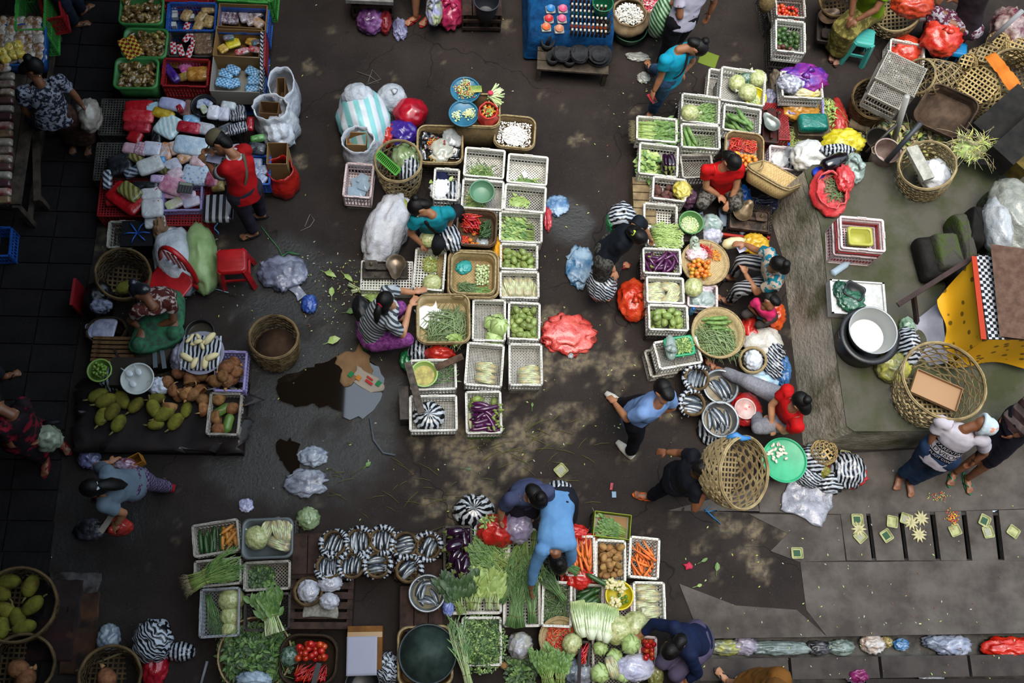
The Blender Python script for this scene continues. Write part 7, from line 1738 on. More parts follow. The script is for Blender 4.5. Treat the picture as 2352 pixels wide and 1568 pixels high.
# ---------------------------------------------------------------- the stalls along the near side
PR['cob']=[[mk('corn_cob',MB().tube(*bent(.17,.02,.1,8,rnd_end),9),M('b8742a',.5,'c89040',30,rnd=.1,bump=.3,bs=90)),mk('cob_stem',MB().tube([(-.085,0,0),(-.1,0,0)],[.008,.006],6),M('a89a6a',.7))]]
k_=crate('dark rimmed crate of cucumbers and peeled corn',(438,1204),(545,1191),(446,1279),.36,.2,'k');a_=k_.rz
heap('cuke',k_.sub(-1,.25,-1,1),9,'dark cucumber standing beside the peeled corn','cucumber','cucumbers beside the peeled corn',.023,.2,1.5,.1);heap('cob',k_.sub(.1,1,-1,1),11,'peeled orange corn cob beside the cucumbers','corn','peeled corn cobs',.021,.14,1.4,.9)
k_=tub('grey tray of wrapped corn and a bagged ball',(553,1188),(672,1190),(555,1282),.4,.16,M('4f5658',.4));crate_at('dark crate under the grey tray',k_.c,.5,.4,.23,0,0,'d',flip=True)
place('ball',k_.at(-.5,.1,.02),2.5,'pale ball in a tied clear bag on the grey tray','cabbage ball',None,1.15)
for i,(u,v,r_)in enumerate(((-.05,.5,1.2),(.45,.5,1.9),(.5,-.3,-.3),(.8,.4,1.7))):place('corn',k_.at(u,v,.06+.02*(i%2)),r_,'wrapped yellow corn packet, %s of the grey tray'%('beside the ball','at the back middle','at the front','at the far corner')[i],'corn')
k_=crate('dark crate under the big spring onion bunch',(443,1284),(552,1280),(447,1348),.34,.2,'k','mesh')
bunch('big spring onion bunch with white roots over the crate',P(440,1340,.4),P(545,1292,.42),.22,.3,80,'light','mid',.09,.012,3,'spring_onions',91,roots=True,tie=.3,thick=.1,sr=.004,f0=.35)
k_=crate('mesh crate half filled with dark herbs',(560,1290),(668,1285),(558,1358),.34,.2,'k','mesh');herb_heap('dark round leaf herbs in the half filled crate',k_.sub(-1,.15,-1,1),.08,190,.05,.04,['dark','dark','mid'],'herb_heap',21)
k_=crate('dark crate of three pale balls and thin greens',(460,1352),(553,1346),(455,1467),.34,.2,'g','mesh')
for i,v in enumerate((.6,-.15,-.75)):place('ball',k_.at(.5,v,0),i*2,'pale shredded ball, %s of three in the dark crate'%('farthest','middle','nearest')[i],'cabbage ball',None,(1.25,1.05,.95)[i])
for i in range(4):greens(ORD[i]+' curl of thin dark greens from the back beside the pale balls',k_,(-.8+.2*i,.9-.45*i),(-.3+.1*i,-.6-.1*i),60+i,'blue','dark',22,.06,.008,tie=None,per=4,grp='thin greens beside the pale balls')
k_=crate('grimy crate with a white stemmed greens bunch',(560,1362),(668,1360),(558,1450),.34,.2,'d')
bunch('tied greens bunch with white stems pointing forward',P(632,1455,.38),P(612,1370,.38),.18,.34,46,'white','mid',.12,.05,4,'greens_bunch',92,tie=.45,thick=.08,sr=.004,f0=.45)
WB=M('3f2f28',.85,'2a201c',9,bump=.3,rnd=.1)
def table(lab,p1,p2,p3,z,n,nm='plank_table',vert=False):
 c,w_,d_,rz=frame3(p1,p2,p3,z);t=thing(nm,lab,'table',(c.x,c.y,0),rz)
 for i in range(n):
  f=(i+.5)/n-.5
  ob('plank',MB().box((f*w_ if vert else 0,0 if vert else f*d_,z-.012),(w_/n-.008 if vert else w_,d_ if vert else d_/n-.008,.024)).mesh('plank',WB),t)
 for a in(-1,1):
  ob('side_board',MB().box((a*w_*.47,0,z/2-.02),(.03,d_*.94,z-.03)).mesh('side_board',WB),t);ob('end_board',MB().box((0,a*d_*.47,z/2-.02),(w_*.92,.03,z-.03)).mesh('end_board',WB),t)
 return Ctx((c.x,c.y),w_,d_,rz,z)
table('brown plank box beside the grey tray',(672,1225),(742,1224),(670,1318),.3,2,vert=True);table('dark plank table under the fish baskets',(740,1228),(1014,1224),(740,1282),.27,2);table('second plank table beneath the front fish baskets',(905,1286),(1016,1284),(905,1330),.25,2,vert=True);table('plank box carrying the steel fish bowl',(918,1345),(1016,1345),(918,1450),.26,3,vert=True);table('row of dark planks under the lower fish baskets',(722,1282),(905,1282),(722,1316),.26,2)
for i,(x,y,n,a)in enumerate(((767,1247,6,1.2),(824,1242,8,1.55),(878,1240,7,1.5),(930,1250,7,.2),(983,1255,7,1.15),(755,1300,7,1.6),(808,1298,7,1.4),(867,1297,7,.1),(938,1308,9,.7))):fishbasket('%s of the %s row'%(('first','second','third','fourth','fifth')[i%5],'far' if i<5 else 'near'),(x,y),27,.38,n,70+i,a,s_=.88)
k_=bowl('steel bowl of small fish in cloudy water',(981,1362),42,.4,.13,ENA,name='steel_basin',cat='basin',fill=(.4,M('5d5636',.4,'4a4428',8,spec=.2)),lip=.016)
for i in range(8):place('fish',k_.at((-.6,.6,-.5,.55,0,-.1,.3,-.3)[i],(.4,.5,-.3,-.2,.75,-.65,-.55,.1)[i],.012+.006*(i%2)),(1.1,-.9,1.9,-1.1,.1,-.2,-.6,1.3)[i],'small pale fish floating in the steel bowl','fish','fish in the steel bowl',.85)
t_=thing('slatted_box','slatted wooden crate carrying white packets','crate',P(738,1378,.26),0)
for i in range(6):ob('slat',MB().box((0,-.24+.095*i,0),(.62,.065,.02)).mesh('slat',WB),t_)
for a in(-1,1):
 ob('side_board',MB().box((a*.28,0,-.13),(.05,.52,.24)).mesh('side_board',WB),t_)
 for j in range(3):ob('side_slat',MB().box((0,a*.26,-.05-.07*j),(.6,.02,.05)).mesh('side_slat',WB),t_)
one('foam_sheet',sheet(.34,.2,.006,3,ragged=.1,th=.01),M('8f8b82',.8,'6f6a62',30),'worn white foam sheet under the packets','sheet',P(735,1393,.28))
for lab,x,y,w_,h_ in(('white bag filling a small round basket',708,1355,44,46),('clear folded bag behind the white packets',757,1338,50,36),('small tied white bag on the foam sheet',755,1380,40,34)):bag(lab,(x,y),w_,h_,BG('9a9aa4','b8b8c0'),.29,.1,x,False,.2,2)
hex_basket('small basket ring around the white bag',P(708,1358,.36),.13,P(708,1358,.29),.12,12,BAMBOO_D,.01,2,seed=41,dense=True,floor=False)
k_=round_tray('dark basket overflowing with coriander',(585,1503),84,.26,.2,weave_mat('4a3826','2c2218'));herb_heap('dark green coriander overflowing its basket',Ctx(k_.c,.72,.62,0,.14),.24,900,.07,.035,['dark','mid','dark','mid'],'coriander_heap',22,stems=50)
k_=tray_basket('dark woven basket of red tomatoes and chillies',(648,1456),(778,1458),(636,1572),.34,.2,weave_mat('3f3022','2a2018'),r_=.16);k_.z+=.07
heap('tomato',k_.sub(-.6,.85,-.1,.95),46,'red tomato in the dark woven basket','tomato','red tomatoes in the dark basket',.026,s_=1.15,jit=.08);heap('chili',k_.sub(-.6,.85,-1.1,-.2),60,'red chilli below the tomatoes in the dark basket','chilli','red chillies in the dark basket',.008,.11,1.0,.7)
bag('dark green striped ball in clear wrap by the tomatoes',(664,1508),42,46,BG('2c4a34','7a8a80',1,.15,20),.24,.16,4,False,.1,2);one('iron_bar',MB().beam(P(733,1522,.36),P(718,1580,.36),.05,.02),M('16161a',.5),'black bar laid over the chillies','bar')
c,w_,d_,rz_=frame3((798,1437),(878,1437),(796,1538),.36);t_=thing('cardboard_box','closed brown carton with a white paper on top','box',(c.x,c.y,0),rz_)
CBM=M('7a5126',.8,'5f3d1c',6);ob('box_body',MB().box((0,0,.18),(w_,d_,.35)).mesh('box_body',CBM),t_)
for a in(-1,1):ob('flap',MB().box((a*w_*.25,0,.357),(w_*.49,d_,.006)).mesh('flap',CBM),t_)
ob('tape',MB().box((0,d_*.3,.362),(w_,.05,.003)).mesh('tape',M('8c6a3c',.3)),t_);one('white_paper',sheet(.29,.36,.004,4),M('9a9aaa',.8),'plain white paper lying on the closed carton','paper',P(831,1506,.367),.03)
k_=tray_basket('pale woven tray under the dark round lid',(913,1440),(1036,1436),(915,1578),.3,.26,weave_mat('8a7048','6a5434'));t_=thing('round_griddle','large dark green round metal lid on the woven tray','lid',P(982,1502,.33))
ob('disc',MB().lathe([(0,.0),(.26,0),(.27,.012),(0,.012)],40).mesh('disc',M('33423c',.6,'1f2a26',5,bump=.2)),t_);ob('rim',MB().lathe([(.26,.0),(.28,.0),(.285,.03),(.27,.03),(.26,.012)],40).mesh('rim',M('1c2628',.45)),t_)
bowl('black bowl cut by the near edge of the picture',(832,1572),40,.3,.12,M('16181a',.4),name='black_bowl')
# the greens market
k_=crate('dark crate overflowing with dark aubergines',(1018,1208),(1086,1206),(1018,1338),.38,.2,'d');heap('raub',k_,34,'glossy dark aubergine in the overflowing crate','aubergine','dark aubergines in the overflowing crate',.034,.12,1.2,1.2)
for i,(p1,p2,p3,l)in enumerate((((1088,1206),(1165,1206),(1088,1335),'aubergines'),((1166,1212),(1232,1212),(1166,1325),'red bag'),((1155,1330),(1242,1330),(1155,1440),'chive bundles'),((1024,1340),(1152,1340),(1024,1410),'dark spinach'),((1060,1415),(1152,1415),(1060,1530),'feathery herbs'))):crate('white crate buried under greens beside the '+l,p1,p2,p3,.3,.2,'w','grid')
GB='''willow leaf greens bunch|1168,1300,1085,1255,.1,.34,40,stem,mid,.09,.014,5;willow leaf greens bunch|1172,1330,1090,1285,.1,.3,40,stem,mid,.09,.014,5;feathery stalk bunch|1205,1215,1185,1325,.12,.28,44,light,mid,.08,.012,4;feathery stalk bunch|1228,1220,1225,1330,.1,.22,36,light,mid,.08,.012,4
long chive bundle|1170,1440,1205,1315,.14,.16,60,blue,mid,.08,.006,1;long chive bundle|1195,1442,1180,1320,.14,.2,60,blue,mid,.08,.006,1;long chive bundle|1222,1432,1215,1310,.13,.15,60,blue,dark,.08,.006,1;long chive bundle|1150,1385,1200,1300,.1,.3,50,blue,mid,.08,.006,1;long chive bundle|1295,1380,1245,1310,.1,.2,50,blue,dark,.08,.006,1
mustard green bunch with white stems|1092,1402,1110,1320,.1,.24,26,white,light,.13,.06,3;mustard green bunch with white stems|1122,1400,1128,1325,.1,.22,26,white,light,.13,.06,3;mustard green bunch with white stems|1142,1400,1140,1330,.08,.2,22,white,light,.12,.05,3
dark spinach bunch|1062,1410,1040,1325,.12,.34,26,stem,dark,.11,.07,5;dark spinach bunch|1080,1400,1075,1325,.1,.3,22,stem,dark,.11,.07,5;leek bunch with long white stalks|1078,1580,1045,1430,.12,.16,40,white,blue,.12,.012,2;parsley bunch with long stalks|1260,1575,1245,1490,.2,.24,50,light,mid,.06,.04,5;parsley bunch with long stalks|1285,1575,1290,1500,.14,.2,40,light,mid,.06,.04,5'''
for i,q in enumerate(GB.replace('\n',';').split(';')):
 l,v=q.split('|');v=v.split(',');f_=[float(x)for x in v[:7]]+v[7:9]+[float(x)for x in v[9:]]
 nb_=globals().setdefault('NB',{});nb_[l]=nb_.get(l,-1)+1
 bunch(ORD[nb_[l]]+' '+l+' of the near greens stall',P(f_[0],f_[1],.33),P(f_[2],f_[3],.37),f_[4],f_[5],int(f_[6]),f_[7],f_[8],f_[9],f_[10],int(f_[11]),'greens_bunch',100+i,tie=.2,thick=.1,f0=.4,group=l+' on the near stall')
herb_heap('feathery fine herbs heaped at the near stall',Ctx(P(1105,1478,.3)[:2],.5,.56,0,.22),.2,1500,.035,.014,['mid','light','mid','dark'],'herb_heap',31,stems=80);herb_heap('loose willow leaves on the greens stall',Ctx(P(1120,1280,.3)[:2],.4,.4,0,.3),.12,300,.09,.013,['mid','light'],'leaf_heap',33);herb_heap('dark spinach leaves at the stall front',Ctx(P(1200,1540,.2)[:2],.3,.3,0,.02),.2,220,.06,.035,['dark','mid'],'leaf_heap',34)
k_=crate('white crate of cut green beans',(1245,1332),(1315,1336),(1243,1438),.36,.2);heap('sbean',k_,130,'cut green bean in the white crate on the near stall','bean','cut beans on the near stall',.0058,.1,.8,1.4,s_=1.1,tries=4)
k_=crate('crate of dark cucumbers beside the yellow bowl',(1318,1340),(1388,1340),(1316,1408),.36,.2,'k');heap('cuke',k_,16,'dark green cucumber beside the yellow bowl','cucumber','cucumbers beside the yellow bowl',.024,.2,.6,.5);place('cuke',P(1372,1332,.45),-.5,'single cucumber pointing at the potatoes','cucumber',None,1.1)
crate('empty mesh crate under the yellow bowl',(1388,1342),(1452,1342),(1390,1428),.34,.2,'o','mesh');k_=bowl('bright yellow bowl of cauliflowers',(1423,1367),32,.44,.1,M('c4b01a',.35),name='yellow_bowl')
for i,(x,y)in enumerate(((1402,1342),(1425,1348),(1412,1383))):place('cauliflower',P(x,y,.42),i,'small cauliflower, %s in the yellow bowl'%('at the back rim','behind the limes','at the front')[i],'cauliflower',None,.85)
for x,y in((1422,1366),(1430,1374),(1438,1370),(1440,1380),(1432,1384)):place('lime',P(x,y,.4),x,'small green lime in the cauliflower bowl','lime','limes in the cauliflower bowl',1.1)
k_=crate('white crate of brown potatoes',(1367,1236),(1438,1240),(1367,1336),.38,.2);heap('potato',k_,62,'brown potato in the white crate','potato','potatoes in the white crate',.036,.03)
k_=crate('outer white crate of loose carrots',(1446,1228),(1516,1236),(1443,1325),.38,.2,'w','mesh');heap('carrot',k_,26,'orange carrot in the outer white crate','carrot','carrots in the outer crate',.018,.17,1.9,.9)
k_=crate('crate lined with red plastic full of carrots',(1297,1228),(1366,1230),(1300,1322),.4,.2);one('red_liner',sheet(.38,.5,.04,15,nx=18,ny=22),BG('a8201c','c03a30'),'red plastic liner beneath the carrots','sheet',k_.at(0,-.05,.02),k_.rz);k_.z+=.06;heap('carrot',k_,36,'orange carrot on the red plastic liner','carrot','carrots on the red liner',.019,.18,1.75,.35,s_=1.1)
bag('red bag corner hanging below the carrots',(1330,1325),50,44,BG('b01c14','c43028'),.3,.1,5,False,.3,1.6);bag('red bag behind the carrot crate',(1320,1222),50,30,BG('a81c18','c43028'),.3,.12,6,False,.3,1.6)
k_=carton('shallow yellow edged carton of bay leaves',(1368,1174),(1451,1182),(1362,1230),.36,.14,'8c9a38','9a9488');crate_at('dark crate under the bay leaf carton',k_.c,.36,.28,.2,k_.rz,0,'d',flip=True);one('cardboard_lining',MB().box((0,0,0),(.3,.2,.004)),M('8f6f4c',.8),'brown cardboard lining the bay leaf carton','cardboard',k_.at(.1,.1,.01),k_.rz)
for i in range(4):greens(ORD[i]+' bay leaf sprig from the near edge of the carton',k_,(.9,-.8+.15*i),(-.8,-.7+.42*i),70+i,'stem','mid',7,.07,.032,tie=None,per=6,grp='bay sprigs in the carton',f0=.2)
k_=crate('white crate of wrapped corn by the navy shopper',(1452,1333),(1527,1336),(1456,1428),.38,.2,'w','grid')
for i,v in enumerate((.75,.35,-.1,-.55,-.9)):place('corn',k_.at((-.1,.1)[i%2],v,.05+.03*(i%2)),R.uniform(-.3,.3),'wrapped corn packet, %s in the crate by the navy shopper'%('farthest','second farthest','middle one','second nearest','nearest one')[i],'corn')
for i,(x,y,r_)in enumerate(((1333,1425,1.75),(1355,1430,1.62),(1378,1432,1.5),(1396,1438,1.35))):place('napa',P(x,y,.36+.02*(i%2)),r_,'chinese cabbage, %s in the row on the near stall'%('first from the bean crate','second from the bean crate','third from the bean crate','last beside the pale balls')[i],'cabbage',None,.95)
for i,(x,y,s_)in enumerate(((1417,1447,1.45),(1455,1438,1.4))):place('ball',P(x,y,.3),i,'large pale speckled ball, %s'%('beside the chinese cabbages','beside the navy shopper')[i],'cabbage ball',None,s_)
crate('near mesh crate of cabbages and corn',(1360,1448),(1468,1448),(1358,1580),.28,.2,'k','mesh')
for i,(x,y,s_)in enumerate(((1377,1488,.8),(1376,1545,1.05),(1410,1508,.85),(1428,1548,.9),(1446,1480,1.05))):place('cabbage',P(x,y,.26 if i<4 else.4),i,'green cabbage, %s'%('small behind the corn','nearest in the mesh crate','beside the corn ears','below the white bag','under the navy shopper\'s hand')[i],'cabbage',None,s_)
place('corn',P(1405,1532,.36),1.9,'corn ears lying between the near cabbages','corn',None,.9)
k_=round_tray('round basket of small red peppers',(1287,1466),48,.32,.1);crate_at('dark crate beneath the red pepper basket',k_.c,.36,.34,.2,0,0,'d',flip=True);heap('schili',k_,110,'small red orange pepper in the round basket','chilli','small peppers in the round basket',.008,.05,s_=1.25);place('ball',P(1312,1478,.34),1,'pale yellowish ball on the pepper basket','cabbage ball',None,.95)
k_=crate('narrow crate of red chillies by the cabbages',(1328,1470),(1358,1472),(1324,1530),.3,.2,'d');k_.z+=.1;heap('chili',k_,38,'long red chilli in the narrow crate','chilli','long chillies in the narrow crate',.008,.1,1.4,.5)
k_=crate('pink tray of wrapped tomatoes under the navy sleeve',(1468,1458),(1511,1460),(1464,1526),.34,.1,'o','grid');heap('tomato',k_,30,'shiny tomato in the pink tray','tomato','tomatoes in the pink tray',.027,s_=1.05)
for q in '''white vegetable ball wrapped in clear plastic|1195,1482,50,54,9a9aa4,b4b09a,.1,.2;pale cleared bag of onions at the near edge|1335,1545,44,60,7a7e88,a8a8ac,.1,.2;dark clear bag beside the pale one|1312,1540,40,56,4a5660,8a949c,.1,.18;white printed plastic bag on the near cabbages|1460,1532,74,56,a8a8c4,c8c8d8,.3,.12;olive bag beside the white printed one|1505,1548,34,50,6a6a38,8a8a54,.2,.14
red plastic bag of vegetables held by the grey shirt woman|1142,1218,80,66,a01c18,c03028,.3,.26;clear lilac bag beside the red vegetable bag|1190,1210,58,62,8a80a0,b0a8bc,.36,.24;white plastic bag at the near coriander|582,1560,70,36,8494a4,a8b8c4,.25,.12;clear bag at the edge of the dark aubergines|1030,1392,24,40,5a6ab0,8a94c0,.3,.08'''.replace('\n',';').split(';'):
 l,v=q.split('|');v=v.split(',');bag(l,(float(v[0]),float(v[1])),float(v[2]),float(v[3]),BG(v[4],v[5]),float(v[6]),float(v[7]),int(v[0])%50,False,.2,2)
herb_heap('curly greens poking from the red vegetable bag',Ctx(P(1125,1200,.55)[:2],.16,.14,0,.5),.07,90,.04,.02,['mid','light'],'greens_tuft',35)
for i,(x,y)in enumerate(((1158,1528),(1174,1536),(1180,1512))):place('potato',P(x,y,.05),i,'loose potato, %s on the ground by the wrapped ball'%('first','second','third')[i],'potato',None,1.1)
bag('big striped bag beside the aubergine crate',(1088,1172),86,70,STR,0,.3,51,True,.14,1.6,'striped_bag',ks=.05);bag('striped bag held behind the pale blue shirt',(1285,1120),48,30,STRB,.6,.2,52,False,.2,2,'striped_bag');bag('striped bag beside the closed carton',(890,1535),50,64,STRF,.02,.3,53,False,.25,2,'striped_bag')
one('iron_rod',MB().beam(P(1332,1490,.45),P(1330,1570,.42),.03,.02),M('2a2024',.6),'dark balance rod over the red chillies','rod')
# the dark near corner
for lab,top,rt,bot,rb,sd in(('big bamboo basket of jackfruits at the near corner',P(38,1388,.5),.34,P(52,1398,.02),.3,51),('bamboo basket with a red string at the near edge',P(48,1528,.42),.28,P(60,1528,.02),.24,52),('bamboo basket cut by the near edge',P(252,1552,.42),.27,P(258,1556,.02),.22,53)):hex_basket(lab,top,rt,bot,rb,18,BAMBOO_D,.015,6,seed=sd,dense=True)
for i,(x,y)in enumerate(((20,1335),(70,1345),(0,1360),(75,1390),(40,1420),(55,1440),(5,1440),(10,1400))):place('jack',P(x,y,.3),i*1.3,ORD[i]+' dim young jackfruit of the corner basket, counted around','jackfruit','jackfruits in the corner basket')
for i,(x,y)in enumerate(((40,1535),(60,1560),(245,1558))):place('coco',P(x,y,.25),i,'brown coconut, %s'%('top one in the red string basket','lower one in the red string basket','in the basket cut by the edge')[i],'coconut',None,1.3)
for i,(x,y,w_,d_,r_,c_)in enumerate(((170,1345,.5,.26,.0,'5a5554'),(190,1420,.3,.5,.05,'4f3524'),(140,1390,.4,.5,.0,'2f2624'),(180,1495,.34,.42,.03,'4a3020'),(110,1470,.5,.4,0,'351c1c'))):one('cardboard_sheet',sheet(w_,d_,.008,i,ragged=.06,th=.006),M(c_,.85,'241c1a',5),'flattened cardboard piece, %s on the corner floor'%('greyish topmost','brown upright','dark middle','brown near','reddish near')[i],'cardboard',P(x,y,.01+.004*i),r_)
for q in '''white crumpled bag beside the corner cardboard|248,1466,42,54,6f7a88,8a949c,0,.12;deep red bag below the striped cloth bag|356,1530,46,80,8c0c1c,a82030,0,.16;dark crumpled plastic on the wet corner floor|205,1215,60,40,101014,4a4a54,0,.06'''.split(';'):
 l,v=q.split('|');v=v.split(',');bag(l,(float(v[0]),float(v[1])),float(v[2]),float(v[3]),BG(v[4],v[5]),float(v[6]),float(v[7]),int(v[0])%50,False,.3,2)
bag('tall striped bag standing on the deep red bag',(350,1470),76,84,STRF,.1,.2,55,False,.25,1.7,'striped_bag');bag('small striped bag lying by the deep red bag',(412,1496),60,36,STRB,0,.14,56,False,.25,2,'striped_bag')
for l,a,b,r_,c_ in(('pale bamboo stick on the corner floor',(174,1540),(300,1491),.012,'8a7e5c'),('white stick near the coriander basket',(462,1568),(476,1518),.014,'8a8c94')):one('stick',MB().tube([P(*a,.03),P(*b,.03)],r_,7),M(c_,.7),l,'stick')
# people
GB_=M('3c4260',.8,'343a54',6);LB=M('5c88b4',.75,'5078a4',4)
person('shopper in a grey blue shirt holding a red bag',dict(hd=(1232,1142,1.32),fc=(1228,1172,1.0),sL=(1258,1128,1.12),sR=(1172,1146,1.12),eL=(1262,1160,.9),wL=(1250,1188,.75),eR=(1152,1172,.9),wR=(1150,1192,.74),hL=(1226,1130,.74),hR=(1188,1142,.74),kL=(1222,1175,.5),aL=(1212,1165,.1),kR=(1190,1182,.5),aR=(1182,1165,.1)),GB_,M('24222e',.8),'bun',SKIN_L,.98,'sandal',seed=21,sleeve=.6,hem=.14,bow=.04)
person('shopper in a pale blue shirt bending over the chives',dict(hd=(1281,1290,1.0),fc=(1282,1318,.55),sL=(1308,1248,1.1),sR=(1244,1262,1.1),eL=(1312,1282,.86),wL=(1300,1302,.7),eR=(1226,1308,.86),wR=(1219,1352,.62),fR=(1218,1372,.5),hL=(1302,1150,.94),hR=(1258,1155,.94),kL=(1308,1190,.5),aL=(1300,1180,.1),kR=(1282,1180,.5),aR=(1280,1172,.1),tL=(1302,1205,0),tR=(1280,1200,0)),LB,M('14161f',.8),'bun',SKIN_D,1.0,'sandal',seed=22,sleeve=1.7,hem=.12)
bunch('bunch of chives held under the bending shopper',P(1328,1314,.62),P(1262,1282,.66),.1,.14,60,'blue','dark',.08,.006,1,'greens_bunch',140,tie=.4,thick=.06)
NV=M('0c1630',.75,'101c3c',5)
person('crouching shopper in a navy hooded top choosing cabbage',dict(hd=(1540,1492,.95),fc=(1505,1512,.8),sL=(1585,1505,.76),sR=(1548,1440,.78),eL=(1602,1545,.55),wL=(1574,1566,.45),eR=(1500,1432,.6),wR=(1470,1460,.5),fR=(1452,1478,.46),hL=(1612,1490,.36),hR=(1598,1448,.36),kL=(1552,1548,.46),aL=(1590,1560,.1),kR=(1522,1520,.46),aR=(1545,1520,.1),pt=(1562,1455,.95)),NV,M('4a4258',.8),'long',SKIN,.98,'sandal',seed=23,sleeve=1.75,hem=.12)
person('person in a brown wrap mostly below the picture edge',dict(hd=(1790,1690,1.5),fc=(1750,1690,1.4),sL=(1760,1640,1.3),sR=(1780,1720,1.3),eL=(1745,1630,1.05),wL=(1725,1640,.85),eR=(1760,1700,1.05),wR=(1740,1700,.85),hL=(1790,1560,.86),hR=(1770,1620,.86),kL=(1745,1560,.46),aL=(1730,1555,.1),kR=(1725,1580,.46),aR=(1675,1566,.1),tL=(1700,1560,0),tR=(1655,1550,0)),M('5a3a14',.8),None,'bun',SKIN_L,1,'sandal',seed=24,skirt=(M('6a4418',.8),.35))
# ---------------------------------------------------------------- the far side and the heap of baskets
def bags(txt):
 for q in txt.replace('\n',';').split(';'):
  l,v=q.split('|');v=v.split(',');bag(l,(float(v[0]),float(v[1])),float(v[2]),float(v[3]),BG(v[4],v[5],float(v[8])if len(v)>8 else 1),float(v[6]),float(v[7]),int(float(v[0]))%90,len(v)>9,.22 if float(v[7])>.085 and float(v[6])>=0 else.45,1.9 if float(v[7])>.085 else 1.4)
def openbox(lab,x0,y0,x1,y1,h_=.34):
 c,w_,d_,rz=frame3((x0,y0),(x1,y0),(x0,y1),h_);t=thing('wooden_crate',lab,'crate',(c.x,c.y,0),rz)
 for k in range(4):ob('slat',MB().box((-w_*.5+w_*(k+.5)/4,0,h_),(w_/4-.014,d_,.018)).mesh('slat',WB),t)
 for a in(-1,1):
  ob('side_board',MB().box((a*w_*.49,0,h_/2),(.02,d_,h_)).mesh('side_board',WB),t)
  ob('side_slat',MB().box((0,-d_/2,h_*(.25+.22*(a+1))),(w_,.016,.05)).mesh('side_slat',WB),t)
 for k in range(4):ob('side_slat',MB().box((-w_*.36+w_*.24*k,-d_/2+.02,h_/2),(.05,.014,h_)).mesh('side_slat',WB),t)
openbox('wooden crate with a dark bucket at the far edge',1062,-40,1150,36);bowl('dark bucket standing on the far wooden crate',(1118,0),30,.62,.26,M('22242a',.5),name='bucket',cat='bucket')
openbox('open wooden crate with a violet bag and foam top',806,-45,900,0,.4);one('foam_slab',MB().box((0,0,0),(.56,.3,.06)),M('8c8884',.8,'6a6662',9),'pale foam slab on the far open crate','foam',P(850,-18,.45))
bags('''violet bag in front of the far open crate|850,45,54,46,4a2050,8a5a90,.02,.2;red cloth beside the violet bag|885,48,24,44,6a1018,8a2a2c,.02,.16;clear crumpled bag on the far ground|918,66,24,34,5a5a80,a0a0c0,0,.08,.8;hanging clear bag of green fruit at the far edge|997,22,32,56,8a8ab8,a4ac60,.25,.16,.85,1;pink net bag of onions at the far edge|1034,24,56,64,8c1440,b03a5a,.02,.24,1,1
garlic coloured clear scrap on the far lane|1465,130,40,14,8a8a84,b4b4ac,0,.03,.7;second torn clear scrap by the teal walker|1478,178,22,18,8a8a84,b4b4ac,0,.03,.7;blue plastic scrap by the mesh crate|1280,472,38,34,3a6c9c,9ab4cc,0,.03,.75;red string bag scrap beside the mesh crate|1258,500,14,40,9c1c2c,c44a50,0,.05''')
person('seller at the far edge seen by bare feet in red sandals',dict(hd=(940,-230,1.5),fc=(945,-190,1.3),sL=(975,-190,1.3),sR=(905,-190,1.3),eL=(990,-160,1.05),wL=(985,-120,.9),eR=(900,-160,1.05),wR=(920,-120,.9),hL=(985,-110,.5),hR=(945,-110,.5),kL=(990,-30,.5),aL=(986,32,.1),kR=(955,-30,.5),aR=(955,34,.1),tL=(975,55,0),tR=(940,55,0)),M('2c2c34',.8),M('18181c',.8),'bun',SKIN,1,'sandal',seed=31,pants_len=.3,sandal='8c1a20')
# charm stall: blue cloth table, small wares, stone mortars
BCL=M('0a4676',.8,'063058',8,bump=.4,bs=14);c,w_,d_,rz_=frame3((1218,-60),(1405,-60),(1216,78),.5)
one('blue_cloth',MB().loft([rrect(w_+.1,d_+.1,.04,.05),rrect(w_+.03,d_+.04,.04,.3),rrect(w_,d_,.04,.5)],cap1=True),BCL,'deep blue cloth draped over the small wares table','cloth',(c.x,c.y,0),rz_)
WR=[('blue glass dish',1264,24,'1f6aa0'),('pink dish',1292,24,'b84a70'),('red dish',1260,47,'a81c24'),('rose dish',1290,47,'b04a6c'),('orange dish',1254,66,'b85a2c'),('peach dish',1284,70,'a86a4a')]
for l,x,y,c_ in WR:
 t_=thing('incense_dish',l+' in clear wrap on the blue cloth','dish',P(x,y,.51),.1);ob('tray',pillow(.12,.11,.03,3,.2,.3).mesh('tray',M('a09c98',.2,alpha=.6,coat=.5)),t_);ob('dish',MB().lathe([(0,.03),(.04,.03),(.052,.05),(.045,.05),(.035,.036),(0,.036)],16).mesh('dish',M(c_,.4)),t_)
bt_=MB().lathe([(0,0),(.011,0),(.011,.04),(.006,.048),(.006,.06),(0,.06)],9)
for j,(y,cs)in enumerate(((8,'amber'),(22,'amber'),(36,'mixed'),(50,'brown'),(66,'orange'),(80,'brown'))):
 me_=bt_.mesh('bottle_glass',M(dict(amber='3c2416',mixed='24402c',brown='2c1c14',orange='a04018')[cs],.25,coat=.4));cp_=MB().lathe([(0,.068),(.008,.068),(.008,.056)],8).mesh('cap',M('b0a898',.4))
 for i in range(9):o_=tag(ob('small_bottle',me_,None,P(1312+9.5*i,y+.6*i,.51),0,1.7),'tiny %s bottle in row %s of the wares table'%(cs,'one two three four five six'.split()[j]),'bottle','tiny bottles, row %d'%(j+1));ob('cap',cp_,o_)
STN=M('2b2b2d',.75,'1b1b1d',9,bump=.35,bs=30)
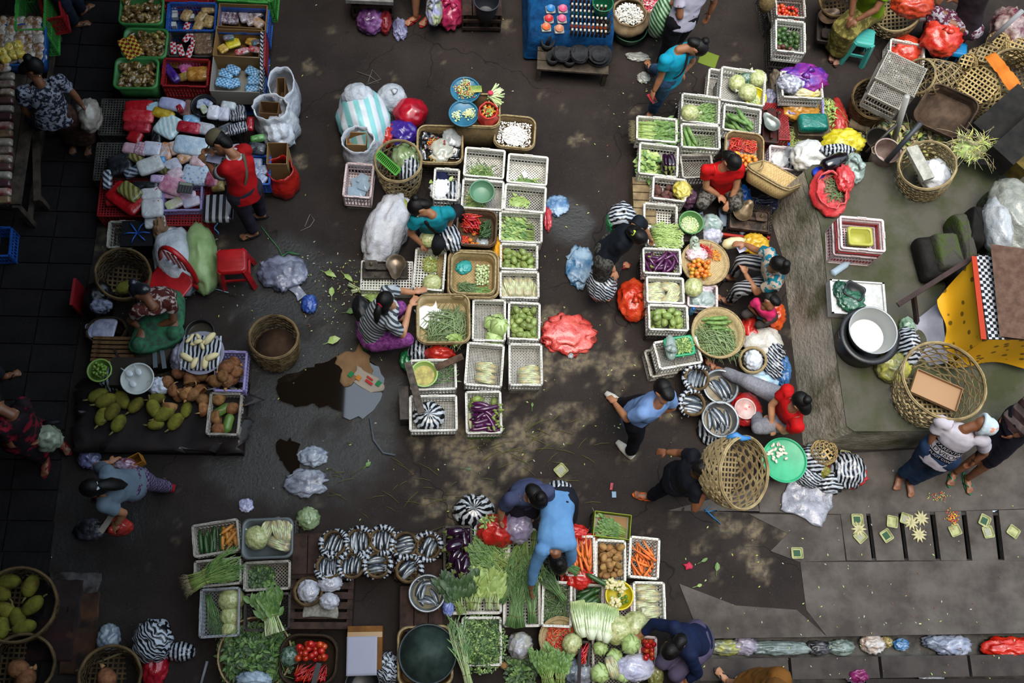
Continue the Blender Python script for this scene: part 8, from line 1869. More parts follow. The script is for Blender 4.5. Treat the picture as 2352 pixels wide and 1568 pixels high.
def mortar(lab,x,y,z,r_,h_=.1,pestle=True):
 t=thing('stone_mortar',lab,'mortar',P(x,y,z));ob('cup',MB().lathe([(0,0),(r_*.75,0),(r_,h_),(r_*.82,h_),(r_*.5,h_*.3),(0,h_*.25)],20).mesh('cup',STN),t)
 if pestle:ob('pestle',MB().tube([(0,0,h_*.3),(.02,.03,h_*1.1),(.035,.06,h_*1.9)],[r_*.3,r_*.22,r_*.26],8).mesh('pestle',STN),t)
for i,(x,y)in enumerate(((1376,42),(1376,58),(1376,72),(1394,58),(1394,74))):mortar('small stone mortar, %s at the corner of the blue cloth'%('pale topmost','second','third','outer upper','outer lower')[i],x,y,.51,.045,.06)
t_=thing('low_bench','low wooden bench carrying stacked stone mortars','bench',P(1316,135,.25),-.04);BW=M('4f463c',.85,'39322a',9,bump=.3)
for i in range(3):ob('plank',MB().box((0,-.13+.13*i,0),(.86,.12,.03)).mesh('plank',BW),t_)
for a in(-1,1):
 for b_ in(-1,1):ob('leg',MB().box((a*.4,b_*.16,-.13),(.05,.05,.24)).mesh('leg',BW),t_)
for l,x,y,rr_ in(('left',1290,128,(.1,.1,.11,.09)),('middle',1330,128,(.12,.13,.12,.1)),('outer',1374,130,(.17,.13,.13,.08))):
 for i,r_ in enumerate(rr_):t_=thing('grinding_stone','round grinding stone, %s in the %s stack on the bench'%(('lowest','second','third','topmost')[i],{'left':'first','middle':'tallest','outer':'outer'}[l]),'grinding stone',P(x,y,.27+.05*i));ob('stone',MB().lathe([(0,0),(r_*.8,0),(r_,.045),(r_*.9,.045),(r_*.7,.03),(0,.026)],22).mesh('stone',STN),t_);ob('paper_wrap',MB().lathe([(r_*.83,.004),(r_*.93,.02),(r_*.9,.03)],22).mesh('paper_wrap',M('a4a4a8',.8)),t_)
for l,x,y in(('beside the blue cloth',1256,108),('at the front of the bench',1268,142),('between the two front stacks',1306,146)):mortar('stone mortar with pestle '+l,x,y,.27,.085,.12)
for i,(x,y,c1,c2,m2)in enumerate(((1447,26,'8a755a','d0cec4','white garlic'),(1512,4,'8a755a','c84a5c','pink petals'))):
 open_bag('brown sack filled with '+m2,(x,y),.2,.2,.22,M(c1,.85,'6f5c44',9),seed=30+i,name='brown_sack',cat='sack',ruff=.05);bowl('dark green basin under the sack of '+m2,(x,y+36),40,.2,.19,M('123c24',.5),name='basin',cat='basin')
 h2=herb_heap('heap of %s filling the brown sack'%m2,Ctx(P(x,y,.4)[:2],.34,.3,0,.33),.09,420,.025,.022,['white','white'],'produce_heap',80+i,m2.split()[1]);h2.data.materials[0]=M(c2,.7);h2.data.materials[1]=M(c2,.8,'e0dcd4',20)
bowl('green bucket at the back of the blue cloth',(1385,6),24,.72,.2,M('0f5a3c',.4),name='bucket',cat='bucket')
one('green_paper',sheet(.23,.2,.004,9),M('5f6e24',.8),'olive green square sheet lying on the lane','sheet',P(1627,136,.005),-.35)
person('woman in a white floral blouse carrying a green striped bag',dict(hd=(1612,-78,1.5),fc=(1590,-40,1.36),sL=(1630,-30,1.28),sR=(1560,-22,1.28),eL=(1640,5,1.05),wL=(1630,30,.9),eR=(1562,38,1.05),wR=(1545,12,.98),hL=(1582,38,.88),hR=(1552,50,.88),kL=(1555,90,.48),aL=(1538,135,.1),kR=(1535,105,.48),aR=(1518,148,.1)),M('a8a4b4',.8,'8a3038',7,.62,.66),M('0e0e12',.8),'bun',SKIN_D,1.02,'sandal',seed=32,sleeve=.6,hem=.2)
one('shopping_bag',blob((.13,.2,.3),.08,1.2,8,4),M('1c5a20',.5,'9ab09a',pat=('bands',9,.3,'DIAGONAL')),'green and white striped shopping bag','bag',P(1512,62,.5),-.4)
G=person('woman in a turquoise top and jeans walking with a phone',dict(hd=(1600,110,1.46),fc=(1578,150,1.26),sL=(1585,108,1.28),sR=(1528,138,1.26),eL=(1590,140,1.05),wL=(1570,165,.95),eR=(1518,176,1.02),wR=(1503,208,.85),hL=(1552,160,.88),hR=(1528,182,.88),kL=(1520,165,.5),aL=(1500,157,.2),kR=(1516,218,.5),aR=(1499,252,.1),tL=(1478,152,0),tR=(1490,268,0)),M('0a8aa4',.75,'087a94',5),M('35506e',.8,'26405c',8),'bun',SKIN,1,'sandal',seed=33,sleeve=.5,hem=.2,pants_len=.95)
strap(G,M('1a1416',.6),'sL','hR',.04);one('phone',MB().box((0,0,0),(.07,.13,.012)),M('a01420',.3,'120c0e',6),'red and black phone in the walker\'s hand','phone',P(1498,226,.75),.5)
for nm,p,kd,n,l,r_ in(('dark rimmed crate of red tomatoes at the far end',((1782,-10),(1851,-10),(1780,40)),'tomato',50,'small red tomato in the far crate',.026),('white crate of dark avocados and snake fruit',((1784,44),(1853,48),(1778,118)),'avo',26,'dark green avocado in the far crate',.032)):
 k_=crate(nm,*p,.5,.22,'w' if kd=='avo' else 'k');heap(kd,k_.sub(-1,1,-.3 if kd=='avo' else-1,1),n,l,kd if kd=='tomato' else 'avocado',l+'s',r_)
 if kd=='avo':heap('salak',k_.sub(-1,.4,-1,-.2),12,'brown snake fruit below the avocados','fruit','snake fruit below the avocados',.03)
crate_at('dark violet crate beside the far tomatoes',P(1765,45),.24,.5,.3,.1,0,'d','grid');one('straw_broom',MB().lathe([(0,.0),(.07,0),(.1,.1),(.05,.3),(0,.3)],12),M('7d6a48',.9,'5c4c30',40),'straw bundle hanging by the far tomatoes','straw',P(1755,20,.5))
scale('brown spouted scale beside the avocado crate',P(1895,60,.25),1.45,M('5f4a36',.45,'46362a',8,metal=.4),.2,(.15,.05),-.9,.46,.2,'2c2220',(-.14,0))
AQ,BLU=M('3f9a90',.4),M('0a6a9c',.4);stool('turquoise plastic stool beside the green dressed seller',(1968,62),(2012,68),(1962,98),.42,AQ);stool('bright blue plastic stool under the dark clothed seller',(2180,95),(2222,98),(2178,122),.36,BLU)
person('seller in a lime green top and olive batik skirt',dict(hd=(2022,-80,1.4),fc=(1990,-60,1.2),sL=(2040,-28,1.15),sR=(1985,-38,1.15),eL=(2012,22,.95),wL=(1968,46,.8),eR=(1960,0,.95),wR=(1955,35,.8),hL=(2012,30,.6),hR=(1980,20,.6),kL=(1950,70,.55),aL=(1925,118,.1),kR=(1935,60,.55),aR=(1915,108,.1),tL=(1918,140,0),tR=(1908,130,0)),M('6a8a0c',.75,'5c7a0a',5),None,'bun',SKIN_D,1,'sandal',seed=34,hem=.1,skirt=(M('5c5228',.8,'8a8040',14,.5,.56),.95),sandal='3a241c')
person('seller in dark maroon seated on the blue stool',dict(hd=(2270,-70,1.2),fc=(2230,-60,1.0),sL=(2265,-20,1.0),sR=(2225,-50,1.0),eL=(2225,10,.8),wL=(2190,0,.7),eR=(2190,-30,.8),wR=(2170,-10,.7),hL=(2235,70,.5),hR=(2205,50,.5),kL=(2165,50,.55),aL=(2150,90,.1),kR=(2150,30,.55),aR=(2140,70,.1)),M('1c1418',.85,'241a20',6),None,'bun',SKIN_D,1.02,'sandal',seed=35,sleeve=1.6,hem=.2,skirt=(M('4a1a2c',.8,'9a949c',16,.5,.55),.9))
k_=crate('white crate with a red bag by the seated far seller',(2040,80),(2118,108),(2048,148),.3,.24,'w','grid',None)
bags('''bright red bag filling the tilted white crate|2085,112,66,48,b02814,d04a30,.1,.16;big red bag on an orange basket|2165,82,76,66,b01c10,d04a34,.3,.28,1,1;red bag of vegetables at the far seller|2098,10,80,40,a83014,c04a2c,.55,.2,.9;white cloth beside the far seller|2125,30,90,26,a8a8a8,bcbcbc,.4,.1;pale printed sack at the far corner|2318,60,60,70,5a2030,a89890,.3,.3''')
k_=crate_at('orange slotted basket below the big red bag',P(2165,105),.3,.24,.26,.3,0,'r','grid')
HB='''pale bamboo basket lying on its side near the orange cloth|2262,215,.2,2246,196,.55,.31,.22,l;bamboo basket behind the lime dressed seller|2060,15,.5,2050,40,.1,.3,.28,b;dark bamboo basket cut by the far edge|1925,-5,.5,1930,20,.1,.22,.2,d;hexagon woven basket at the far corner|2325,160,.7,2318,205,.2,.27,.25,b;long open basket leaning behind the tilted crate|2110,175,.55,2175,190,.15,.2,.24,b
small round basket in the corner heap|2294,104,.35,2288,94,.55,.14,.1,l;small basket behind the small round one|2270,132,.3,2266,122,.5,.15,.11,b;little dome basket near the pipe|2224,150,.25,2221,141,.45,.12,.08,l;golden basket at the picture corner|2340,122,.3,2335,112,.5,.16,.12,l;basket of dark strips under the grey crates|2010,225,.45,1985,262,.02,.26,.2,d;grey basket in the corner heap|2244,138,.2,2240,128,.4,.12,.09,b'''
for i,q in enumerate(HB.replace('\n',';').split(';')):
 l,v=q.split('|');v=v.split(',');f_=[float(x)for x in v[:8]];hex_basket(l,P(*f_[:3]),f_[6],P(*f_[3:6]),f_[7],18 if f_[6]>.2 else 14,{'l':BAMBOO_L,'b':BAMBOO,'d':BAMBOO_D}[v[8]],.024 if f_[6]>.2 else.014,6,seed=60+i,twist=1.5,dense=v[8]=='d')
for i,(x,y,z,a)in enumerate(((2050,195,.55,.62),(2022,235,.5,.62))):crate_at(('pale mesh crate tipped upside down over the basket','second pale mesh crate wedged below the tipped one')[i],P(x,y,z),.5-.1*i,.44-.1*i,.24,-.5,z,'k','mesh',True)
c=P(2168,266,.4);t_=thing('woven_basket','big worn square woven basket tilted among the bamboo','basket',c,-.4);t_.rotation_euler=(.3,-.2,-.62);_tray(t_,.62,.54,.16,.13,.88,M('564537',.85,'3d3027',6,bump=.5,bs=40),c,0,0)
for l,a,b,r_,c_ in(('white plastic pipe standing among the baskets',(2050,330,.3),(2083,222,1.2),.035,'9a9894'),('dark plastic pipe crossing the rusty rod',(2035,372,1.1),(2115,282,1.5),.03,'25282c'),('dark rod beside the dark pipe',(1990,350,.7),(2060,285,1.0),.018,'2a2522'),('grey pipe at the far corner',(2272,95,.6),(2348,25,1.1),.03,'8a8a8c')):one('pipe',MB().tube([P(*a),P(*b)],r_,12).tube([P(*b),P(*b)+(P(*b)-P(*a)).normalized()*.004],[r_*.8,r_*.7],12),M(c_,.5),l,'pipe')
one('orange_cloth',sheet(.18,.5,.03,8),M('a85a14',.7,'b86c24',5),'orange cloth strip over the corner baskets','cloth',P(2300,165,.72),.5)
one('log',MB().tube([P(1950,282,.1),P(1995,296,.1)],.06,12),M('7a6a52',.85,'5a4c3a',9),'short cut log beside the red net sack','log');bowl('small dark pot behind the white pipe',(2020,320),30,.5,.3,M('2c2824',.7),name='pot',cat='pot')
bowl('clear bucket with a handle behind the platform',(2040,345),30,.9,.3,M('7a6258',.3,'a08c84',6),name='bucket',cat='bucket',handles=True)
t_=hex_basket('empty bamboo basket on the platform with a foam block',P(2130,378,HP+.42),.29,P(2118,420,HP+.01),.24,18,BAMBOO,.014,6,seed=80,dense=True)
one('foam_block',MB().box((0,0,0),(.14,.42,.05)),M('a8a69c',.7,'8c8a80',18),'grey foam block leaning in the platform basket','foam',P(2112,375,HP+.35),.35);bag('white bag at the bottom of the platform basket',(2150,400),60,60,BG('c4c4c8','d8d8da'),HP+.1,.2,81,False,.2,1.8)
DSL=M('151312',.8,'24211e',4,bump=.4)
for i,(p1,p2,w_)in enumerate((((2250,320,.9),(2352,230,.9),.36),((2290,370,1.15),(2400,270,1.15),.3),((2330,395,1.12),(2440,290,1.12),.2))):one('stone_block',MB().beam(P(*p1),P(*p2),w_,.25),DSL if i<2 else M('5a4a1c',.8,'2c2a1a',8),'dark stone beam behind the platform, %s'%('farthest','middle','moss yellow nearest')[i],'beam')
herb_heap('dry palm sprays behind the platform edge',Ctx(P(2230,345,1.0)[:2],.5,.3,0,1.0),.15,140,.13,.012,['pale','yellow','root'],'palm_sprays',82,stems=40);herb_heap('heap of torn leaves behind the platform',Ctx(P(2120,320,.3)[:2],1.6,.7,0,.0),.3,700,.1,.05,['root','dark','yellow','root'],'leaf_litter',83,stems=60)
# ---------------------------------------------------------------- on the platform, the shrine, the drain and the litter
for i,(dz,c_,e)in enumerate(((.0,'o',0),(.06,'r',.0),(.1,'o',0),(.14,'o',0))):crate_at('nested pale crate on the platform, %s'%('lowest','second with the red rim','third','topmost')[i],P(1970+i*2,545-i,HP+.3),.46,.36,.22,-.06,HP+dz,c_,'grid')
k_=tub('yellow tray inside the topmost nested crate',(1947,520),(2003,522),(1950,562),HP+.36,.1,M('9c9a3c',.5),.03);bottle('water bottle lying on the platform edge',(1912,628,HP+.04),(1956,598,HP+.04),CLR,r_=.04)
c,w_,d_,rz_=frame3((1905,642),(2030,650),(1910,720),HP+.12);t_=thing('foam_tray','white foam lid with green cloths on the platform','foam lid',(c.x,c.y,HP),rz_);FM=M('bcbcba',.7,'aaaaa8',20,bump=.1)
ob('foam_panel',MB().box((0,0,.06),(w_,d_,.1)).mesh('foam_panel',FM),t_)
for a in(-1,1):ob('edge',MB().box((a*w_*.48,0,.12),(w_*.04,d_,.03)).mesh('edge',FM),t_);ob('edge',MB().box((0,a*d_*.48,.12),(w_,d_*.04,.03)).mesh('edge',FM),t_)
bags('''green cloth crumpled on the foam lid|1957,692,44,38,1c4a34,2a5c44,.86,.06;dark green cloth behind the green one|1932,668,24,34,163a2c,1c4a38,.86,.05;clear bag of yellow offerings by the big basket|2052,842,66,56,8a8a5c,b4b040,.75,.2,.85;green tinted bag beside the cooker|2085,752,30,40,5a7a5c,9ab0a0,.75,.12,.9;yellow fruit scrap beside the foam lid|1942,742,10,8,a89014,c0a83c,.75,.04''')
one('black_tray',MB().loft([rrect(.2,.16,.04,0),rrect(.22,.18,.04,.06),rrect(.19,.15,.04,.06),rrect(.17,.13,.04,.01)],cap0=True,cap1=True),M('141618',.5),'black plastic tray lying on the green cloth','tray',P(1958,672,HP+.13),-.5)
bag('striped bag behind the big rice cooker',(2086,795),44,80,STRY,HP,.28,84,False,.16,1.6,'striped_bag')
CK=M('17181b',.4);bowl('big black rice cooker body on the platform',(1998,770),64,HP+.3,.29,CK,name='rice_cooker',cat='cooker',lip=.05,taper=.9,handles=True);bowl('pale inner pot standing in the rice cooker',(2006,758),55,HP+.4,.2,M('9a9c9c',.3,metal=.4),name='cooking_pot',cat='pot',fill=(.12,M('b8b8b0',.4,'c8c4b8',6)))
hex_basket('big open bamboo basket at the platform edge',P(2170,872,HP+.5),.42,P(2120,915,HP+.02),.33,16,BAMBOO,.016,6,seed=85,twist=1.6);carton('flat cardboard inside the big open basket',(2110,850),(2215,890),(2090,900),HP+.2,.05,'9a7a5c','9a7a5c')
# shrine
BRN=M('33211f',.6,'251614',8);YM=M('6f5418',.6,'cf9818',pat=('spots',9,.22));ZS=1.5
one('shrine_rail',MB().beam(P(2062,700,1.15),P(2240,588,1.42),.05,.05).beam(P(2240,588,1.42),P(2262,610,1.42),.06,.06).beam(P(2098,678,1.2),P(2106,740,HP+.02),.05,.04).beam(P(2230,594,1.4),P(2236,640,HP),.05,.04),BRN,'brown metal rail beside the yellow draped shrine','rail')
a,b,c_,d_=P(2240,590,ZS),P(2352+60,570,ZS),P(2262,780,ZS),P(2440,780,ZS)
t_=thing('shrine','small shrine draped in gold cloth with a woven mat on top','shrine',(0,0,0))
ob('table_top',MB().add([(p.x,p.y,z)for z in(ZS-.08,ZS)for p in(c_,d_,b,a)],[(3,2,1,0),(4,5,6,7),(0,1,5,4),(1,2,6,5),(2,3,7,6),(3,0,4,7)],0,False).mesh('table_top',BRN),t_)
for p in(a,c_,b,d_):ob('leg',MB().box((p.x+.08,p.y+(.06 if p in(c_,d_)else-.06),(ZS+HP)/2-.05),(.06,.06,ZS-HP)).mesh('leg',BRN),t_)
def drape(p0,p1,q0,q1,m,nm,amp=.04,n=26,k=9,fold=9):
 rings=[]
 for i in range(k+1):
  f=i/k;row=[]
  for j in range(n+1):
   g=j/n;p=p0.lerp(p1,g).lerp(q0.lerp(q1,g),f);row.append(p+V((0,0,-.12*math.sin(math.pi*f)))+(q0-p0).cross(p1-p0).normalized()*amp*f*math.sin(g*fold+f))
  rings.append(row)
 return ob(nm,MB().loft(rings,close=False).mesh(nm,m),t_)
drape(a,c_,P(2158,690,1.05),P(2180,835,HP+.15),YM,'gold_cloth');drape(c_,d_,P(2180,835,HP+.15),P(2440,845,HP+.15),YM,'gold_cloth');drape(P(2160,690,1.0),P(2178,832,.95),P(2095,745,HP+.02),P(2110,830,HP+.02),M('8c8c98',.8,'9c9ca8',5),'white_cloth',.05)
ob('red_hem',MB().beam(a+V((-.02,0,.012)),c_+V((-.02,0,.012)),.055,.012).mesh('red_hem',M('9a3018',.7)),t_);ob('checked_cloth',MB().beam(a.lerp(b,.1)+V((0,0,.01)),c_.lerp(d_,.14)+V((0,0,.01)),.16,.012).mesh('checked_cloth',M('16181c',.8,'a8a8ac',pat=('checker',30))),t_)
ob('woven_mat',MB().add([(p.x,p.y,p.z)for p in(P(2275,560,1.6),P(2420,580,1.6),P(2440,790,1.56),P(2296,772,1.56),P(2275,560,1.59),P(2420,580,1.59),P(2440,790,1.55),P(2296,772,1.55))],[(3,2,1,0),(0,1,5,4),(1,2,6,5),(2,3,7,6),(3,0,4,7)],0,False).mesh('woven_mat',M('5a4438',.8,'483429',14,bump=.5,bs=60)),t_)
MST=M('3f3c36',.85,'3a4a14',3,.45,.6,bump=.5,bs=18)
for i,(x,y,w_,d_,h_,r_)in enumerate(((2130,605,.34,.5,.34,.12),(2150,600,.28,.44,.5,.1),(2188,570,.14,.6,.5,.1),(2215,545,.2,.46,.55,-.25),(2245,560,.18,.3,.3,.5),(2262,500,.12,.4,.6,.2),(2180,620,.2,.5,.42,.1))):one('stone_block',pillow(w_,d_,h_*.65,i,.3,.22),MST if i%3 else DSL,'mossy stone block of the shrine steps, %s'%('outermost low one','second and broader','narrow dark upright','black angled one','small tilted one','dark slab by the grey tarp','mossy one under the rail')[i],'stone',P(x,y,HP),r_)
for i,(x,y,w_,h_)in enumerate(((2330,490,90,140),(2290,520,50,110),(2275,585,30,30))):bag(('big grey tarp bundle beside the shrine','paler folded tarp next to the bundle','white cloth scrap between the stones')[i],(x,y),w_,h_,BG(('8a8a80','a0a2a4','94948c')[i],('6c6e66','8c9094','78786e')[i]),1.0 if i<2 else HP,.3 if i<2 else.14,86+i,False,.18,1.5)
# men by the platform
WT_=M('a8a2aa',.8,'98929c',5)
G=person('man in a white lettered shirt with a towel on his head',dict(hd=(2262,976,1.46),fc=(2225,1030,1.2),sL=(2258,1012,1.24),sR=(2160,968,1.24),eL=(2262,1040,1.0),wL=(2240,1058,.86),eR=(2142,1005,1.02),wR=(2136,1034,.86),hL=(2180,1052,.86),hR=(2138,1026,.86),kL=(2138,1078,.48),aL=(2092,1104,.1),kR=(2108,1062,.48),aR=(2070,1090,.1),tL=(2088,1130,0),tR=(2058,1112,0)),WT_,M('1f3350',.8,'182842',8),'none',SKIN_D,1,None,.6,seed=41,sleeve=.55,hem=.3)
sh_=[c for c in G['root'].children if c.name.startswith('shirt')][0].data;dn=-(G['spine'].normalized());sd_=(G['sL']-G['sR']).normalized();fwd=G['fw'];o0=G['ch']+dn*.2
for i,(tx,sz,dy)in enumerate((('PARENTAL',.06,0),('ADVISORY',.08,.075),('EXPLICIT CONTENT',.042,.145))):
 o_=o0+dn*dy
 if i!=1:wrap(patch(.36 if i==0 else.34,.062,14,3),sh_,o_,sd_ if sd_.cross(-dn).dot(fwd)>0 else-sd_,-dn,M('0c0c10',.8),G['root'],'print_band',.004)
 wrap(text_mesh(tx,sz),sh_,o_,sd_ if sd_.cross(-dn).dot(fwd)>0 else-sd_,-dn,M('0c0c10' if i==1 else 'b0acb4',.8),G['root'],'lettering',.007)
tw=MB()
for k in range(5):tw.tube([G['hd']+G['hu']*(-.03+.026*k)+(G['fcv']*math.cos(a)*.1+G['hs']*math.sin(a)*.088)*(1-.15*k)for a in[i*math.pi/8+k for i in range(17)]],.026,7,cap=False)
ob('head_towel',voxel(tw.ell(G['hd']+G['hu']*.04,(.095,.095,.085),12,8),'head_towel',M('a8b4bc',.85,'b87a60',9,.6,.66),.009,3),G['root'])
person('man in brown striped clothes and green sandals behind him',dict(hd=(2430,890,1.75),fc=(2400,930,1.5),sL=(2400,960,1.5),sR=(2390,900,1.5),eL=(2360,990,1.3),wL=(2330,1000,1.15),eR=(2350,930,1.3),wR=(2320,950,1.15),hL=(2345,985,1.15),hR=(2335,955,1.15),kL=(2285,1052,.62),aL=(2226,1096,.1),kR=(2268,1035,.62),aR=(2198,1082,.1),tL=(2222,1122,0),tR=(2182,1104,0)),M('3c2a2a',.8,'6a5c5a',pat=('bands',3,.3,'DIAGONAL')),M('15151f',.8),'short',SKIN_D,1,'sandal',seed=42,sleeve=1.5,hem=.1,pants_len=.25,sandal='1c5a3c')
# palm leaf offerings on the drain slabs and the lane
OF=[M('a5a578',.7,'84885a',9),M('2c4a36',.6),M('8f8f80',.8)]
for i,(x,y,l)in enumerate(((1968,1193,'first slab far end'),(1975,1232,'first slab near end'),(2048,1198,'second slab far end'),(2035,1230,'second slab near end'),(2080,1192,'third slab by the far edge'),(2192,1218,'fourth slab'),(2260,1196,'fifth slab far end'),(2268,1222,'fifth slab near end'),(2326,1221,'last slab'),(1830,1270,'cracked pavement'),(1288,1080,'lane above the kneeling shoppers'),(1940,1048,'ground behind the striped bags'))):
 t_=thing('offering_tray','small palm leaf offering tray on the '+l,'offering',P(x,y,.016),i*.7);t_.scale=(.85,.85,1);ob('leaf_tray',MB().loft([rrect(.13,.12,.02,0),rrect(.15,.14,.02,.02),rrect(.135,.125,.02,.02),rrect(.115,.105,.02,.004)],cap0=True,cap1=True,smooth=False).mesh('leaf_tray',OF[0]),t_);ob('leaf_square',MB().box((0,0,.007),(.085,.075,.004)).mesh('leaf_square',OF[(1,2,0)[i%3]]),t_)
FLW=MB()
for k in range(10):a=k*.628;FLW.tube([(0,0,.008),(.04*math.cos(a),.04*math.sin(a),.012),(.085*math.cos(a),.085*math.sin(a),.008)],[.004,.016,.005],5,flat=.3)
fm_=FLW.mesh('palm_rosette',M('b4ac84',.7))
for x,y,l in((1972,1215,'first slab'),(2115,1190,'third slab far end'),(2110,1228,'third slab near end'),(2092,1200,'gap side of the third slab')):one('palm_rosette',fm_,None,'woven palm leaf rosette on the '+l,'offering',P(x,y,.016))
petals('orange petals scattered on the fourth slab',Ctx(P(2185,1190)[:2],.16,.2,0,.012),90,.002,name='petal_scatter',seed=91);petals('orange flecks on the lane by the green sandals',Ctx(P(2155,1140)[:2],.3,.12,0,.012),60,.0,[PET[0],LEAF['yellow'],LEAF['root']],'petal_scatter',seed=92)
bags('''clear bag of yellow flowers in the gutter|1668,1486,60,26,7c8278,b4b43c,-.17,.1,.85;lilac clear bag in the gutter|1710,1482,46,30,8a8294,a8a0b0,-.17,.1,.85;long clear plastic sheet bag in the gutter|1790,1488,110,24,5c6a68,8a9694,-.17,.07,.85;dark crumpled plastic in the gutter|1880,1488,40,24,1c1c20,5c5c60,-.17,.07;white and tan paper bag in the gutter|2005,1478,40,34,a49084,c4c4c4,-.17,.1;yellowish paper ball in the gutter|2036,1474,20,18,8a7c4c,a89868,-.17,.08
blue white carton scrap in the gutter|2070,1480,26,20,2c6a9c,8a9cb4,-.17,.06;clear bag pair in the gutter|2150,1474,42,26,6c7484,9aa2b4,-.17,.1,.85;pale blue bag beside the clear pair|2190,1482,60,34,8088a0,b0b4c4,-.17,.1,.85;bright red bag at the gutter end|2320,1490,90,40,a81408,c83018,-.17,.14;magenta bag below the gutter kerb|1970,1552,34,28,5a0c3c,8a2a64,-.1,.12;white scrap below the gutter kerb|2140,1556,40,12,7c8088,a0a4ac,-.1,.05
clear glass like wrapper in the gutter|1930,1486,46,26,5c6a64,8c9a94,-.17,.08,.85;orange red bag on the lane by the corn|1455,688,62,78,b82c10,d0502c,0,.2,1,1;salmon red bag flattened on the lane|1305,768,88,66,b83a34,d05a50,0,.06;blue clear bag on the lane behind the black top shopper|1332,612,46,66,3a6c94,9cb4c8,0,.06,.8;big clear crumpled bag near the red stool|650,626,78,56,5a5e74,9a9eb4,0,.08,.7;blue wrapper by the clear cup|710,698,26,30,1c3a8c,4a6ab4,0,.08
clear bag near the twin puddle|718,1047,48,32,7c8494,a8b0bc,0,.05,.85;long clear bag above the corn tray|702,1108,70,44,6a6e7c,9a9eac,0,.05,.8;pale green bag by the brown plank box|707,1190,46,44,6a7c54,94a47c,0,.12;white scrap above the grey tray|565,1160,24,22,9090b0,b4b4cc,0,.03;clear tube scrap at the picture left of the salmon bag|1310,812,14,14,8c8c90,b0b0b4,0,.03,.8''')
for l,x,y,w_,d_,r_,m in(('torn brown paper bag in the puddle',815,840,.34,.36,.4,M('7a5f42',.8,'6a5038',5)),('printed paper bag piece lying on the torn one',838,872,.17,.36,-2.2,M('8f8478',.7)),('clear cup tray near the blue wrapper',685,672,.12,.18,.7,M('8c90a0',.15,alpha=.7)),('pale blue scrap by the porter',1410,1136,.05,.06,.1,M('7c94ac',.7)),('red wrapper scrap near the porter',1404,1117,.03,.08,-.2,M('8c1c2c',.5)),('printed card scrap by the red stool',612,604,.1,.07,.4,M('8c8ca4',.5,'3a2a44',30))):one('paper_scrap',sheet(w_,d_,.015,int(x),ragged=.25),m,l,'scrap',P(x,y,.012),r_)
for l,x,y,a,L_,w_,m in(('cut cabbage leaf on the lane',752,788,.4,.2,.13,'pale'),('round green leaf with a pale stalk on the lane',762,682,1.6,.16,.09,'light'),('broad leaf beside the bag of the striped shopper',795,718,.2,.18,.1,'mid'),('wilted leaf near the clear cup',745,625,-.4,.2,.09,'light'),('second wilted leaf near the scale',790,630,-.7,.18,.08,'light'),('green leaf pair beside the pink flower',1610,1290,.5,.11,.05,'mid'),('pointed green leaf on the pavement',1645,1312,1.4,.13,.08,'mid'),('small light leaf on the pavement',1600,1346,.3,.08,.05,'light'),('dark leaf on the pale concrete',840,1072,.8,.1,.07,'mid'),('small round leaf on the pale concrete',1068,1077,0,.1,.06,'dark'),('leaf by the far puddle edge',1222,935,1.5,.07,.04,'mid')):
 b=MB();leaf(b,(0,0,.01),(1,0,.05),L_*.75,w_*.7);b.tube([(0,0,.01),(-.05,0,.012)],.004,5);one('fallen_leaf',b,LEAF[m],l,'leaf',P(x,y),a)
one('pink_flower',MB().ell((0,0,.02),(.05,.04,.02),9,6,fn=lambda v:1+.3*math.sin(5*math.atan2(v.y,v.x))),M('b03048',.6),'pink flower head dropped on the pavement','flower',P(1580,1300))
for l,pts,c_,r_ in(('blue plastic string on the pavement by the porter',((1618,1168),(1655,1203),(1622,1175),(1646,1172),(1620,1175),(1628,1162)),'2f6c9c',.007),('long grey cable on the lane',((850,960),(858,1010),(880,1040),(908,1045)),'4a5058',.012),('green string tangle near the walking shopkeeper',((600,520),(615,540),(640,570),(650,590),(630,600),(660,580),(690,585),(655,575)),'3f7a4c',.005),('grey wire tangle behind the white sacks',((820,165),(850,175),(870,190),(840,195),(875,182),(855,160),(845,190)),'5c5854',.006),('pale wire loop beside the crates',((700,520),(712,492),(722,505),(712,520),(690,530)),'7c7874',.004),('blue wire by the netted crate',((1645,200),(1660,178),(1690,168),(1655,200)),'1c4a84',.006),('grey twine under the orange kneeler',((1360,1165),(1372,1190),(1352,1215),(1345,1222)),'7c746c',.004)):one('string',MB().tube([P(x,y,.012)for x,y in pts],r_,5),M(c_,.6),l,'string')
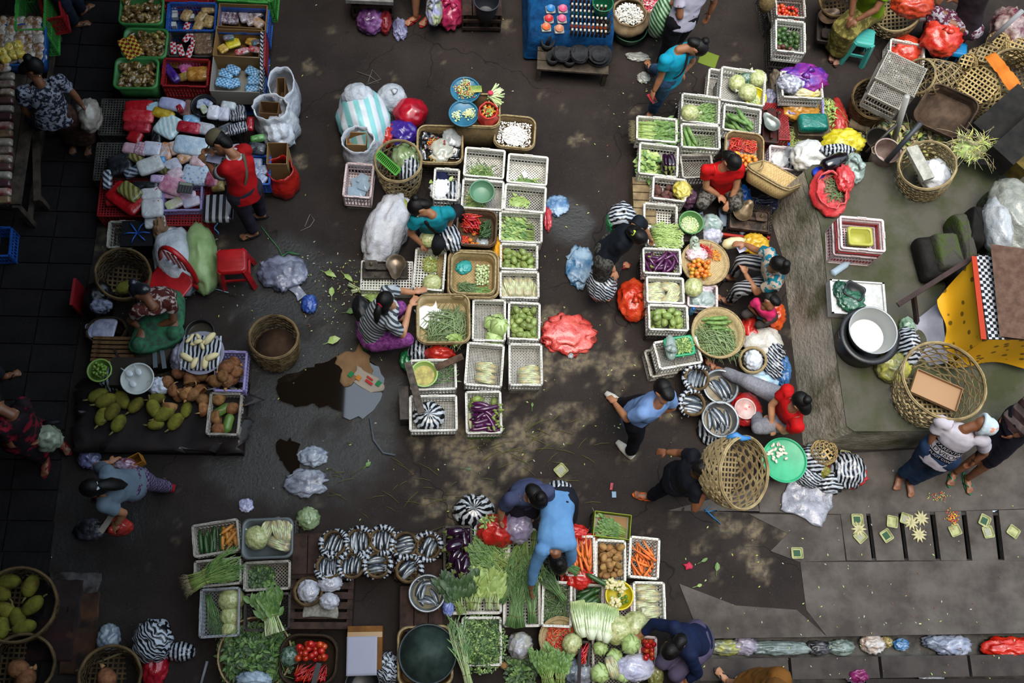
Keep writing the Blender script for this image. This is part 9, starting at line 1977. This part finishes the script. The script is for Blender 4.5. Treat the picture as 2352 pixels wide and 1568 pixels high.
# trodden grass, straw and specks: nobody could count them
rr=random.Random(5);b=MB()
for cx_,cy_,n,sx_,sy_ in((910,1140,26,90,40),(1190,1030,34,70,20),(1230,985,10,30,20),(760,1110,6,20,25),(1290,1150,5,30,30)):
 for i in range(n):
  p=P(rr.gauss(cx_,sx_),rr.gauss(cy_,sy_),.012);a=rr.uniform(-.6,.9);L_=rr.uniform(.08,.25);d=V((math.cos(a),math.sin(a),0))*L_;b.tube([p,p+d*.5+V((-d.y,d.x,0))*.06,p+d],.0035,3)
one('grass_blades',b,M('5f6134',.7),'loose grass blades trodden into the lane','grass',kind='stuff')
b=MB()
for cx_,cy_,n,s_ in((1000,700,260,520),(800,640,120,60),(790,690,60,50),(1500,1000,120,300),(600,700,60,120),(1950,1300,80,250),(2000,1490,60,180),(1550,230,60,100),(1240,480,40,50)):
 for i in range(n):
  p=P(rr.gauss(cx_,s_),rr.gauss(cy_,s_*.6),.012);q=rr.uniform(.004,.013);a=rr.uniform(0,6.28)
  leaf(b,p,(math.cos(a),math.sin(a),.1),q*2.5,q,mat=rr.randrange(4))
one('litter_specks',b,[M('a8a498',.8),LEAF['pale'],LEAF['yellow'],M('6a4a3a',.8)],'tiny scraps of leaf and paper strewn over the ground','litter',kind='stuff')
# standing water
WTR=M('17110c',.04,spec=.85)
for l,ps in(('wide dark puddle with torn brown paper in it',((640,868),(700,845),(740,830),(800,815),(835,812),(868,840),(880,880),(872,920),(840,950),(800,965),(770,940),(720,925),(690,935),(655,920),(632,895))),('small dark puddle nearer the greens',((636,1012),(665,1005),(690,1020),(690,1060),(672,1100),(655,1075),(640,1050)))):
 pp_=[P(x+R.uniform(-4,4),y+R.uniform(-4,4),.016)for x,y in ps];fine=[]
 for i,p in enumerate(pp_):
  q=pp_[(i+1)%len(pp_)];fine+=[p,p.lerp(q,.33)+V((R.uniform(-.03,.03),R.uniform(-.03,.03),0)),p.lerp(q,.66)+V((R.uniform(-.03,.03),R.uniform(-.03,.03),0))]
 n=len(fine);fine=fine[::-1]
 o_=one('puddle',MB().add(fine+[p-V((0,0,.03))for p in fine],[tuple(range(n))]+[((i+1)%n,i,n+i,n+(i+1)%n)for i in range(n)],0,False),WTR,l,'puddle',kind='structure')
pr_=[o for o in bpy.data.objects if o.get('label','').startswith('printed paper bag piece')][0]
for x,y,w_,d_,c_ in((-.05,.15,.06,.05,'1c6a3c'),(.05,-.15,.06,.05,'1c6a3c'),(.0,.06,.03,.09,'9c2c28'),(-.04,.04,.02,.08,'9c2c28'),(.03,-.06,.05,.05,'a86a28')):ob('printed_mark',MB().box((x,y,.036),(w_,d_,.003)).mesh('printed_mark',M(c_,.8)),pr_)
